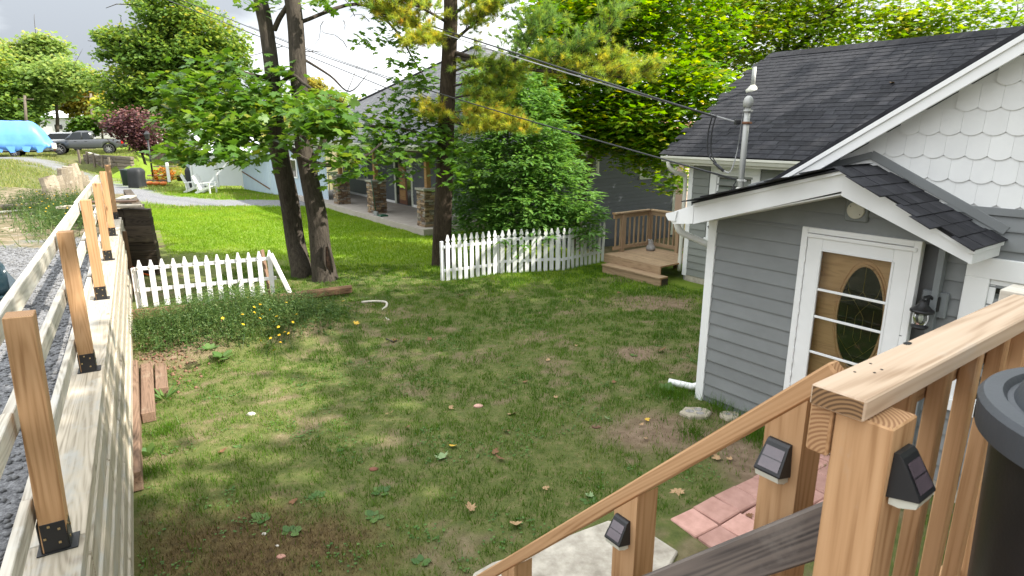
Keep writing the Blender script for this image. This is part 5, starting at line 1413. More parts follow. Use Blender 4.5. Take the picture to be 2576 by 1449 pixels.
# torn hollow on the right stem
hc = atr(826, 650, 12.9)
hol = obj('hollow', mesh('hollow', [hc + np.array([x * .065, -.03 - .035 * (1 - x * x - z * z), z * .26 + x * .02]) for x in np.linspace(-1, 1, 7) for z in np.linspace(-1, 1, 9)],
          [(i * 9 + j, (i + 1) * 9 + j, (i + 1) * 9 + j + 1, i * 9 + j + 1) for i in range(6) for j in range(8)], plain('torn_wood', (.16, .09, .06), (.025, .018, .015), .95, 22), True), trB)
V, F = tube([hc + np.array([.07, -.03, -.3]), hc + np.array([.085, -.05, -.05]), hc + np.array([.05, -.05, .2]), hc + np.array([.01, -.04, .38])], [.02, .035, .03, .01], 8, .2, 2); obj('bark_lip', mesh('bark_lip', V, F, M['bark'], True), trB)
V, F = tube([hc + np.array([-.06, -.06, -.26]), hc + np.array([-.075, -.075, 0.0]), hc + np.array([-.05, -.07, .25]), hc + np.array([-.0, -.05, .36])], [.02, .035, .03, .01], 8, .2, 2); obj('bark_lip', mesh('bark_lip', V, F, M['bark'], True), trB)
brs = []
def B(px, r): p = np.array(pxcurve(px)); p = bez(p, 5); brs.append((p, np.linspace(r[0], r[1], len(p))))
B([(690, 75, 13.3), (703, 45, 13.2), (725, 10, 13.2), (742, -30, 13.2)], (.055, .045))
B([(735, 375, 13.3), (765, 400, 12.9), (820, 415, 12.6), (880, 410, 12.6), (930, 385, 12.8), (960, 360, 13)], (.06, .02))
B([(700, 215, 13.3), (735, 190, 13.0), (765, 210, 12.7), (800, 232, 12.5), (850, 245, 12.4)], (.05, .015))
B([(690, 260, 13.3), (640, 262, 12.8), (590, 290, 12.4), (540, 320, 12.2)], (.06, .015))
B([(692, 310, 13.3), (650, 330, 12.6), (600, 350, 12.1), (560, 370, 12)], (.05, .012))
B([(690, 200, 13.3), (640, 190, 12.9), (570, 175, 12.7), (520, 200, 12.6), (480, 230, 12.6)], (.045, .01))
B([(775, 420, 13.1), (840, 330, 13.2), (930, 318, 13.6), (1020, 325, 14), (1100, 350, 14)], (.05, .015))
B([(750, 140, 13.2), (830, 190, 13.5), (880, 230, 13.6), (930, 180, 13.7)], (.03, .006))
B([(745, 60, 13.2), (900, 10, 14), (990, 70, 14.6), (1040, 150, 14.8), (1075, 205, 14.9)], (.04, .01))
B([(760, 230, 13.2), (800, 270, 13), (850, 270, 13), (880, 215, 13), (905, 150, 13.2)], (.02, .004))
for k in range(16):                           # bare twigs against the sky
    x, y = rg.uniform(640, 960), rg.uniform(40, 250); dd_ = 13.2 + rg.random()
    p0 = atr(x, y, dd_); p1 = p0 + np.array([rg.normal() * .45, rg.normal() * .2, rg.normal() * .4]); brs.append(limb(p0, p1, .009, .003, rg, 6, .4))
grow('branches', tm, brs, M['bark'], 7)
CL = [(560, 185, 12.8, 95, 45, 16), (480, 235, 12.6, 75, 45, 13), (570, 255, 12.3, 85, 45, 16), (650, 235, 12.4, 50, 55, 10), (480, 315, 12.3, 70, 40, 12), (575, 325, 11.9, 85, 40, 17), (520, 385, 11.6, 70, 28, 11), (610, 385, 11.4, 55, 32, 9), (640, 310, 11.8, 50, 45, 9), (455, 375, 11.8, 40, 22, 5),
      (690, 195, 12.8, 60, 35, 8), (760, 270, 12.2, 55, 40, 9), (830, 285, 11.2, 60, 45, 14), (780, 325, 11.2, 50, 40, 11), (860, 320, 11.2, 40, 40, 8), (750, 300, 11.8, 35, 50, 7), (840, 390, 12.4, 65, 30, 9), (870, 440, 12.5, 40, 22, 4),
      (930, 320, 13.6, 60, 40, 12), (1010, 330, 14.0, 70, 40, 16), (1090, 340, 14.1, 60, 40, 13), (960, 380, 13.6, 65, 35, 11), (1050, 390, 13.8, 70, 35, 12), (1130, 390, 13.6, 50, 40, 10), (1165, 440, 13.2, 32, 45, 7), (1000, 440, 13.4, 45, 22, 4), (1030, 270, 14.6, 45, 40, 8),
      (1060, 215, 14.8, 55, 40, 10), (1040, 165, 14.8, 45, 30, 7), (1010, 95, 14.6, 50, 32, 7), (985, 40, 14.4, 45, 25, 6), (1100, 265, 14.8, 40, 30, 6), (930, 10, 14, 40, 12, 4), (905, 100, 13.8, 20, 10, 2), (790, 5, 13.2, 30, 12, 3), (640, 8, 13, 30, 14, 3), (1000, 230, 14.6, 22, 40, 4)]
arr = []; near_pos = []
for i, (x, y, d_, rx, ry, n_) in enumerate(CL):
    c = atr(x, y, d_); s_ = d_ / FOC
    P, D = sprays(c, (rx * s_, .55, ry * s_), n_, 11, .45, rg, sr=.20)
    sz = .125 + .055 * rg.random(len(P))
    if d_ < 12.0:                              # the nearest leaves are pieces of their own
        near_pos.append((P[:30], D[:30], sz[:30])); P, D, sz = P[30:], D[30:], sz[30:]
    arr.append(leaf_arrays(P, sz * (1.12 if x < 900 else .92), MAPLE, .62, .3, 300 + i, D, np.clip(rg.random(len(P)) ** 1.7 * (.8 if x > 900 else .95), 0, 1)))
ctop = [(np.array([-5.0, 13.4, 9.6]), (1.9, 1.7, 1.2), 45), (np.array([-3.2, 13.2, 9.9]), (1.6, 1.6, 1.2), 40)]
for i, (c, r, n_) in enumerate(ctop):
    P, D = sprays(c, r, n_, 12, .5, rg, sr=.28); arr.append(leaf_arrays(P, .20, MAPLE_S, .6, .3, 390 + i, D))
fol = leaf_obj('foliage', arr, M['maple'], tm)
lm = []
for k in range(4):
    v, t, a = leaf_arrays(np.zeros((1, 3)), np.array([1.0]), MAPLE, 1.0, 0, 1, np.array([[0, 1., 0]]), np.array([.12 + .24 * k])); lm.append(npmesh('leaf', v, t, M['maple'], {'rnd': a}))
cnt = 0
for P, D, S in near_pos:
    for p, d, s in zip(P, D, S):
        if cnt >= 295: break
        n_ = unit(rg.normal(size=3) * .45 + np.array([0, 0, .8])); y_ = unit(d - (d @ n_) * n_); x_ = np.cross(y_, n_)
        Mx = Matrix((Vector(x_ * s * 1.15), Vector(y_ * s * 1.15), Vector(n_ * s * 1.15))).transposed().to_4x4(); Mx.translation = Vector(p)
        obj('leaf', lm[rg.integers(4) if rg.random() < .8 else 0], tm, Mx); cnt += 1

# ---- the pine
rg = np.random.default_rng(51)
pn = thing('pine_tree', atz(1112, 665, 0), 'tall pine with yellowing needle boughs at the end of the picket fence', 'tree')
bP = atz(1112, 666, 0)
cP_ = [bP - UZ * .15, bP + UZ * .2] + pxcurve([(1113, 560, 14.4), (1118, 450, 14.4), (1122, 340, 14.4), (1126, 220, 14.4), (1131, 100, 14.4), (1134, 0, 14.4)])
cP_ += [cP_[-1] + np.array([0, 0, 2.5]), cP_[-1] + np.array([.1, 0, 5.5])]
rP = [.27, .235, .215, .20, .19, .18, .165, .15, .12, .05]
V, F = tube(bez(cP_, 5), np.interp(np.linspace(0, 1, (len(cP_) - 1) * 5 + 1), np.linspace(0, 1, len(rP)), rP), 14, .05, 8); obj('trunk', mesh('trunk', V, F, M['pinebark'], True), pn)
pb = []; tuft_p = []; tuft_d = []; tuft_y = []
def bough(px, r0, n_tw, spread, yel, lift=.25, tl=.5):
    p = bez(pxcurve(px), 6); pb.append((p, np.linspace(r0, .008, len(p))))
    n_tw = int(n_tw * 1.7)
    for k in range(n_tw):
        f = .25 + .75 * (k + rg.random()) / n_tw; i = f * (len(p) - 1); a = p[int(i)] + (p[min(int(i) + 1, len(p) - 1)] - p[int(i)]) * (i - int(i))
        t = unit(p[min(int(i) + 1, len(p) - 1)] - p[int(i) - 1 if i >= 1 else 0])
        dr_ = unit(t * .7 + rg.normal(size=3) * np.array([spread, spread * 1.3, spread * .55]) + UZ * lift)
        ln = tl * (.5 + rg.random()) * (1.15 - f * .4)
        q, rr = limb(a, a + dr_ * ln, .009, .003, rg, 5, .2); pb.append((q, rr))
        for m_ in range(6):
            g_ = .2 + .8 * (m_ + 1) / 6
            tuft_p.append(q[min(int(g_ * 4), 4)] + rg.normal(size=3) * .04); tuft_d.append(unit(dr_ + rg.normal(size=3) * .45 + UZ * .25)); tuft_y.append(yel + rg.normal() * .16)
bough([(1135, 130, 14.4), (1230, 155, 14.0), (1330, 160, 13.6), (1420, 150, 13.3), (1500, 110, 13.2), (1560, 50, 13.2)], .055, 34, .7, .22, .45, .75)
bough([(1135, 145, 14.4), (1260, 165, 13.8), (1380, 180, 13.4), (1480, 185, 13.0), (1570, 195, 12.8), (1620, 190, 12.7)], .05, 36, .6, .52, .3, .55)
bough([(1290, 155, 13.8), (1320, 130, 13.7), (1340, 90, 13.7), (1360, 60, 13.7)], .02, 22, .9, .15, .3, .6)
bough([(1380, 175, 13.4), (1450, 165, 13.3), (1530, 165, 13.2), (1585, 165, 13.1)], .02, 20, .7, .5, .35, .5)
bough([(1134, 90, 14.4), (1060, 70, 14.0), (1000, 50, 13.8), (950, 30, 13.7)], .04, 30, .7, .62, .3, .5)
bough([(1134, 110, 14.4), (1180, 70, 13.8), (1220, 40, 13.6), (1250, 10, 13.5)], .04, 30, .8, .5, .35, .55)
bough([(1132, 60, 14.4), (1080, 30, 13.9), (1030, 5, 13.8), (990, -20, 13.7)], .04, 26, .8, .52, .35, .55)
bough([(1132, 95, 14.4), (1110, 100, 13.6), (1075, 105, 13.3), (1040, 100, 13.2)], .03, 22, .7, .6, .2, .4)
bough([(1134, 40, 14.4), (1180, 10, 14), (1240, -15, 13.8), (1330, -20, 13.6)], .04, 26, .8, .35, .3, .6)
bough([(1125, 300, 14.4), (1180, 318, 13.6), (1250, 325, 13.2), (1320, 318, 13.0)], .035, 30, .6, .58, .22, .42)
bough([(1125, 285, 14.4), (1170, 280, 13.8), (1220, 290, 13.5), (1260, 300, 13.4)], .03, 22, .7, .62, .25, .42)
bough([(1126, 250, 14.4), (1180, 240, 13.9), (1230, 245, 13.7), (1270, 255, 13.6)], .03, 18, .6, .45, .2, .38)
bough([(1122, 300, 14.4), (1100, 290, 14), (1080, 285, 13.8)], .02, 10, .7, .6, .1, .35)
bough([(1126, 220, 14.4), (1200, 205, 14.0), (1260, 215, 13.9)], .03, 20, .7, .4, .2, .45)
bough([(1126, 185, 14.4), (1190, 165, 14.0), (1250, 170, 13.8), (1300, 190, 13.7)], .03, 26, .8, .38, .2, .5)
for k in range(14):                           # the crown above the frame
    a = rg.random() * 6.28; z0 = 6.6 + rg.random() * 4; ln = 2.6 * (1 - (z0 - 6.6) / 7)
    p0 = np.array([bP[0] + .2, bP[1], z0]); q, rr = limb(p0, p0 + np.array([math.cos(a) * ln, math.sin(a) * ln, .3]), .035, .008, rg, 7, .15); pb.append((q, rr))
    for m_ in range(26): tuft_p.append(q[rg.integers(2, 7)] + rg.normal(size=3) * np.array([.25, .25, .15])); tuft_d.append(unit(rg.normal(size=3) + UZ * .6)); tuft_y.append(.35)
for k in range(12):                           # dead stubs on the stem
    y = rg.uniform(150, 430); p0 = atr(1124 + rg.uniform(-8, 8), y, 14.35); pb.append(limb(p0, p0 + np.array([rg.choice([-1, 1]) * rg.uniform(.3, .8), rg.normal() * .2, rg.normal() * .12]), .016, .004, rg, 5, .25))
grow('branches', pn, pb, M['twig'], 5)
tp = np.array(tuft_p); td = np.array(tuft_d); ty = np.clip(np.array(tuft_y), 0, 1)
NPT = 48
Pn = np.repeat(tp, NPT, 0) + np.repeat(td, NPT, 0) * (rg.random((len(tp) * NPT, 1)) - .3) * .10
dn = np.repeat(td, NPT, 0) * .75 + rg.normal(size=(len(Pn), 3)) * .55; dn /= np.linalg.norm(dn, axis=1)[:, None]
sd = np.cross(dn, rg.normal(size=(len(Pn), 3))); sd /= np.linalg.norm(sd, axis=1)[:, None]
ln_ = (.085 + .05 * rg.random(len(Pn)))[:, None]
Vn = np.stack([Pn - sd * .0042, Pn + sd * .0042, Pn + dn * ln_], 1).reshape(-1, 3)
leaf_obj('needles', [(Vn, np.arange(len(Vn)).reshape(-1, 3), np.repeat(np.clip(np.repeat(ty, NPT) + rg.normal(size=len(Pn)) * .08, 0, 1), 3))], M['needle'], pn)

# ---- broad maples right of the pine and beyond the house
def broad(name, label, base, zc, rad, n_clump, per, leaf, mat, tr, seed, tmpl=MAPLE_S, group=None, extra=(), yel=0.0, sr=.36, lean=(0, 0), limbs=9):
    rg = np.random.default_rng(seed); base = np.array(base, float); base[2] = gz(base[0], base[1]) - .1
    t = thing(name, base, label, 'tree', group)
    c = np.array([base[0] + lean[0], base[1] + lean[1], zc])
    top = c + np.array([0, 0, rad[2] * .4])
    segs = [limb(base, top, tr, tr * .25, rg, 9, .05)]
    segs[0][1][0] *= 1.3
    for k in range(limbs):
        f = .3 + .6 * rg.random(); p0 = segs[0][0][int(f * 8)]; d = rg.normal(size=3); d[2] = abs(d[2]) * .5; d = unit(d)
        q, r = limb(p0, c + d * np.array(rad) * .85, tr * .35, tr * .06, rg, 8, .15); segs.append((q, r))
        for m_ in range(3): segs.append(limb(q[4 + m_ % 3], q[4 + m_ % 3] + rg.normal(size=3) * np.array(rad) * .3, tr * .10, tr * .02, rg, 6, .2))
    V, F = tube(*segs[0], 12, .06, seed); obj('trunk', mesh('trunk', V, F, M['bark'], True), t)
    grow('branches', t, segs[1:], M['bark'], 6)
    P, D = sprays(c, rad, n_clump, per, .42, rg, sr=sr)
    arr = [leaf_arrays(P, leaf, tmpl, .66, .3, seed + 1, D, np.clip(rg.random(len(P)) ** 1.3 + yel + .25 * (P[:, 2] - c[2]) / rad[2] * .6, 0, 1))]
    for i, (ec, er, en) in enumerate(extra):
        P, D = sprays(ec, er, en, per, .42, rg, sr=sr); arr.append(leaf_arrays(P, leaf, tmpl, .66, .3, seed + 10 + i, D))
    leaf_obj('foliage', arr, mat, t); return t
pM = atr(1450, 300, 21)
broad('maple_tree', 'broad sunlit green maple between the pine and the grey house', (pM[0], pM[1], 0), 6.4, (3.3, 3.0, 3.9), 760, 26, .185, M['maple2'], .17, 61,
      lean=(1.5, -.5), extra=[(atr(1640, 400, 18.5), (.8, .6, .35), 16), (atr(1700, 330, 18), (.9, .8, .6), 26), (atr(1560, 360, 18.5), (.8, .7, .5), 16), (atr(1690, 450, 17.5), (.35, .4, .5), 9), (atr(1440, 330, 18.5), (.9, .7, .9), 40), (atr(1520, 300, 18.2), (.9, .7, .8), 40), (atr(1620, 345, 18), (.9, .6, .5), 36), (atr(1600, 250, 17.8), (1.3, .9, 1.2), 60), (atr(1750, 230, 18), (1.2, 1, 1.0), 50), (atr(1480, 40, 18), (1.5, 1, .9), 60), (atr(1380, 30, 19), (.7, .6, .5), 14), (atr(1390, 130, 18.5), (.8, .7, .9), 40), (atr(1400, 240, 18.3), (.8, .7, .8), 40)])
broad('maple_tree', 'yellowing maple rising behind the ridge of the grey house', (10.2, 24.0, 0), 7.0, (4.4, 3.4, 3.6), 620, 22, .19, M['maple3'], .2, 71, yel=-.05, extra=[(atr(2260, 60, 22), (1.3, 1.2, .8), 40), (atr(1850, 60, 22), (1.8, 1.4, 1.5), 70), (atr(1780, 150, 22), (1.0, 1.0, 1.0), 40)])
broad('maple_tree', 'green maple at the lake side of the grey house', (15.5, 22.5, 0), 5.6, (2.9, 2.8, 2.6), 320, 20, .19, M['maple3'], .18, 73, yel=-.2)
# ---- pinnate ash saplings behind the fence
rg = np.random.default_rng(81)
ash = thing('ash_tree', atz(1300, 640, 0), 'dense young ash with glossy pinnate leaves behind the picket fence', 'tree')
AC = [(1230, 300, 15.8, 85, 70, 26), (1310, 330, 15.4, 90, 70, 34), (1210, 420, 15.2, 65, 70, 24), (1300, 440, 14.9, 90, 70, 42), (1400, 430, 15.2, 70, 60, 28), (1230, 520, 15.0, 80, 60, 30), (1330, 530, 14.6, 90, 55, 40), (1420, 520, 14.7, 70, 55, 30), (1180, 500, 15.4, 45, 70, 14), (1460, 570, 14.6, 40, 30, 10), (1270, 230, 16.2, 80, 50, 20), (1370, 350, 15.6, 60, 60, 20), (1200, 580, 15.0, 70, 25, 10), (1350, 585, 14.5, 60, 20, 10), (1340, 250, 16.2, 60, 50, 20), (1240, 210, 16.4, 60, 40, 16), (1190, 260, 16.4, 40, 50, 12), (1300, 190, 16.4, 50, 30, 10), (1290, 600, 14.4, 40, 18, 5)]
lp_, ld_, ls_ = [], [], []; stems = []
b0_ = atz(1300, 640, 0)
for k in range(7):
    x, y, d_, rx, ry, n_ = AC[k * 2 % len(AC)]; stems.append(limb(b0_ + np.array([rg.normal() * .3, .9 + rg.normal() * .3, -.1]), atr(x, y, d_ + .3), .035, .01, rg, 9, .1))
for (x, y, d_, rx, ry, n_) in AC:
    c = atr(x, y, d_); s_ = d_ / FOC
    for k in range(n_ * 7):
        q = rg.normal(size=3); q = q / np.linalg.norm(q) * (rg.random() ** .4)
        p = c + q * np.array([rx * s_, .6, ry * s_])
        d = unit(q * np.array([.8, .8, .3]) + rg.normal(size=3) * .45 + np.array([0, -.25, -.22]))
        nrm = unit(UZ + rg.normal(size=3) * .35 + np.array([.35, -.45, 0])); nrm = unit(nrm - (nrm @ d) * d); s = np.cross(d, nrm)
        L_ = .32 + .14 * rg.random()
        for m_ in range(9):
            f = .25 + .75 * (m_ // 2) / 4
            if m_ == 8: dd_ = d; f = 1.0
            else: dd_ = unit(d * .75 + s * (.75 if m_ % 2 else -.75))
            lp_.append(p + d * L_ * f + UZ * (-.10 * f * f * L_)); ld_.append(dd_); ls_.append(.145 + .05 * rg.random())
lp_ = np.array(lp_)
LAN = (np.array([(0, 0, 0), (.19, .42, .035), (0, 1, -.08), (-.19, .42, .035)], float), LANCE[1])
leaf_obj('foliage', [leaf_arrays(lp_, np.array(ls_), LAN, .68, .2, 82, np.array(ld_), np.clip(np.random.default_rng(3).random(len(lp_)) * .9, 0, 1))], M['ash'], ash)
for q in stems: grow('stem', ash, [q], M['twig'], 6)
# shade trees of the lake-side lot, right of the picture, that throw the dappled shade over the yard
broad('maple_tree', 'tall maple on the lake side lot behind the gable wing', (13.0, 7.0, 0), 10.2, (4.6, 4.6, 4.0), 420, 18, .26, M['maple2'], .28, 91, sr=.5)
broad('maple_tree', 'tall maple on the lake side lot past the end of the gable wing', (15.5, 1.8, 0), 11.0, (4.6, 4.6, 4.2), 400, 18, .26, M['maple2'], .28, 93, sr=.5)
broad('maple_tree', 'tall maple beside the upper deck end of the gable wing', (8.6, -1.6, 0), 10.4, (5.0, 4.6, 3.6), 420, 18, .28, M['maple2'], .28, 95, sr=.5)

# ---- distant trees on the left
def far_tree(name, label, px, base_d, crowns, n_per, leaf, mat, trunk_px, seed, group=None, bz=None, clumpr=.22, tmpl=CLUMP, tr=None, limbs=6):
    rg = np.random.default_rng(seed)
    b = atr(px[0], px[1], base_d); b[2] = gz(b[0], b[1]) if bz is None else bz
    t = thing(name, b, label, 'tree', group); s_ = base_d / FOC
    tr = tr or trunk_px * s_ / 2
    segs = []
    tops = [atr(x, y, base_d) for x, y, rx, ry, n in crowns]
    main = limb(b - UZ * .1, tops[0], tr, tr * .4, rg, 8, .05)
    V, F = tube(*main, 8, .06, seed); obj('trunk', mesh('trunk', V, F, M['bark'], True), t)
    for q in tops[1:]: segs.append(limb(main[0][4 + rg.integers(3)], q, tr * .45, tr * .12, rg, 7, .12))
    for q in tops:
        for k in range(limbs): segs.append(limb(q - UZ * .2, q + rg.normal(size=3) * np.array([45 * s_, 1.0, 30 * s_]), tr * .2, tr * .05, rg, 6, .2))
    grow('branches', t, segs, M['bark'], 5)
    arr = []
    for i, (x, y, rx, ry, n) in enumerate(crowns):
        c = atr(x, y, base_d); r = (rx * s_, rx * s_ * .8, ry * s_)
        P, D = sprays(c, r, n, n_per, .55, rg, sr=clumpr * rx * s_)
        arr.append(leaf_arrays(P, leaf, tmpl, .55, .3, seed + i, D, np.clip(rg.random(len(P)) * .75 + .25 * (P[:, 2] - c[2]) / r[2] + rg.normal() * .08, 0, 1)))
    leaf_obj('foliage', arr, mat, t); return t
far_tree('oak_tree', 'big spreading oak with lacy crown behind the maple', (490, 400), 55, [(420, 130, 110, 75, 110), (510, 110, 95, 80, 110), (330, 120, 80, 50, 60), (430, 30, 90, 50, 80), (360, 210, 100, 45, 70), (470, 220, 100, 45, 60), (560, 150, 60, 55, 50), (330, 250, 60, 50, 40), (430, 280, 80, 40, 40), (290, 100, 50, 22, 20)], 60, .26, M['oak'], 24, 101, clumpr=.15)
far_tree('broadleaf_tree', 'tall pale woodland tree above the blue tarp', (60, 330), 85, [(60, 190, 75, 55, 70), (100, 130, 55, 40, 45), (30, 160, 60, 45, 45), (150, 200, 60, 45, 50)], 55, .42, M['woods'], 10, 111, 'far woodland trees')
far_tree('broadleaf_tree', 'woodland tree with bare lower trunk behind the grey pickup', (143, 330), 80, [(140, 190, 70, 40, 50), (190, 210, 55, 35, 40), (110, 230, 50, 30, 30)], 55, .40, M['woods'], 9, 113, 'far woodland trees')
far_tree('broadleaf_tree', 'dark leafy tree filling the left behind the tarp', (5, 330), 78, [(5, 230, 70, 80, 70), (-60, 200, 90, 90, 60), (40, 280, 60, 40, 40)], 50, .42, M['oak'], 10, 115, 'far woodland trees')
far_tree('poplar_tree', 'pale yellow poplar among the far woods behind the pickup', (215, 330), 90, [(215, 260, 35, 50, 40), (180, 250, 28, 50, 30)], 45, .40, M['yellow'], 6, 117, 'far woodland trees')
far_tree('poplar_tree', 'yellow poplar beside the leaning utility pole', (255, 330), 92, [(250, 255, 30, 50, 36)], 45, .40, M['yellow'], 5, 119, 'far woodland trees')
far_tree('broadleaf_tree', 'yellow topped tree seen between the maple stems and the hipped roof', (800, 400), 48, [(800, 235, 45, 40, 46), (760, 270, 40, 40, 30), (840, 260, 20, 20, 10)], 40, .25, M['yellow'], 8, 121, None)
far_tree('broadleaf_tree', 'low green tree below the oak behind the plum', (330, 340), 70, [(330, 290, 70, 35, 50), (420, 320, 60, 35, 40), (270, 290, 40, 40, 26)], 45, .36, M['oak'], 8, 123, None)
far_tree('plum_tree', 'purple leaved plum tree beside the lane', (372, 425), 44, [(335, 315, 55, 38, 60), (345, 350, 45, 30, 36), (370, 370, 28, 26, 16), (310, 325, 32, 26, 22)], 34, .18, M['plum'], 7, 125, tmpl=OVAL)
far_tree('cedar_bush', 'round clipped green cedar bush behind the pickup bed', (211, 350), 68, [(211, 322, 29, 25, 70)], 40, .30, M['hedge'], 6, 127)
rg = np.random.default_rng(140); arr = []
for k in range(60):
    x = rg.uniform(-250, 1500); d_ = rg.uniform(110, 150); c = atr(x, 315 - rg.random() * 25, d_)
    P, D = sprays(c, (7, 5, 4.5), 14, 16, .6, rg, sr=1.3); arr.append(leaf_arrays(P, 1.2, CLUMP, .5, .3, 500 + k, D))
tag(leaf_obj('far_woods', arr, M['woods']), 'hazy far wood line along the horizon', 'woods', kind='stuff')

# ------------------------------------------------------------------ weeds, flowers and litter in the yard
rg = np.random.default_rng(200)
arr = []
x = rg.normal(MOUND[0], 1.15, 5200); y = rg.normal(MOUND[1], .62, 5200)
ca, sa = math.cos(MOUND[4]), math.sin(MOUND[4]); dx, dy = (x - MOUND[0]), (y - MOUND[1])
x = MOUND[0] + dx * ca - dy * sa; y = MOUND[1] + dx * sa + dy * ca
w_, s_ = wcoord(x, y); k = (s_ < -.16) & (bumpat(x, y, MOUND[0], MOUND[1], 1.75, .85, MOUND[4]) > .22 + .25 * rg.random(len(x))); x, y = x[k], y[k]
z = height(x, y); hgt = rg.random(len(x)) ** 1.6 * .26
P = np.stack([x, y, z], 1)
M['weed'] = leafmat('mound_weed_leaf', [(0, (.035, .08, .02)), (.6, (.075, .135, .033)), (1, (.15, .20, .06))], .3, .25)
arr.append(blades(P, .30, .008, 201)); q = P[rg.integers(0, len(P), 15000)].copy(); q[:, 2] += rg.random(len(q)) ** 1.2 * .42 * (.4 + .9 * fbm(q[:, 0] * 2.2, q[:, 1] * 2.2, 2)); q[:, :2] += rg.normal(size=(len(q), 2)) * .05
arr.append(leaf_arrays(q, .045, LANCE, .5, .1, 202)); q2 = P[rg.integers(0, len(P), 2500)].copy(); q2[:, 2] += rg.random(len(q2)) * .12
arr.append(leaf_arrays(q2, .05, OVAL, .7, .1, 203))
tag(leaf_obj('mound_weeds', arr, M['weed']), 'dense tangle of low dark weeds covering the mound', 'weeds', kind='stuff')
M['broad'] = leafmat('broadleaf_weed', [(0, (.06, .13, .03)), (1, (.12, .20, .05))], .3, .3)
def rosette(label, px, py, n_, leaf, up=.55, zz=None, seed=0, grp=None, tm_=OVAL, rise=.6, nm='broadleaf_weed'):
    rg = np.random.default_rng(seed); c = atz(px, py, 0); 
    for _ in range(3): c = atz(px, py, gz(c[0], c[1]) if zz is None else zz)
    t = thing(nm, c, label, 'plant', grp)
    for k in range(n_):
        a = k * 2.4 + rg.random(); d = np.array([math.cos(a), math.sin(a), rise * rg.uniform(.4, 1.2)])
        nrm = unit(np.array([-math.cos(a) * .5, -math.sin(a) * .5, 1])); d = unit(d); nrm = unit(nrm - (nrm @ d) * d)
        s = np.cross(d, nrm); sz = leaf * rg.uniform(.6, 1.15); T, Fq = tm_
        V = [d * leaf * .15 + sz * (q[0] * s + q[1] * d + q[2] * nrm) for q in T]
        me = npmesh('leaf', np.array(V), Fq, M['broad'], {'rnd': np.full(len(T), rg.random())})
        obj('leaf', me, t, Matrix.Translation(Vector(c)))
    return t
rosette('large leaved burdock seedling at the front of the weedy mound', 560, 900, 9, .16, seed=1); rosette('broad leaved weed cluster low on the mound face', 525, 880, 8, .13, seed=2)
rosette('pale broadleaf plant on top of the mound by the pickets', 565, 775, 9, .2, rise=1.1, seed=3)
rosette('grassy tuft of long strap leaves beside the wall-foot timbers', 415, 1008, 18, .22, seed=4, tm_=(LANCE[0] * np.array([.55, 1, 1]), LANCE[1]), rise=.8, nm='strap_leaf_tuft')
rosette('two leaved seedling standing by the dirty timber', 372, 1150, 4, .12, seed=5, rise=1.4)
rosette('strap leaf tuft in front of the loose picket panel', 590, 740, 16, .28, seed=6, tm_=(LANCE[0] * np.array([.5, 1, 1]), LANCE[1]), rise=1.6, nm='strap_leaf_tuft', zz=.35)
rosette('bright hosta like weed beside the downspout outlet', 1672, 985, 9, .13, seed=7, rise=.9)
for i, (px, py) in enumerate(((855, 1132), (800, 1248), (660, 1305), (755, 970), (1060, 1415), (940, 1300), (1655, 870), (770, 800), (960, 1240), (470, 960), (1595, 895), (730, 1340), (600, 1125), (1480, 1260))):
    rosette('small green weed rosette growing in the thin lawn', px, py, 7, .05 + .02 * (i % 3), seed=20 + i, grp='weed rosettes in the lawn', rise=.3, nm='lawn_weed')
# grass tufts by the porch foot
for i, (px, py, n_, h_) in enumerate(((1700, 1000, 260, .16), (1810, 1035, 240, .17), (1745, 1095, 200, .14), (1900, 1100, 350, .16), (1880, 1060, 220, .16), (1650, 990, 150, .13), (420, 1090, 300, .10), (400, 1190, 260, .10))):
    c = atz(px, py, 0); r_ = np.random.default_rng(300 + i); p = c[:2] + r_.normal(size=(n_, 2)) * .10; zc_ = height(p[:, 0], p[:, 1])
    tag(leaf_obj('grass_tuft', [blades(np.stack([p[:, 0], p[:, 1], zc_ - .005], 1), h_, .006, 310 + i, r_.random(n_) * .45)], M['grass'], None, 'stuff'), ['tall grass tuft growing at the porch foot', 'tall grass tuft at the foot of the retaining wall'][i > 5], 'grass', ['grass tufts by the porch', 'grass tufts by the wall'][i > 5])
# yellow wildflowers
fl = thing('yellow_wildflowers', atz(650, 860, .2), 'stand of tall stems with small yellow flowers on the mound', 'flowers')
M['petal'] = plain('yellow_petal', (.80, .52, .01), (.65, .36, .01), .6); st_ = []
pet = fan([(math.cos(a) * .5 * (1 if i % 2 else .55), math.sin(a) * .5 * (1 if i % 2 else .55)) for i, a in enumerate(np.linspace(0, 6.28, 11)[:-1])], (0, 0), .25)
fme = npmesh('flower', pet[0] * .055, pet[1], M['petal'], {'rnd': np.zeros(len(pet[0]))})
FLW = [(645, 755), (655, 765), (640, 772), (660, 790), (655, 800), (680, 778), (690, 808), (700, 822), (715, 835), (702, 842), (725, 838), (655, 855), (680, 850), (640, 785), (610, 790), (560, 800), (745, 790), (737, 810), (695, 795), (668, 866), (625, 748), (600, 742), (705, 860), (612, 815), (580, 745), (690, 880), (720, 760), (665, 740), (630, 720), (575, 728)]
for i, (px, py) in enumerate(FLW):
    zf = .3
    for _ in range(12): f_ = atz(px, py, zf); g0 = gz(f_[0], f_[1]); zf = .5 * zf + .5 * (g0 + .16 + .02 * (i % 8))
    st_.append(tube([np.array([f_[0] + rg.normal() * .06, f_[1] + rg.normal() * .06, g0 - .02]), np.array([f_[0], f_[1], (g0 + f_[2]) / 2]), f_], .004, 4))
    obj('flower', fme, fl, Matrix.Translation(Vector(f_)) @ Matrix.Rotation(rg.uniform(-.7, .7), 4, 'X') @ Matrix.Rotation(rg.uniform(-.7, .7), 4, 'Y'))
for V, F in st_: obj('stem', mesh('stem', V, F, M['weed']), fl)
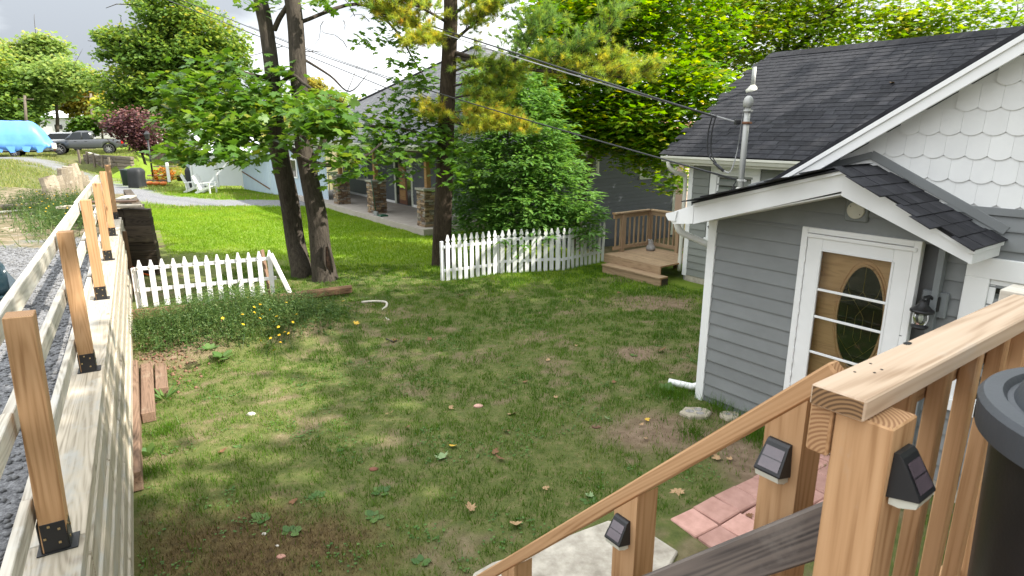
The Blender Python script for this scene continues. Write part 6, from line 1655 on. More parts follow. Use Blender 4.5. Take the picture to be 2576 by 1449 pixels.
# fallen leaves
LT = [plain('tan_dry_leaf', (.42, .28, .15), (.30, .18, .09), .8), plain('yellow_dry_leaf', (.62, .40, .05), (.5, .3, .04), .7), plain('brown_dry_leaf', (.22, .11, .05), (.13, .06, .03), .8), plain('pale_green_leaf', (.22, .30, .14), (.15, .22, .09), .7)]
LTN = ['tan curled dry leaf lying on the lawn', 'yellow fallen leaf lying on the lawn', 'brown dead leaf lying on the lawn', 'pale green fallen leaf lying on the lawn']
lme = [npmesh('fallen_leaf', MAPLE[0] * np.array([1, 1, -2.4]), MAPLE[1], m_) for m_ in LT]
FL = [(1283, 1042, 0, .12), (1187, 1283, 0, .11), (1297, 1312, 0, .11), (1142, 1120, 1, .09), (1113, 1152, 3, .14), (1490, 1248, 3, .09), (1130, 1022, 0, .08), (980, 1038, 0, .1), (1383, 905, 0, .08), (1322, 958, 2, .08), (1625, 1052, 1, .07), (1612, 1065, 0, .06), (1705, 1232, 0, .13), (1660, 880, 2, .16), (1260, 1150, 2, .11), (1240, 1135, 2, .09), (895, 828, 1, .11), (1528, 1050, 3, .08), (1270, 1082, 2, .09), (1160, 745, 0, .14), (1620, 1100, 0, .06), (988, 855, 2, .11), (1085, 852, 2, .1), (740, 1255, 2, .09), (1370, 1225, 0, .07), (560, 1130, 2, .09), (1020, 1075, 2, .08), (1400, 1000, 0, .06), (1540, 960, 2, .07), (1690, 940, 0, .07), (865, 760, 1, .08), (1630, 800, 2, .08), (1690, 745, 0, .09), (1560, 735, 2, .09), (1220, 900, 2, .07), (1450, 870, 0, .06), (1810, 1150, 0, .10), (1790, 1140, 0, .08), (1840, 1155, 0, .07), (1880, 1300, 2, .07)]
for i, (px, py, k_, sz) in enumerate(FL):
    c = atz(px, py, .02); sz *= .82; c[2] = max(gz(c[0], c[1]), .0) + .018 + (.03 if px > 1870 else 0)
    o = obj('fallen_leaf', lme[k_], None, Matrix.Translation(Vector(c)) @ Matrix.Rotation(rg.random() * 6.28, 4, 'Z') @ Matrix.Rotation(rg.uniform(-.4, .4), 4, 'X') @ Matrix.Rotation(rg.uniform(-.4, .4), 4, 'Y') @ Matrix.Scale(sz, 4)); tag(o, LTN[k_], 'leaf', ['tan leaves on the lawn', 'yellow leaves on the lawn', 'brown leaves on the lawn', 'pale green leaves on the lawn'][k_])
# pale garden edging that curls out of the turf
tag(tubeobj('garden_edging', bez([atz(910, 760, .03), atz(940, 758, .05), atz(970, 760, .05), atz(972, 770, .03), atz(962, 780, .0), atz(958, 792, .02), atz(978, 806, .03)], 5), .022, M['rock'], None, 6), 'curved pale garden edging sticking out of the turf', 'edging')
tag(tubeobj('twig', [atz(972, 852, .03), atz(990, 860, .04), atz(998, 856, .03)], .012, M['twig'], None, 5), 'short dark stick lying on the lawn', 'twig')
sgn = hbox('valve_box', 0, .34, 0, .3, 0, .02, M['concrete'])
sgn.matrix_basis = Matrix.Translation(Vector(atz(720, 775, .30))) @ Matrix.Rotation(-.5, 4, 'X'); tag(sgn, 'square pale slab leaning in the weeds by the split timber', 'slab')

# ------------------------------------------------------------------ overhead lines
def wire(label, pts, r, mat, sag=0.0):
    p = np.array(pts, float); q = bez(p, 8)
    t = np.linspace(0, 1, len(q)); q[:, 2] -= sag * 4 * t * (1 - t)
    return tag(tubeobj('overhead_line', q, r, M[mat], None, 5), label, 'cable', 'overhead lines')
E0 = atr(820, -25, 20.0)
mid = (INS + E0) / 2
wire('thick bare service cable running to the mast above the porch', [INS + hp(.02, 0, 0), (INS * 2 + E0) / 3, (INS + E0 * 2) / 3, E0], .010, 'bare_wire', .12)
wire('black insulated service cable twisted along the thick bare one', [INS + hp(.30, 0, .06), (INS * 2 + E0) / 3 + UZ * .03, (INS + E0 * 2) / 3 + UZ * .035, E0 + UZ * .06], .014, 'wire', .08)
M0 = hp(mu + .06, mv - .02, 2.63)
pole_top = atr(400, -20, 32)
TE = atr(762, 108, 23)
wire('thin black telephone line reaching the mast below the service cable', [M0, M0 + (TE - M0) / 3, M0 + (TE - M0) * 2 / 3, TE, TE + (TE - M0) * .5], .012, 'wire', .18)
nE = hp(18.2, 8.5, 2.8)
wire('thin black line from the hipped roof up past the maple stems', [atr(1110, 260, 19.5), atr(972, 197, 22), atr(765, 123, 27), atr(420, -15, 34)], .019, 'wire')
wire('lowest thin black line past the maple stems', [atr(1100, 275, 19.6), atr(962, 217, 22), atr(765, 137, 27), atr(410, -5, 34)], .019, 'wire')

# ------------------------------------------------------------------ the lots on the left: shed, chairs, vehicles
def frame(P, yaw):                            # matrix: local X = forward
    return Matrix.Translation(Vector(P)) @ Matrix.Rotation(yaw, 4, 'Z')
# pale blue metal shed
M['shed_white'] = plain('white_shed_panel', (.78, .80, .82), (.72, .74, .77), .5, 1.5)
M['shed_blue'] = plain('pale_blue_metal', (.44, .53, .61), (.38, .47, .56), .45, 1.5)
M['shed_grey'] = plain('grey_blue_roof_metal', (.30, .36, .42), None, .5)
sA, sB, sC = atz(514, 466, .22), atz(612, 466, .22), atz(800, 497, .22)
sh = thing('metal_shed', sB, 'pale blue ribbed metal shed with white front panels behind the lawn chairs', 'shed')
dirF = unit((sA - sB) * np.array([1, 1, 0])); dirS = unit((sC - sB) * np.array([1, 1, 0])); LF = float(np.linalg.norm(sA - sB)) + .6; LS = float(np.linalg.norm(sC - sB))
for k in range(2):                            # white bays between posts
    a = sB + dirF * (LF * k / 2); b = sB + dirF * (LF * (k + 1) / 2)
    beam('front_panel', a + dirF * .05 + UZ * .93, b - dirF * .05 + UZ * .93, .04, 1.9, M['shed_white'], sh)
for k in range(3):
    a = sB + dirF * (LF * k / 2); beam('corner_post', a - UZ * .1, a + UZ * 1.9, .10, .10, M['white'], sh, up=tuple(dirF))
nS = np.array([dirS[1], -dirS[0], 0]); nS = nS if nS @ (np.array([0, 0, 0]) - sB) > 0 else -nS
GWD = LS * .42
def ribwall(name, f0, f1, zt, n_, mat):
    V = []; F = []
    for i in range(n_ * 2 + 1):
        f = f0 + (f1 - f0) * i / (n_ * 2); p = sB + dirS * f + nS * ((i % 2) * .025); V += [p - UZ * .2, np.array([p[0], p[1], zt(f)])]
    for i in range(n_ * 2): F.append((2 * i, 2 * i + 2, 2 * i + 3, 2 * i + 1))
    return obj(name, mesh(name, V, F, mat), sh)
gab = lambda f: 2.10 + (3.16 - 2.10) * (1 - abs(f - GWD * .5) / (GWD * .5))
ribwall('gable_wall', .04, GWD, gab, 18, M['shed_blue'])
ribwall('annex_wall', GWD + .01, LS + 1.0, lambda f: 2.5, 30, M['shed_blue'])
rB = dirF * 3.2
e0, e1, pk = sB + UZ * 0, sB + dirS * GWD, sB + dirS * GWD * .5
def zz(p, z): return np.array([p[0], p[1], z])
dG = nS * .12
obj('roof', mesh('roof', [zz(e0 + dG - dirS * .15, 2.03), zz(pk + dG, 3.22), zz(pk + rB, 3.22), zz(e0 + rB - dirS * .15, 2.03), zz(e1 + dG + dirS * .1, 2.06), zz(e1 + rB, 2.06)], [(0, 1, 2, 3), (1, 4, 5, 2)], M['shed_white']), sh)
fr0, fr1 = sB + dirS * GWD, sB + dirS * (LS + 1.0)
obj('annex_roof', mesh('annex_roof', [zz(fr0 + nS * .2, 2.48), zz(fr1 + nS * .2, 2.48), zz(fr1 - nS * 2.5, 3.1), zz(fr0 - nS * 2.5, 3.1)], [(0, 1, 2, 3)], M['shed_grey']), sh)
beam('fascia', fr0 + nS * .2 + UZ * 2.2, fr1 + nS * .2 + UZ * 2.2, .03, .14, M['white'], sh)
beam('side_trim', sB + dirS * .15 + nS * .05 + UZ * .75, sB + dirS * 3.6 + nS * .05 + UZ * .05, .03, .06, M['log'], sh)
p = sB + dirS * (LS * .70) + nS * .035
wnb = beam('window', p + UZ * 1.2, p + dirS * .8 + UZ * 1.2, .04, .9, M['white'], sh); beam('pane', p + dirS * .08 + nS * .012 + UZ * 1.2, p + dirS * .72 + nS * .012 + UZ * 1.2, .03, .75, M['ovalglass'], wnb)
# grey lean-to at the left of the shed
lt = thing('lean_to', sA + dirF * .5, 'small grey blue lean-to at the left end of the metal shed', 'shed')
a = sA + dirF * .08; b = sA + dirF * 1.5 + np.array([0, 1.2, 0])
for k in range(5): q0 = a + (b - a) * k / 5; q1 = a + (b - a) * (k + 1) / 5 * .995; beam('wall_panel', q0 + UZ * 1.05, q1 + UZ * 1.05, .04, 2.1, M['shed_blue'] if k < 3 else M['shed_grey'], lt)
beam('roof', a + UZ * 2.2 + np.array([0, .5, 0]), b + UZ * 2.0 + np.array([0, .5, 0]), 1.4, .06, M['shed_grey'], lt)
# adirondack chairs
M['chairw'] = plain('white_resin', (.82, .81, .80), None, .4)
def adirondack(label, px, py, yaw):
    P = atz(px, py, .22); P[2] = gz(P[0], P[1])
    t = thing('lawn_chair', P, label, 'chair', 'white lawn chairs'); Mx = frame(P, yaw)
    def b(n, p0, p1, w, th, up=(0, 0, 1)):
        a_ = Mx @ Vector(p0); c_ = Mx @ Vector(p1); u_ = Mx.to_3x3() @ Vector(up); return beam(n, a_, c_, w, th, M['chairw'], t, up=tuple(u_), c=.008)
    for s in (-1, 1):
        b('leg', (.42, .27 * s, 0), (.40, .27 * s, .55), .09, .03, (0, 1, 0)); b('back_leg', (.40, .25 * s, .36), (-.42, .25 * s, .02), .03, .12); b('arm', (.48, .30 * s, .56), (-.32, .30 * s, .52), .13, .025)
        b('arm_post', (-.25, .27 * s, .1), (-.28, .28 * s, .52), .06, .03, (0, 1, 0))
    for k in range(5): b('seat_slat', (.36 - k * .13, -.26, .37 - k * .045), (.36 - k * .13, .26, .37 - k * .045), .11, .02)
    for k in range(-2, 3): b('back_slat', (-.20, k * .105, .20), (-.48, k * .118, .98 - abs(k) * .045), .10, .02, (1, 0, .3))
    b('back_brace', (-.33, -.27, .52), (-.33, .27, .52), .05, .025); return t
adirondack('white lawn chair turned away with its fanned back to the lane', 517, 476, -.15); adirondack('white lawn chair beside the covered grill seen from the side', 486, 473, .25)
# covered grill by the shed
def covered(name, label, P, sx, sy, h, mat, cat):
    P = np.array(P); P[2] = gz(P[0], P[1]); t = thing(name, P, label, cat)
    n = 16; V = []; rg = np.random.default_rng(int(h * 100))
    for z, s in ((0, 1.0), (.25 * h, .98), (.55 * h, .95), (.8 * h, .98), (.93 * h, .86), (h, .55)):
        for i in range(n):
            a_ = i * 2 * math.pi / n; r_ = s * (1 + .06 * math.sin(5 * a_ + z * 3) * (1 - z / h) + .02 * rg.normal())
            cx_, cy_ = math.cos(a_), math.sin(a_); m_ = max(abs(cx_), abs(cy_)) ** .75
            V.append(P + np.array([sx * r_ * cx_ / m_, sy * r_ * cy_ / m_, z]))
    F = [(k * n + i, k * n + (i + 1) % n, (k + 1) * n + (i + 1) % n, (k + 1) * n + i) for k in range(5) for i in range(n)] + [tuple(range(5 * n, 6 * n))]
    obj('cover', mesh('cover', V, F, mat, True), t); beam('hem', V[0] - np.array([0, .02, -.03]), V[8] - np.array([0, .02, -.03]), .03, .05, mat, t); return t
M['tarpb'] = plain('black_cover_fabric', (.02, .022, .024), (.012, .013, .014), .6, 4, bmp=.3, bs=8)
covered('covered_grill', 'black covered grill beside the white lawn chairs', atz(498, 462, .2), .55, .4, 1.15, M['tarpb'], 'grill')
# below the tie terrace: bin, covered machine, steps, pumpkins display, lamp post
Pg = atz(345, 452, .45); covered('covered_machine', 'machine under a black tarpaulin beside the lane', Pg, .38, .34, 1.1, M['tarpb'], 'tarpaulin')
Pb = atz(318, 445, .5); Pb[2] = gz(Pb[0], Pb[1]); bb = thing('garbage_can', Pb, 'dark green wheeled garbage can by the tie terrace', 'bin')
V, F = lathe([(.24, 0), (.29, .85), (.31, .87), (.31, .93), (.1, .97)], 14); obj('barrel', mesh('barrel', [np.array(q) + Pb for q in V], F, plain('dark_green_bin', (.02, .035, .03), None, .5), True), bb); beam('handle', Pb + np.array([-.1, -.31, .9]), Pb + np.array([.1, -.31, .9]), .03, .04, M['black_metal'], bb)
stp = thing('wooden_steps', atz(390, 452, .3), 'weathered wooden steps and low deck edge beside the flower display', 'steps')
for k in range(4):
    a = atz(366, 456 - k * 6, .25); b = atz(425, 456 - k * 6, .25); beam('tread', np.array([a[0], a[1] + k * .4, .3 + k * .13]), np.array([b[0], b[1] + k * .4, .3 + k * .13]), .36, .08, M['tiewall'], stp)
mumP = atz(412, 440, .6); mum = thing('flower_display', mumP, 'round orange chrysanthemum display with pumpkins by the wooden steps', 'flowers')
rg = np.random.default_rng(77); q = rg.normal(size=(420, 3)); q /= np.linalg.norm(q, axis=1)[:, None]; q = mumP + q * np.array([.62, .5, .45]) * (.8 + .2 * rg.random((420, 1))); 
leaf_obj('blooms', [leaf_arrays(q, .15, OVAL, .6, .1, 5)], leafmat('orange_bloom', [(0, (.10, .12, .03)), (.35, (.35, .14, .02)), (1, (.62, .22, .04))], .3, .1), mum)
for k in range(3):
    V, F = lathe([(.04, 0), (.17, .05), (.2, .13), (.16, .22), (.03, .25)], 12); pc_ = mumP + np.array([.3 - .4 * k, -.7, -.55]); obj('pumpkin', mesh('pumpkin', [np.array(v) * np.array([1, 1, .9]) + pc_ for v in V], F, plain('pumpkin_skin', (.60, .16, .03), None, .5) if k == 0 else bpy.data.materials['pumpkin_skin'], True), mum)
wp = atz(426, 458, .25); beam('post', wp, wp + UZ * 1.1, .12, .12, M['white'], mum, up=(1, 0, 0))
shp = atz(455, 455, .2); sb = thing('potted_shrub', shp, 'feathery light green shrub in a dark pot by the lean-to', 'plant')
V, F = lathe([(.18, 0), (.26, .3), (.27, .32), (.1, .32)], 12); obj('pot', mesh('pot', [np.array(v) + shp for v in V], F, M['plastic'], True), sb)
q = rg.normal(size=(300, 3)) * np.array([.4, .3, .16]) + shp + UZ * .55; leaf_obj('foliage', [leaf_arrays(q, .16, LANCE, .4, .2, 6)], M['yellow'], sb)
lpP = atz(385, 445, .5); lpo = thing('lamp_post', lpP, 'black garden lamp post on the far lawn by the plum tree', 'lamp post')
tubeobj('pole', [lpP, lpP + UZ * 2.1], .05, M['black_metal'], lpo, 8); V, F = lathe([(.05, 2.1), (.12, 2.15), (.15, 2.4), (.18, 2.42), (.03, 2.6)], 8); obj('lantern', mesh('lantern', [np.array(v) + lpP for v in V], F, M['black_metal']), lpo)
# board fence far behind
bf = thing('board_fence', atr(430, 405, 62), 'grey board fence behind the far lawn', 'fence')
a, b = atr(378, 400, 62), atr(500, 405, 58); a[2] = gz(a[0], a[1]); b[2] = gz(b[0], b[1])
for k in range(34):
    q0 = a + (b - a) * k / 34; q1 = a + (b - a) * (k + .93) / 34; beam('board', (q0 + q1) / 2, (q0 + q1) / 2 + UZ * (1.75 + .05 * (k % 3)), float(np.linalg.norm(q1 - q0)), .03, M['tiewall'], bf, up=tuple(np.cross(unit(b - a), UZ)))
# tie terrace under the pickup
tw = thing('tie_terrace', atz(270, 425, .7), 'low terrace wall of stacked grey railway ties below the pickup', 'wall')
a = atr(215, 405, 46); b = atr(336, 420, 42)
for r_ in range(5):
    z = .35 + r_ * .24; k_ = r_ * .06
    for j in range(3):
        f0, f1 = (j - .2 * (r_ % 2)) / 2.8 + k_ * 0, (j + .97 - .2 * (r_ % 2)) / 2.8
        f0 = max(0, f0); f1 = min(1, f1)
        q0 = a + (b - a) * f0; q1 = a + (b - a) * f1; beam('tie', np.array([q0[0], q0[1], z]), np.array([q1[0], q1[1], z - .02]), .25, .225, M['tiewall'], tw, c=.03)
for k in range(5): q = a + (b - a) * (.02 + k * .16); beam('stake', np.array([q[0] - .2, q[1] - .4, .6]), np.array([q[0] - .2 + .1 * (k % 2), q[1] - .4, 1.75 - .1 * k]), .12, .12, M['tiewall'], tw, up=(1, 0, 0))
beam('loose_plank', atr(222, 384, 45.5), atr(275, 398, 44), .2, .06, M['oldrail'], tw)
# upright log edging beside the lane
M['oldlog'] = wood('bleached_log', (.33, .28, .21), (.16, .125, .085), var=.3, grey=(.45, .41, .35), weather=.1)
le = thing('log_edging', atz(150, 495, 1.1), 'row of upright weathered log stumps edging the upper parking', 'edging')
pa, pb_ = np.array([-12.8, 17.0]), np.array([-15.6, 22.8])
for k in range(10):
    f = k / 9; p = pa + (pb_ - pa) * f; h_ = .62 + .4 * f + .1 * R.uniform(-1, 1); z0 = gz(*p) - .1
    V, F = tube([(p[0], p[1], z0), (p[0] + .04, p[1], z0 + h_ * .6 + .1), (p[0] + R.uniform(-.08, .08), p[1], z0 + h_ + .1)], [.15, .148, .14], 9, .03, k); obj('log', mesh('log', V, F, M['oldlog']), le)
for i, (x0, y0, x1, y1, z, lab) in enumerate(((0, 522, 150, 512, 1.32, 'long grey pole lying in the scrub behind the guard fence'), (0, 535, 105, 527, 1.28, 'pale thin board lying in the scrub behind the guard fence'))):
    tag(tubeobj('lying_pole', [atz(x0 - 60, y0 + 4, z), atz(x1, y1, z)], .07 if i == 0 else .035, M['tiewall'] if i == 0 else M['oldrail'], None, 8), lab, 'pole')
# scrub along the fence
rg = np.random.default_rng(88); q = []
for k in range(230):
    px, py = rg.normal(150, 75), rg.normal(540, 26); c = atz(px, py, 1.25); w_, s_ = wcoord(c[0], c[1])
    if s_ > .35: q.append(c)
q = np.array(q); qq = np.repeat(q, 26, 0) + rg.normal(size=(len(q) * 26, 3)) * np.array([.16, .16, .12]) + UZ * .14
tag(leaf_obj('scrub', [leaf_arrays(qq, .07, LANCE, .4, .2, 9), blades(np.repeat(q, 12, 0) + rg.normal(size=(len(q) * 12, 3)) * np.array([.15, .15, 0]), .3, .012, 10)], M['weed']), 'leafy scrub growing along the back of the guard fence', 'scrub', kind='stuff')
qf = q[rg.integers(0, len(q), 55)] + rg.normal(size=(55, 3)) * np.array([.2, .2, .06]) + UZ * .32
sf = obj('scrub_flowers', pebbles('scrub_flowers', qf, [.022] * 55, M['petal'], 900, .5)); tag(sf, 'scattered small yellow blossoms in the scrub behind the guard fence', 'flowers', kind='stuff')

# litter on the roof of the grey house
def onroof(px, py):
    d = ray(px, py); t = ((hp(8.68, EAVE_V, EAVE_Z) - np.array([0, 0, HC])) @ nR) / (d @ nR); return np.array([0, 0, HC]) + d * t + nR * .03
for i, (px, py, k_) in enumerate(((2377, 208, 3), (2250, 212, 0), (2365, 248, 0), (2270, 300, 0), (1770, 265, 1), (2335, 315, 0))):
    o = obj('roof_leaf', lme[k_], None, Matrix.Translation(Vector(onroof(px, py))) @ Matrix.Rotation(i * 1.3, 4, 'Z') @ Matrix.Scale(.10, 4)); tag(o, 'dry leaf lying on the charcoal roof slope', 'leaf', 'leaves on the roof')
tag(tubeobj('roof_twig', [onroof(2214, 388), onroof(2228, 380), onroof(2246, 373)], .014, M['twig'], None, 5), 'short brown twig lying on the charcoal roof', 'twig', 'twigs on the roof')
tag(tubeobj('roof_twig', [onroof(2338, 385), onroof(2360, 372), onroof(2368, 352)], .009, M['plank'], None, 5), 'forked pale twig lying on the charcoal roof', 'twig', 'twigs on the roof')
# ---- vehicles
M['tyre'] = plain('tyre_rubber', (.018, .018, .018), None, .85); M['rim'] = plain('alloy_rim', (.45, .45, .46), None, .3, metal=.7); M['autoglass'] = plain('tinted_auto_glass', (.012, .015, .017), None, .08, spec=.35)
M['truckp'] = plain('gunmetal_paint', (.075, .080, .085), (.07, .075, .08), .3, 1, spec=.6, metal=.3); M['tail'] = plain('red_lens', (.55, .02, .015), None, .2)
M['whitecar'] = plain('white_car_paint', (.75, .74, .72), None, .3, spec=.6); M['darkcar'] = plain('dark_teal_paint', (.012, .03, .04), None, .22, spec=.7); M['bluetarp'] = plain('blue_tarpaulin', (.11, .30, .70), (.08, .24, .60), .45, 1.2, bmp=1.0, bs=3.5)
def loft(sections, M4, mat, name, parent, sm=True):  # sections: list of (x, [(y,z)...]) same count, right half mirrored already
    V = []; n = len(sections[0][1])
    for x, pr in sections: V += [tuple(M4 @ Vector((x, y, z))) for y, z in pr]
    F = [(k * n + i, k * n + (i + 1) % n, (k + 1) * n + (i + 1) % n, (k + 1) * n + i) for k in range(len(sections) - 1) for i in range(n)] + [tuple(range(n)), tuple(range((len(sections) - 1) * n, len(sections) * n))[::-1]]
    return obj(name, mesh(name, V, F, mat, sm), parent)
def wheel(parent, M4, x, y, r, w=.24):
    s = 1 if y > 0 else -1
    Mw = M4 @ Matrix.Translation((x, y, r)) @ Matrix.Rotation(-s * math.pi / 2, 4, 'X')
    V, F = lathe([(r * .62, -w / 2), (r * .93, -w / 2), (r, -w * .3), (r, w * .3), (r * .93, w / 2), (r * .62, w / 2), (r * .6, w * .3)], 20); wh = obj('wheel', mesh('wheel', V, F, M['tyre'], True), parent, Mw)
    V, F = lathe([(r * .62, w * .40), (r * .58, w * .44), (r * .54, w * .30), (r * .12, w * .32)], 20); obj('rim', mesh('rim', V, F, M['black_metal'], True), wh, Mw)
    for k in range(8): obj('spoke', boxmesh(r * .52, r * .10, .03, M['rim'], .005), wh, Mw @ Matrix.Rotation(k * math.pi / 4, 4, 'Z') @ Matrix.Translation((r * .32, 0, w * .42)))
def profile_body(prof_top, prof_bot, hw_fn, M4, mat, name, parent):
    secs = []
    for (x, zt), (_, zb) in zip(prof_top, prof_bot):
        hw = hw_fn(x); sh_ = min(.10, (zt - zb) * .25)
        secs.append((x, [(-hw * .93, zb), (-hw, zb + sh_), (-hw, zt - sh_ * 1.2), (-hw * .93, zt), (hw * .93, zt), (hw, zt - sh_ * 1.2), (hw, zb + sh_), (hw * .93, zb)]))
    return loft(secs, M4, mat, name, parent)
tP0, tP1 = atr(118, 391, 50), atr(318, 391, 52.5)
zt_ = gz(*(tP0[:2])); 
yawT = math.atan2((tP0 - tP1)[1], (tP0 - tP1)[0]); ctrT = (tP0 + tP1) / 2; ctrT[2] = gz(ctrT[0], ctrT[1]) + .02
Lt = float(np.linalg.norm((tP0 - tP1)[:2])); scT = Lt / 5.35
trk = thing('pickup_truck', ctrT, 'dark grey crew cab pickup truck parked above the tie terrace', 'truck')
MT = frame(ctrT, yawT) @ Matrix.Scale(scT, 4)
hwT = lambda x: .93 - .12 * max(0, (abs(x) - 2.2) / .5) ** 2
xs = [-2.66, -2.5, -2.0, -1.55, -1.1, -.62, -.6, .9, 1.0, 1.35, 1.8, 2.25, 2.5, 2.66]
top = [1.10, 1.14, 1.15, 1.15, 1.15, 1.15, 1.10, 1.10, 1.10, 1.09, 1.06, 1.00, .93, .80]
bot = [.62, .55, .62, .98, .62, .45, .42, .42, .45, .62, 1.0, .62, .55, .60]
# arches: raise the belly over each axle
xs = [-2.66, -2.5, -2.12, -1.98, -1.8, -1.6, -1.4, -1.22, -1.08, -.62, .9, 1.22, 1.36, 1.54, 1.74, 1.94, 2.12, 2.26, 2.5, 2.66]
def arch(x, cx_): d = abs(x - cx_); return math.sqrt(max(0, .47 ** 2 - d * d)) + .36 if d < .47 else 0
def topz(x): return np.interp(x, [-2.66, -2.5, -.6, .9, 1.2, 2.0, 2.45, 2.66], [1.08, 1.14, 1.14, 1.12, 1.12, 1.05, .96, .78])
def botz(x): return max(.44 if abs(x) < 2.4 else .55, arch(x, -1.6), arch(x, 1.65))
xs = sorted(set(xs + [-1.6 + d for d in (-.47, -.44, -.3, -.15, .15, .3, .44, .47)] + [1.65 + d for d in (-.47, -.44, -.3, -.15, 0, .15, .3, .44, .47)]))
profile_body([(x, topz(x)) for x in xs], [(x, botz(x)) for x in xs], hwT, MT, M['truckp'], 'body', trk)
cabx = [-.62, -.52, -.2, .3, .75, 1.25]; cabz = [1.55, 1.78, 1.80, 1.79, 1.62, 1.13]
cb = loft([(x, [(-.86, 1.10), (-.72 if z > 1.4 else -.84, z - .03), (-.6 if z > 1.4 else -.8, z), (.6 if z > 1.4 else .8, z), (.72 if z > 1.4 else .84, z - .03), (.86, 1.10)]) for x, z in zip(cabx, cabz)], MT, M['truckp'], 'cab', trk)
for s in (-1, 1):
    for (x0, x1, x2, x3) in ((-.48, .06, .04, -.40), (.14, 1.02, .66, .12)):
        q = [(x0, s * .872, 1.16), (x1, s * .872, 1.16), (x2, s * .755, 1.66), (x3, s * .755, 1.70)]
        obj('window', mesh('window', [tuple(MT @ Vector(v)) for v in q], [(0, 1, 2, 3)], M['autoglass']), cb)
    for x in (-.15, .55): obj('door_handle', boxmesh(.16, .03, .03, M['black_metal'], .008), trk, MT @ Matrix.Translation((x, s * .94, 1.0)))
    obj('mirror', boxmesh(.10, .18, .16, M['black_metal'], .03), trk, MT @ Matrix.Translation((.98, s * 1.02, 1.2)))
    obj('tail_light', boxmesh(.16, .06, .30, M['tail'], .02), trk, MT @ Matrix.Translation((-2.58, s * .89, .95)))
    obj('headlight', boxmesh(.25, .06, .14, M['diffuser'], .02), trk, MT @ Matrix.Translation((2.45, s * .82, .85)))
    for x in (-1.6, 1.65): wheel(trk, MT, x, s * .82, .39)
    obj('fender_flare', boxmesh(1.5, .03, .06, M['black_metal'], .01), trk, MT @ Matrix.Translation((.03, s * .93, .44)))
obj('bumper', boxmesh(.16, 1.75, .18, M['black_metal'], .03), trk, MT @ Matrix.Translation((-2.72, 0, .62))); obj('bed_liner', boxmesh(1.75, 1.5, .03, M['black_metal'], .01), trk, MT @ Matrix.Translation((-1.58, 0, 1.152)))
# white car behind it
suvP = atr(150, 372, 58); suvP[2] = gz(suvP[0], suvP[1]); suv = thing("white_car", suvP, 'white car parked behind the grey pickup', 'car'); MS = frame(suvP, yawT + .1)
xs = np.linspace(-2.3, 2.3, 15); profile_body([(x, np.interp(x, [-2.3, -1.9, 1.0, 2.3], [.95, 1.05, 1.05, .75])) for x in xs], [(x, max(.3, arch(x, -1.4) * .85, arch(x, 1.4) * .85)) for x in xs], lambda x: .9, MS, M['whitecar'], 'body', suv)
cb = loft([(x, [(-.8, 1.0), (-.62, z), (.62, z), (.8, 1.0)]) for x, z in ((-2.1, 1.05), (-1.5, 1.66), (-.2, 1.72), (.6, 1.62), (1.4, 1.06))], MS, M['whitecar'], 'cabin', suv)
for s in (-1, 1):
    obj('window', mesh('window', [tuple(MS @ Vector(v)) for v in ((-1.7, s * .80, 1.08), (1.1, s * .80, 1.08), (.5, s * .665, 1.58), (-1.35, s * .66, 1.60))], [(0, 1, 2, 3)], M['autoglass']), cb)
    for x in (-1.4, 1.4): wheel(suv, MS, x, s * .8, .34, .2)
# tarped boat on its trailer
bP_ = atr(28, 405, 47); bP_[2] = gz(bP_[0], bP_[1]); bt = thing('tarped_boat', bP_, 'boat on a trailer under a bright blue tarpaulin', 'boat'); MB_ = frame(bP_, yawT)
rg = np.random.default_rng(5); secs = []
for x in np.linspace(-2.75, 2.75, 23):
    zt2 = np.interp(abs(x), [0, 1.5, 1.9, 2.35, 2.75], [2.62, 2.60, 2.45, 1.75, 1.0]) + rg.normal() * .025; hw = 1.08 * np.interp(abs(x), [0, 2.0, 2.75], [1, .97, .8]); zb = .52 + .16 * math.sin(x * 4.1) + .05 * rg.normal()
    wv = .04 * math.sin(x * 6.0)
    zm = min(1.55, zt2 * .72)
    secs.append((x, [(-hw * 1.05 - wv, zb), (-hw - wv * .6, 1.0 if zt2 > 1.3 else zb + .2), (-hw * .93, zm), (-hw * .72, zt2 - .08), (0, zt2), (hw * .72, zt2 - .08), (hw * .93, zm), (hw + wv * .6, 1.0 if zt2 > 1.3 else zb + .2), (hw * 1.05 + wv, zb)]))
tarp = loft(secs, MB_, M['bluetarp'], 'tarpaulin', bt)
for k in range(7):
    x = -2.4 + k * .8; q = [(x, 1.10, .75), (x + .75, 1.10, .78), (x + .5, 1.13, .30 + .1 * (k % 2)), (x + .2, 1.13, .34)]
    for s in (1, -1): obj('tarp_flap', mesh('tarp_flap', [tuple(MB_ @ Vector((a_, s * b_, c_))) for a_, b_, c_ in q], [(0, 1, 2, 3)], M['bluetarp']), tarp)
loft([(x, [(-hw, .42), (-hw * .9, .9), (hw * .9, .9), (hw, .42)]) for x, hw in ((-2.6, .8), (0, .9), (2.2, .6), (2.9, .1))], MB_, M['white'], 'hull', bt)
obj('trailer_frame', boxmesh(6.2, .9, .12, M['black_metal'], .02), bt, MB_ @ Matrix.Translation((0, 0, .38)))
for s in (-1, 1): wheel(bt, MB_, -.5, s * .98, .31, .2)
obj('trailer_light', boxmesh(.08, .2, .12, M['tail'], .02), bt, MB_ @ Matrix.Translation((-2.95, .8, .5))); obj('propane_jug', boxmesh(.3, .3, .45, M['white'], .1), bt, MB_ @ Matrix.Translation((-2.95, .95, .75)))
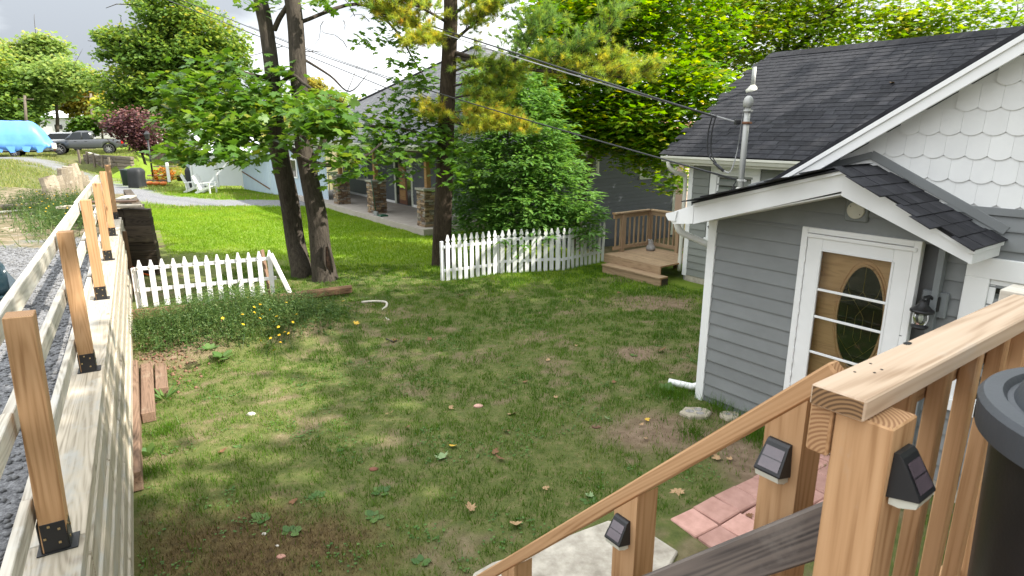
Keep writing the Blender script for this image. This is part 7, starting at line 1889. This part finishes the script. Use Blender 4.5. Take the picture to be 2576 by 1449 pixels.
# the dark car whose nose just enters the frame on the left
cP0 = wpt(6.0, 1.02, 1.24); cyaw = math.atan2(-WN[1], -WN[0]) + .25; cc = cP0 - np.array([math.cos(cyaw), math.sin(cyaw), 0]) * 2.25
dc = thing('dark_car', cc, 'dark teal car parked nose towards the guard fence', 'car'); MC = frame(cc, cyaw)
xs = sorted(list(np.linspace(-2.25, 2.25, 19)) + [2.1, 2.2]); profile_body([(x, np.interp(x, [-2.25, -1.9, -.5, .9, 1.8, 2.1, 2.25], [.8, .98, 1.0, .98, .82, .68, .52])) for x in xs], [(x, max(.2, arch(x, -1.35) * .8, arch(x, 1.35) * .8)) for x in xs], lambda x: .9 - .16 * max(0, (abs(x) - 1.6) / .65) ** 2, MC, M['darkcar'], 'body', dc)
cb = loft([(x, [(-.8, .95), (-.6, z), (.6, z), (.8, .95)]) for x, z in ((-1.9, .98), (-1.2, 1.36), (-.2, 1.44), (.3, 1.40), (1.15, .98))], MC, M['autoglass'], 'cabin', dc)
for s in (-1, 1):
    obj('headlight', boxmesh(.35, .28, .11, M['diffuser'], .03), dc, MC @ Matrix.Translation((2.02, s * .60, .62)) @ Matrix.Rotation(-s * .5, 4, 'Z'))
    for x in (-1.35, 1.35): wheel(dc, MC, x, s * .80, .33, .22)
obj('grille', boxmesh(.05, .8, .16, M['black_metal'], .02), dc, MC @ Matrix.Translation((2.23, 0, .44))); obj('splitter', boxmesh(.30, 1.6, .03, M['darkcar'], .01), dc, MC @ Matrix.Translation((2.24, 0, .20)))
# utility poles
for i, (x, yt, yb, d_, lab) in enumerate(((228, 235, 345, 78, 'leaning utility pole behind the round cedar bush'), (215, 240, 340, 95, 'slim utility pole in front of the yellow poplars'), (62, 240, 345, 72, 'weathered pole standing in the woods above the blue tarp'))):
    a = atr(x + 6, yb, d_); b = atr(x, yt, d_); po = thing('utility_pole', a, lab, 'pole', 'far utility poles'); tubeobj('pole', [a, b], [.17, .13], M['tiewall'], po, 8); beam('crossarm', b + np.array([-.9, 0, -.4]), b + np.array([.9, 0, -.4]), .1, .1, M['tiewall'], po)
# far white building glimpsed through the trees and a pale house in the gap by the lake
def far_house(label, P, L_, D_, H_, rh, wall, roof, yaw=0.0):
    t = thing('far_building', P, label, 'building'); Mh = frame(P, yaw)
    V = [(-L_, -D_, -3), (L_, -D_, -3), (L_, D_, -3), (-L_, D_, -3), (-L_, -D_, H_), (L_, -D_, H_), (L_, D_, H_), (-L_, D_, H_)]
    obj('wall', mesh('wall', V, [(0, 1, 5, 4), (1, 2, 6, 5), (2, 3, 7, 6), (3, 0, 4, 7)], wall), t, Mh)
    V = [(-L_ - .3, -D_ - .3, H_), (L_ + .3, -D_ - .3, H_), (L_ + .3, D_ + .3, H_), (-L_ - .3, D_ + .3, H_), (-L_ - .3, 0, H_ + rh), (L_ + .3, 0, H_ + rh)]
    obj('roof', mesh('roof', V, [(0, 1, 5, 4), (2, 3, 4, 5), (1, 2, 5), (3, 0, 4)], roof), t, Mh)
    for k in range(3):
        w_ = obj('window', boxmesh(L_ * .22, .06, H_ * .28, M['white'], .02), t, Mh @ Matrix.Translation((-L_ * .6 + k * L_ * .6, -D_ - .02, H_ * .55))); obj('pane', boxmesh(L_ * .17, .04, H_ * .22, M['ovalglass'], .01), w_, Mh @ Matrix.Translation((-L_ * .6 + k * L_ * .6, -D_ - .05, H_ * .55)))
P = atr(262, 330, 100); P[2] = gz(P[0], P[1]); far_house('white metal building glimpsed behind the plum tree', P, 7, 4, 3.0, 1.2, M['white'], M['shed_white'])
P = atr(1716, 560, 34); P[2] = gz(P[0], P[1]); far_house('pale lakeside house with terracotta trim seen past the grey house corner', P, 3, 2.5, 2.6 - P[2], 1.0, plain('peach_wall', (.62, .47, .38), (.55, .40, .32), .7, 1), plain('terracotta_roof', (.42, .20, .13), None, .8), .6)
